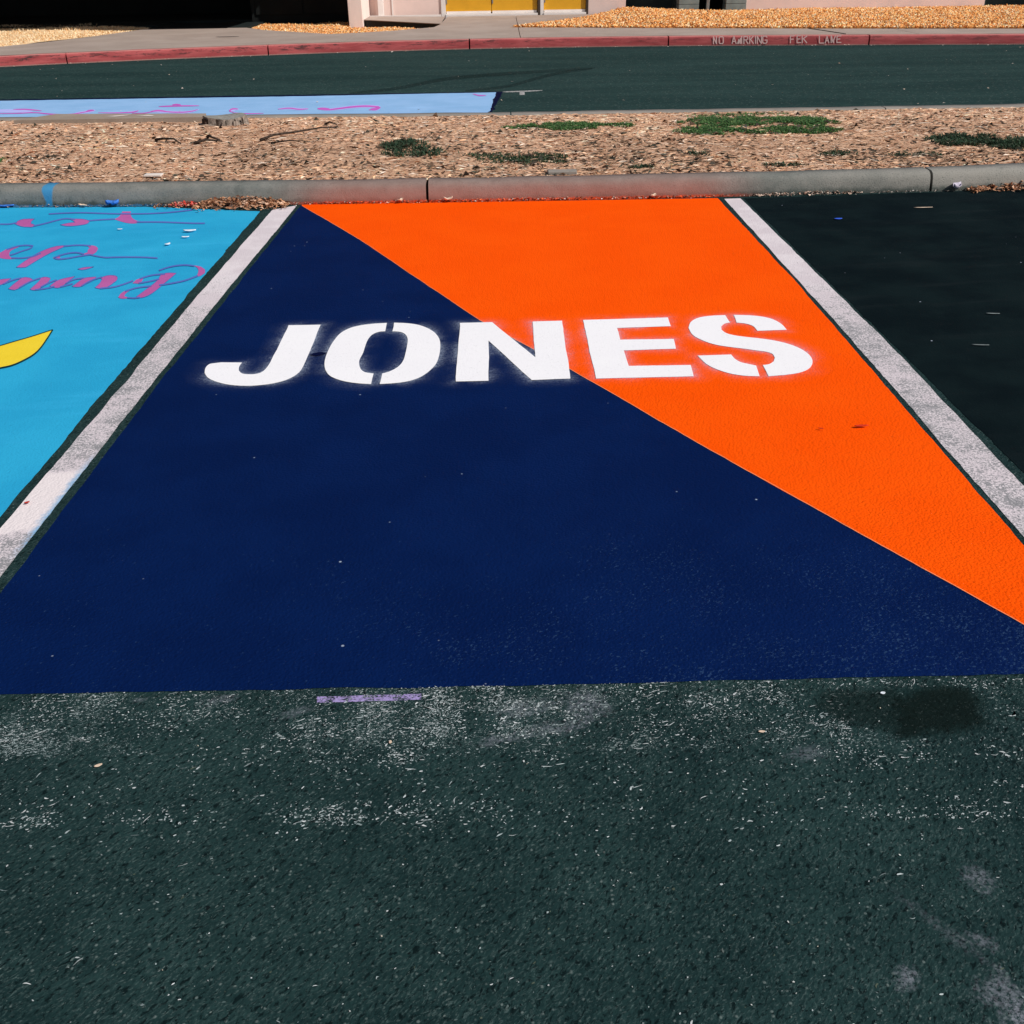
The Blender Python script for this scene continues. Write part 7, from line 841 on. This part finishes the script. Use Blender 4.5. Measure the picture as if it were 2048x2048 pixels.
# red kerb lettering
kl = [[[(3.5957,18.7206,0.0267),(3.5866,18.7216,0.1418),(3.5703,18.7234,0.1419),(3.5794,18.7224,0.0268)],[(3.569,18.7235,0.1386),(3.6284,18.717,0.0265),(3.643,18.7154,0.0322),(3.5835,18.7219,0.1443)],[(3.6446,18.7152,0.0263),(3.6353,18.7163,0.1414),(3.6191,18.718,0.1416),(3.6283,18.717,0.0264)],[(3.6645,18.713,0.1324),(3.6721,18.7121,0.0388),(3.6883,18.7101,0.0387),(3.6807,18.711,0.1323)],[(3.6701,18.7123,0.0425),(3.6904,18.7098,0.0248),(3.701,18.7085,0.0354),(3.6807,18.711,0.0531)],[(3.6863,18.7103,0.0263),(3.7383,18.7038,0.026),(3.737,18.7039,0.0411),(3.6851,18.7105,0.0415)],[(3.7349,18.7042,0.0246),(3.7555,18.7016,0.0474),(3.7427,18.7032,0.0577),(3.722,18.7058,0.0349)],[(3.7541,18.7018,0.0433),(3.747,18.7027,0.1293),(3.7308,18.7047,0.1295),(3.7379,18.7038,0.0434)],[(3.7488,18.7025,0.1261),(3.7239,18.7056,0.1459),(3.714,18.7068,0.1348),(3.7388,18.7037,0.115)],[(3.7285,18.705,0.1443),(3.6767,18.7115,0.1446),(3.6779,18.7114,0.1296),(3.7297,18.7049,0.1292)],[(3.6805,18.711,0.1461),(3.6631,18.7132,0.1287),(3.6754,18.7117,0.118),(3.6928,18.7095,0.1354)],[(3.8983,18.6837,0.0281),(3.9191,18.6811,0.1438),(3.9032,18.6831,0.1475),(3.8822,18.6857,0.0319)],[(3.9006,18.6834,0.1434),(3.9508,18.6771,0.0249),(3.9658,18.6752,0.0294),(3.9156,18.6815,0.1478)],[(3.8943,18.6842,0.0578),(3.9434,18.678,0.0575),(3.9421,18.6782,0.0726),(3.893,18.6843,0.0729)],[(3.9888,18.6723,0.025),(4.0027,18.6706,0.0967),(3.9868,18.6726,0.1007),(3.9728,18.6743,0.0289)],[(3.985,18.6728,0.0986),(3.9944,18.6716,0.0289),(4.0105,18.6696,0.0294),(4.0011,18.6708,0.0991)],[(4.0055,18.6702,0.0269),(4.0309,18.667,0.1146),(4.0152,18.669,0.1197),(3.9898,18.6722,0.0321)],[(4.0132,18.6692,0.1178),(4.0185,18.6686,0.0268),(4.0347,18.6665,0.0262),(4.0294,18.6672,0.1172)],[(4.0283,18.6673,0.1425),(4.0386,18.666,0.0289),(4.0548,18.664,0.0289),(4.0444,18.6653,0.1424)],[(4.0916,18.6591,0.0236),(4.0806,18.6606,0.1421),(4.0645,18.6628,0.1422),(4.0755,18.6613,0.0237)],[(4.0681,18.6623,0.1294),(4.1276,18.6541,0.1291),(4.1262,18.6543,0.1441),(4.0667,18.6625,0.1445)],[(4.1117,18.6563,0.1355),(4.1361,18.653,0.1126),(4.147,18.6514,0.1227),(4.1225,18.6548,0.1456)],[(4.1298,18.6538,0.128),(4.127,18.6542,0.0951),(4.1431,18.652,0.0925),(4.1459,18.6516,0.1254)],[(4.1345,18.6532,0.1082),(4.1084,18.6568,0.0897),(4.1189,18.6553,0.0774),(4.145,18.6517,0.0959)],[(4.1228,18.6548,0.0941),(4.074,18.6615,0.0943),(4.0754,18.6613,0.0793),(4.1242,18.6546,0.079)],[(4.0976,18.6583,0.0846),(4.1472,18.6514,0.0201),(4.16,18.6497,0.0281),(4.1104,18.6565,0.0926)],[(4.1851,18.6462,0.0282),(4.174,18.6477,0.1441),(4.158,18.6499,0.1442),(4.169,18.6484,0.0282)],[(4.2167,18.6418,0.1475),(4.1646,18.649,0.0847),(4.1777,18.6472,0.0748),(4.2298,18.64,0.1376)],[(4.1773,18.6473,0.0913),(4.2329,18.6396,0.0246),(4.2453,18.6379,0.0331),(4.1897,18.6456,0.0998)],[(4.2789,18.6332,0.0277),(4.2673,18.6348,0.146),(4.2513,18.637,0.1461),(4.2628,18.6355,0.0278)],[(4.3084,18.6292,0.0275),(4.2967,18.6308,0.1459),(4.2807,18.633,0.1459),(4.2923,18.6314,0.0276)],[(4.2794,18.6332,0.1418),(4.3578,18.6223,0.0243),(4.3712,18.6205,0.0314),(4.2928,18.6313,0.1488)],[(4.3753,18.6199,0.0272),(4.3634,18.6216,0.1455),(4.3474,18.6238,0.1455),(4.3592,18.6221,0.0273)],[(4.4547,18.609,0.1288),(4.4285,18.6126,0.1513),(4.4182,18.614,0.1408),(4.4444,18.6104,0.1182)],[(4.4325,18.612,0.1498),(4.3867,18.6184,0.1501),(4.3882,18.6181,0.1351),(4.434,18.6118,0.1348)],[(4.3904,18.6178,0.1515),(4.3688,18.6208,0.1293),(4.3811,18.6191,0.1186),(4.4028,18.6161,0.1409)],[(4.37,18.6207,0.1329),(4.3789,18.6194,0.0447),(4.3949,18.6172,0.0447),(4.386,18.6184,0.1328)],[(4.3769,18.6197,0.0484),(4.4031,18.6161,0.0258),(4.4134,18.6147,0.0364),(4.3871,18.6183,0.059)],[(4.3991,18.6166,0.0273),(4.4451,18.6103,0.0271),(4.4435,18.6105,0.0421),(4.3975,18.6169,0.0424)],[(4.442,18.6107,0.0257),(4.4627,18.6078,0.0512),(4.4496,18.6097,0.061),(4.4288,18.6125,0.0356)],[(4.4615,18.608,0.0468),(4.4573,18.6086,0.0874),(4.4413,18.6108,0.0875),(4.4454,18.6102,0.0469)],[(4.4547,18.609,0.0897),(4.4141,18.6146,0.0899),(4.4156,18.6144,0.0749),(4.4562,18.6088,0.0747)],[(4.8404,18.5525,0.0325),(4.8274,18.5544,0.1479),(4.8115,18.5568,0.148),(4.8245,18.5549,0.0326)],[(4.8157,18.5562,0.135),(4.8847,18.546,0.1376),(4.8822,18.5464,0.1525),(4.8133,18.5565,0.1499)],[(4.8242,18.5549,0.085),(4.8773,18.5471,0.0879),(4.8746,18.5475,0.1029),(4.8215,18.5553,0.1)],[(4.9458,18.5368,0.0371),(4.9324,18.5388,0.1523),(4.9166,18.5412,0.1524),(4.9299,18.5392,0.0371)],[(4.9215,18.5404,0.1367),(4.9899,18.5301,0.1423),(4.9867,18.5306,0.1572),(4.9184,18.5409,0.1516)],[(4.927,18.5396,0.0871),(4.9826,18.5312,0.0899),(4.9799,18.5316,0.1048),(4.9244,18.54,0.102)],[(4.9359,18.5383,0.0321),(5.0022,18.5282,0.0348),(4.9997,18.5286,0.0498),(4.9334,18.5386,0.0471)],[(5.0283,18.5243,0.0317),(5.0147,18.5263,0.1469),(4.9989,18.5287,0.147),(5.0125,18.5267,0.0318)],[(5.0817,18.5162,0.1529),(5.0116,18.5268,0.0945),(5.0229,18.5251,0.0828),(5.093,18.5145,0.1413)],[(5.0239,18.5249,0.0988),(5.089,18.5151,0.0304),(5.1003,18.5134,0.0397),(5.0352,18.5232,0.108)],[(5.272,18.4874,0.1481),(5.287,18.4851,0.0281),(5.3028,18.4827,0.0281),(5.2877,18.485,0.148)],[(5.2897,18.4847,0.0259),(5.3717,18.4722,0.0255),(5.3698,18.4725,0.0405),(5.2878,18.485,0.0408)],[(5.3933,18.4689,0.0259),(5.4106,18.4663,0.1378),(5.395,18.4686,0.1418),(5.3776,18.4713,0.0299)],[(5.3926,18.469,0.1379),(5.4385,18.462,0.0282),(5.4532,18.4598,0.0321),(5.4072,18.4668,0.1417)],[(5.3877,18.4697,0.0603),(5.4381,18.4621,0.0601),(5.4362,18.4624,0.0751),(5.3858,18.47,0.0753)],[(5.4887,18.4544,0.0323),(5.4737,18.4567,0.1471),(5.458,18.459,0.1471),(5.4729,18.4568,0.0323)],[(5.4628,18.4583,0.143),(5.4994,18.4527,0.0407),(5.5143,18.4505,0.0438),(5.4777,18.456,0.146)],[(5.514,18.4505,0.0398),(5.5411,18.4464,0.1413),(5.5258,18.4487,0.1466),(5.4986,18.4529,0.0452)],[(5.528,18.4484,0.0321),(5.5204,18.4495,0.0898),(5.5047,18.4519,0.0899),(5.5123,18.4508,0.0322)],[(5.5775,18.4408,0.0315),(5.5687,18.4422,0.1413),(5.5529,18.4446,0.1421),(5.5617,18.4432,0.0324)],[(5.5575,18.4439,0.1286),(5.6277,18.4332,0.1341),(5.6243,18.4337,0.1489),(5.5542,18.4444,0.1435)],[(5.5667,18.4425,0.0813),(5.6186,18.4346,0.0873),(5.6147,18.4352,0.1021),(5.5628,18.4431,0.0961)],[(5.57,18.442,0.032),(5.6408,18.4312,0.0346),(5.6381,18.4316,0.0495),(5.5673,18.4424,0.0469)]]][0]
kroot = empty('kerb_lettering', kl[0][0])
tag(kroot, 'faded pale stencilled lettering on the red kerb face', 'lettering')
cuts = [2.2]; mids = [sum(p[0] for p in q) / 4 for q in kl]
groups = []; order = sorted(range(len(kl)), key=lambda i: min(p[0] for p in kl[i])); right = None
for i in order:
    lo_, hi_ = min(p[0] for p in kl[i]), max(p[0] for p in kl[i])
    if right is None or lo_ > right + .002: groups.append([]); right = hi_
    groups[-1].append(kl[i]); right = max(right, hi_)
for g_ in groups:
    v = []; f = []
    for n_, q in enumerate(g_): f.append(tuple(range(len(v), len(v) + 4))); v += [(a, b - .0004 * n_, c) for a, b, c in q]
    kid(mesh('letter', v, f, M['kerbletters']), kroot)

# ------------------------------------------------------------------ mulch beds, dry grass
def nuggets(P, L, cols, pr):
    N = len(P); a = rng.rand(N) * 6.283; tl = rng.normal(0, .5, N)
    d = np.stack([np.cos(a) * np.cos(tl), np.sin(a) * np.cos(tl), np.sin(tl)], 1); s = np.stack([-np.sin(a), np.cos(a), 0 * a], 1); u = np.cross(d, s)
    L = L[:, None]; w = L * rng.uniform(.35, .7, (N, 1)); h = L * rng.uniform(.2, .45, (N, 1)); P = P + np.array([0, 0, .3]) * L * .5
    V = np.stack([P - d * L / 2, P + d * L / 2, P - s * w / 2, P + s * w / 2, P - u * h / 2, P + u * h / 2], 1)
    return V, pick(cols, pr, N, .15)
NF = [(0, 2, 5), (2, 1, 5), (1, 3, 5), (3, 0, 5), (2, 0, 4), (1, 2, 4), (3, 1, 4), (0, 3, 4)]
MC = [(.93, .45, .16), (.86, .35, .10), (.96, .60, .30), (.62, .20, .05), (.97, .74, .48), (.36, .11, .03)]
MP = [10, 9, 8, 7, 4, 2]
wzx = [0.2, 1.5, 2.3, 2.75, 3.8, 4.8, 6.5, 9, 10.4, 12, 16]; wzz = [.22, .225, .275, .325, .262, .225, .245, .222, .20, .16, .16]
def mulch_front(x): return 21.29 - .245 * (x - .29)
def mulch_back(x): return np.interp(x, [.2, .3, 1.6, 2.3, 2.6, 20], [21.25, 21.4, 22.9, 23.9, 24.28, 24.28])
def mz(x, y):
    yf = mulch_front(x); yb = 24.28; t = np.clip((y - yf) / (yb - yf), 0, 1)
    base = .15 + .07 * np.clip((y - 20.0) / 4.3, 0, 1)
    return np.maximum(base + .012, .165 + (np.interp(x, wzx, wzz) - .165) * t ** .8) + .035 * np.clip(t * 6, 0, 1) * np.clip((mulch_back(x) - y) * 2, 0, 1) * (.5 + .25 * vnoise(x, y, 1.5))
def bed(name, label, fx, ffront, fback, fz, n, x0, x1, Lr=(.035, .085)):
    xs = np.arange(x0, x1 + .01, .15); R_ = 26; v = []; f = []
    for x in xs:
        a, b = ffront(x), max(ffront(x) + .01, float(fback(x)))
        for j in range(R_): yy = a + (b - a) * j / (R_ - 1); v.append((x, yy, float(fz(x, yy)) - .012))
    for i in range(len(xs) - 1):
        for j in range(R_ - 1): f.append((i * R_ + j, (i + 1) * R_ + j, (i + 1) * R_ + j + 1, i * R_ + j + 1))
    o = tag(mesh(name, v, f, flat('mulch_ground', (.50, .23, .07), .95, .05, .3, 14)), kind='structure')
    x = rng.uniform(x0, x1, n * 2); a = np.array([ffront(q) for q in x]) + rng.normal(0, .03, n * 2); b = np.array([float(fback(q)) for q in x])
    k = (b - a) / np.max(b - a) > rng.rand(n * 2); x, a, b = x[k], a[k], b[k]
    y = a + (b - a) * rng.rand(len(x)) ; z = fz(x, y)
    V, c = nuggets(np.stack([x, y, z], 1), rng.uniform(*Lr, len(x)), MC, MP)
    return tag(npmesh('wood_mulch', V, 6, M['chips'], c, faces=NF), label, 'mulch', kind='stuff')
bed('mulch_bed', 'golden wood chip mulch banked against the pink wall at the right', None, mulch_front, mulch_back, mz, 42000, .2, 14.0)
def lfront(x): return float(np.interp(x, [-4.95, -4.46, -3.07, -2.0, -1.2, -1.15], [22.4, 21.6, 20.52, 20.98, 21.62, 22.1]))
def lback(x): return np.interp(x, [-4.95, -3.0, -2.78, -1.16], [23.9, 23.9, 23.12, 22.25])
def lz(x, y): return .135 - .04 * np.clip((np.asarray(y) - 21.4) / .8, 0, 1) * np.clip((np.asarray(x) + 3.3) / .4, 0, 1) + .012 * vnoise(x, y, 2.0)
bed('mulch_bed', 'golden wood chip mulch in the small bed beside the dark recess', None, lfront, lback, lz, 9000, -4.95, -1.16)
# dry grass at the left
def dfront(x): return backY(x) + .01
def dback(x): return np.interp(x, [-20, -9, -6.95], [23.9, 23.9, 22.7])
def dzf(x, y): return .155 + .05 * np.clip((y - dfrontv(x)) / 2.5, 0, 1) + .012 * vnoise(x, y, 1.7)
def dfrontv(x): return np.interp(x, [-20, -16, -12, -8.42, -7.52, -6.95], [10.6, 13.7, 16.0, 19.04, 20.81, 22.45])
xs = np.arange(-16, -6.94, .15); R_ = 24; v = []; f = []
for x in xs:
    a, b = float(dfrontv(x)), float(dback(x))
    for j in range(R_): yy = a + (b - a) * j / (R_ - 1); v.append((x, yy, float(dzf(x, yy)) - .005))
for i in range(len(xs) - 1):
    for j in range(R_ - 1): f.append((i * R_ + j, (i + 1) * R_ + j, (i + 1) * R_ + j + 1, i * R_ + j + 1))
tag(mesh('dry_lawn', v, f, mat_concrete('straw_ground', (.80, .56, .32), (.90, .67, .42), 1.5, .3)), kind='structure')
N = 16000; x = rng.uniform(-14, -6.97, N); a = dfrontv(x); b = dback(x); y = a + (b - a) * rng.rand(N); z = dzf(x, y)
h = rng.uniform(.008, .03, N) * (1 + 1.2 * (vnoise(x, y, 2.5) > .8)); an = rng.rand(N) * 6.283; p = np.stack([x, y, z - .005], 1)
sd_ = np.stack([-np.sin(an), np.cos(an), 0 * an], 1) * .008; ld = np.stack([np.cos(an), np.sin(an), 0 * an], 1) * (h * 1.2)[:, None]; up = np.array([0, 0, 1]) * h[:, None]
V = np.stack([p - sd_, p + sd_, p + ld * .4 + sd_ * .7 + up * .7, p + ld + up, p + ld * .4 - sd_ * .7 + up * .7], 1)
tag(npmesh('dry_grass', V, 5, M['chips'], pick([(.90, .66, .40), (.84, .58, .33), (.93, .75, .50), (.6, .38, .2)], [4, 3, 3, .6], N, .08), faces=[(0, 1, 2, 4), (4, 2, 3)]), 'straw coloured dry grass beside the far pavement at the left', 'grass', kind='stuff')

# ------------------------------------------------------------------ building
B = empty('building', (0, 24.3, .15))
tag(B, 'pink stucco building with yellow doors and dark recesses across the drive', 'building')
WY = 24.3; TOP = 3.3; BZ = .05
def bpart(name, b, m, bev=0.0, parent=B):
    o = boxobj(name, b, m, None, bev); kid(o, B) if parent is B else None
    return o
def bsub(name, b, m, parent, bev=0.0):
    o = boxobj(name, b, m, None, bev); o.parent = parent; o.matrix_parent_inverse = parent.matrix_world.inverted() if parent.type == 'EMPTY' else Matrix(); 
    o.matrix_parent_inverse = Matrix.Translation(B.location).inverted() @ Matrix() if False else o.matrix_parent_inverse
    return o
# wing wall closing the covered walk
bpart('wing_wall', (-3.02, -2.74, 22.95, 24.6, BZ, TOP), M['stucco_pale'], .008)
bpart('wall', (-2.742, -2.60, 24.33, 24.6, BZ, TOP), M['stucco'])
bpart('pilaster', (-2.60, -2.55, 24.22, 24.6, BZ, TOP), M['stucco'], .006)
bpart('trim_post', (-2.548, -2.43, 24.18, 24.6, BZ, TOP), M['trim'], .006)
bpart('wall', (-2.428, -2.26, 24.28, 24.6, BZ, TOP), M['stucco'])
bpart('trim_strip', (-2.258, -2.235, 24.26, 24.6, BZ, TOP), M['trim'])
bpart('wall', (-2.233, -1.215, WY, 24.6, BZ, TOP), M['stucco'])
bpart('base_trim', (-2.74, -1.215, 24.15, 24.179, BZ, .262), M['trim'])
bpart('wall', (-1.213, 1.925, WY, 24.6, 2.36, TOP), M['stucco'])
# yellow doors
def door(x0, x1, label):
    d = boxobj('door', (x0, x1, 24.33, 24.375, .285, 2.30), M['door'], None, .004); kid(d, B); d['label'] = label
    def s(name, b, m, bev=0.0):
        o = boxobj(name, b, m, d, bev); o.matrix_parent_inverse = Matrix(); return o
    s('door_sweep', (x0 + .01, x1 - .01, 24.318, 24.3295, .262, .31), M['trim'])
    s('handle', (x1 - .14, x1 - .10, 24.27, 24.329, 1.05, 1.30), M['metal'], .006)
    for hz_ in (.45, 1.25, 2.1): s('hinge', (x0 + .004, x0 + .03, 24.318, 24.3295, hz_, hz_ + .11), M['metal'])
    return d
door(-1.115, -.145, 'yellow door leaf at the left of the pair')
door(-.135, .835, 'yellow door leaf at the right of the pair')
door(.975, 1.87, 'single yellow door right of the pair')
for b in ((-1.213, -1.12, 24.27, 24.6, BZ, 2.358),): bpart('door_frame', b, M['trim'], .004)
bpart('door_frame', (.842, .895, 24.27, 24.6, BZ, 2.358), M['doorframe_dark'], .004)
bpart('door_frame', (.897, .968, 24.275, 24.6, BZ, 2.358), M['trim'], .004)
bpart('door_frame', (1.874, 1.923, 24.27, 24.6, BZ, 2.358), M['doorframe_dark'], .004)
bpart('door_head', (-1.118, .84, 24.28, 24.6, 2.305, 2.358), M['trim'])
bpart('door_head', (.97, 1.872, 24.28, 24.6, 2.305, 2.358), M['trim'])
bpart('threshold', (-1.118, .84, 24.22, 24.45, BZ, .258), M['trim'], .004)
bpart('threshold', (.97, 1.872, 24.22, 24.45, BZ, .258), M['trim'], .004)
bpart('dark_backing', (-1.118, 1.872, 24.46, 24.55, .06, 2.30), M['shade_wall'])
bpart('wall', (1.925, 2.72, WY, 24.6, BZ, TOP), M['stucco'])
# recesses with block piers
def blocks(x0, x1):
    me = None
    for k in range(15):
        b = box(x0 + .002, x1 - .002, 24.24, 24.62, .17 + k * .205, .17 + k * .205 + .199)
        o = boxobj('concrete_block', (x0 + .002, x1 - .002, 24.24, 24.62, .17 + k * .205, .17 + k * .205 + .198), M['block'], None, .005); kid(o, B)
    bpart('mortar_core', (x0 + .012, x1 - .012, 24.252, 24.61, BZ, TOP), M['crack'])
bpart('recess_wall', (2.50, 3.86, 25.25, 25.4, BZ, TOP), M['darkwall'])
bpart('recess_side', (2.58, 2.718, 24.602, 25.248, BZ, TOP), M['darkwall'])
bpart('recess_side', (3.842, 3.98, 24.63, 25.248, BZ, TOP), M['darkwall'])
blocks(3.845, 4.275)
bpart('opening_back', (4.0, 5.1, 25.45, 25.6, BZ, TOP), M['shade_wall'])
bpart('downpipe', (4.46, 4.53, 24.40, 24.47, BZ, TOP), M['metal'], .015)
blocks(4.85, 5.285)
bpart('wall', (5.287, 10.40, WY, 24.6, BZ, TOP), M['stucco'])
bpart('recess_wall', (10.2, 13.0, 25.25, 25.4, BZ, TOP), M['darkwall'])
bpart('recess_side', (10.26, 10.398, 24.602, 25.248, BZ, TOP), M['darkwall'])
bpart('recess_side', (12.6, 12.74, 24.602, 25.248, BZ, TOP), M['darkwall'])
bpart('wall', (12.6, 17.0, WY, 24.6, BZ, TOP), M['stucco'])
bpart('side_wall', (17.002, 17.3, WY, 34, BZ, TOP), M['stucco'])
bpart('recess_ceiling', (2.5, 17.0, 24.63, 25.6, 3.0, 3.05), M['darkwall'])
bpart('roof', (-3.3, 17.6, 23.95, 34.2, TOP + .002, TOP + .25), M['roof'], .01)
# covered walk at the left: canopy, posts, back wall coloured as deep shade
bpart('canopy', (-22, -3.025, 20.95, 30, 2.60, 2.80), M['roof'], .01)
bpart('back_wall', (-22, -3.022, 27.2, 27.4, BZ, 2.598), M['shade_wall'])
bpart('dark_wall', (-5.2, -3.022, 24.05, 24.2, BZ, 2.598), M['shade_wall'])
for a, b in ((-5.1, -4.12), (-4.08, -3.1)): bpart('dark_panel', (a, b, 24.022, 24.048, .32, 2.3), M['shade_wall'], .006)
bpart('end_wall', (-22.3, -22.002, 21.1, 30, BZ, 2.598), M['stucco'])
for px in (-12.5, -17.5): bpart('canopy_post', (px - .07, px + .07, 21.05, 21.19, .1, 2.598), M['stucco_pale'], .01)
bpart('walk_floor_shade', (-22, -5.0, 24.21, 27.19, .05, .222), M['shade_floor'])  # floor under the canopy, darkened by colour to read as shade
bpart('walk_floor_shade', (-6.9, -4.96, 22.33, 24.0, .05, .19), M['shade_floor'])
bpart('walk_kerb_shade', (-22, -6.9, 23.0, 24.205, .05, .215), M['shade_floor'])
# landing beside the doors
lp = [(-2.735, 23.12), (-1.135, 22.22), (-1.135, 24.14), (-2.735, 24.14)]
lzv = [.245, .200, .222, .25]
v = [(a, b, z_) for (a, b), z_ in zip(lp, lzv)] + [(a, b, z_ - .012) for (a, b), z_ in zip(lp, lzv)]
landing = tag(mesh('landing', v, [(0, 1, 2, 3), (4, 7, 6, 5), (0, 4, 5, 1), (1, 5, 6, 2), (2, 6, 7, 3), (3, 7, 4, 0)], M['sidewalk']), 'sloping concrete landing with a dark side face left of the yellow doors', 'landing')
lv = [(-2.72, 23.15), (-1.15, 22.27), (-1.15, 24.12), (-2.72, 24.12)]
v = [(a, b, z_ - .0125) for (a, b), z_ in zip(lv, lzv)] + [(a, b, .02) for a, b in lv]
mesh('side_face', v, [(0, 4, 5, 1), (1, 5, 6, 2), (2, 6, 7, 3), (3, 7, 4, 0)], M['shade_slab'], landing)

# ------------------------------------------------------------------ small tree at the left edge
T = empty('small_tree', (-10.25, 21.0, .15))
tag(T, 'yellow green leafy small tree at the top left corner', 'tree')
kid(tube('trunk', [(-10.25, 21.0, .1), (-10.22, 21.02, .7), (-10.28, 20.98, 1.3), (-10.2, 21.0, 1.9)], [.075, .06, .05, .03], M['trunk'], seg=10), T)
ends = []
rr = np.random.RandomState(12)
for k in range(9):
    a = k * 0.7 + rr.rand() * .4; h0 = 1.0 + .09 * k; r_ = .75 + .3 * rr.rand()
    e = (-10.22 + r_ * math.cos(a), 21.0 + r_ * math.sin(a), h0 + .35 - .1 * rr.rand())
    kid(tube('branch', [(-10.24, 21.0, h0), (-10.23 + .5 * r_ * math.cos(a), 21.0 + .5 * r_ * math.sin(a), h0 + .35), e], [.028, .018, .008], M['trunk'], seg=6), T)
    ends.append(e)
N = 5200; th = rng.rand(N) * 6.283; ph = np.arccos(rng.uniform(-1, 1, N)); q = rng.rand(N) ** .4
lob = 1 + .16 * np.sin(th * 3 + 1) * np.sin(ph * 4) + .1 * np.sin(th * 7)
P = np.stack([-10.25 + 1.18 * q * lob * np.sin(ph) * np.cos(th), 21.0 + 1.1 * q * lob * np.sin(ph) * np.sin(th), 1.72 + 1.14 * q * lob * np.cos(ph)], 1)
k = vnoise(P[:, 0] * 2 + P[:, 2] * 1.7, P[:, 1] * 2 - P[:, 2], 1.6) > -.75; P = P[k]; N = len(P)
L = rng.uniform(.05, .10, N)
lo = flakes('crown', P, L, L * .32, pick([(.16, .22, .025), (.11, .17, .02), (.24, .28, .04), (.07, .12, .02)], [3, 4, 2, 2], N), M['leaves'], .9, None, .3)
kid(lo, T)
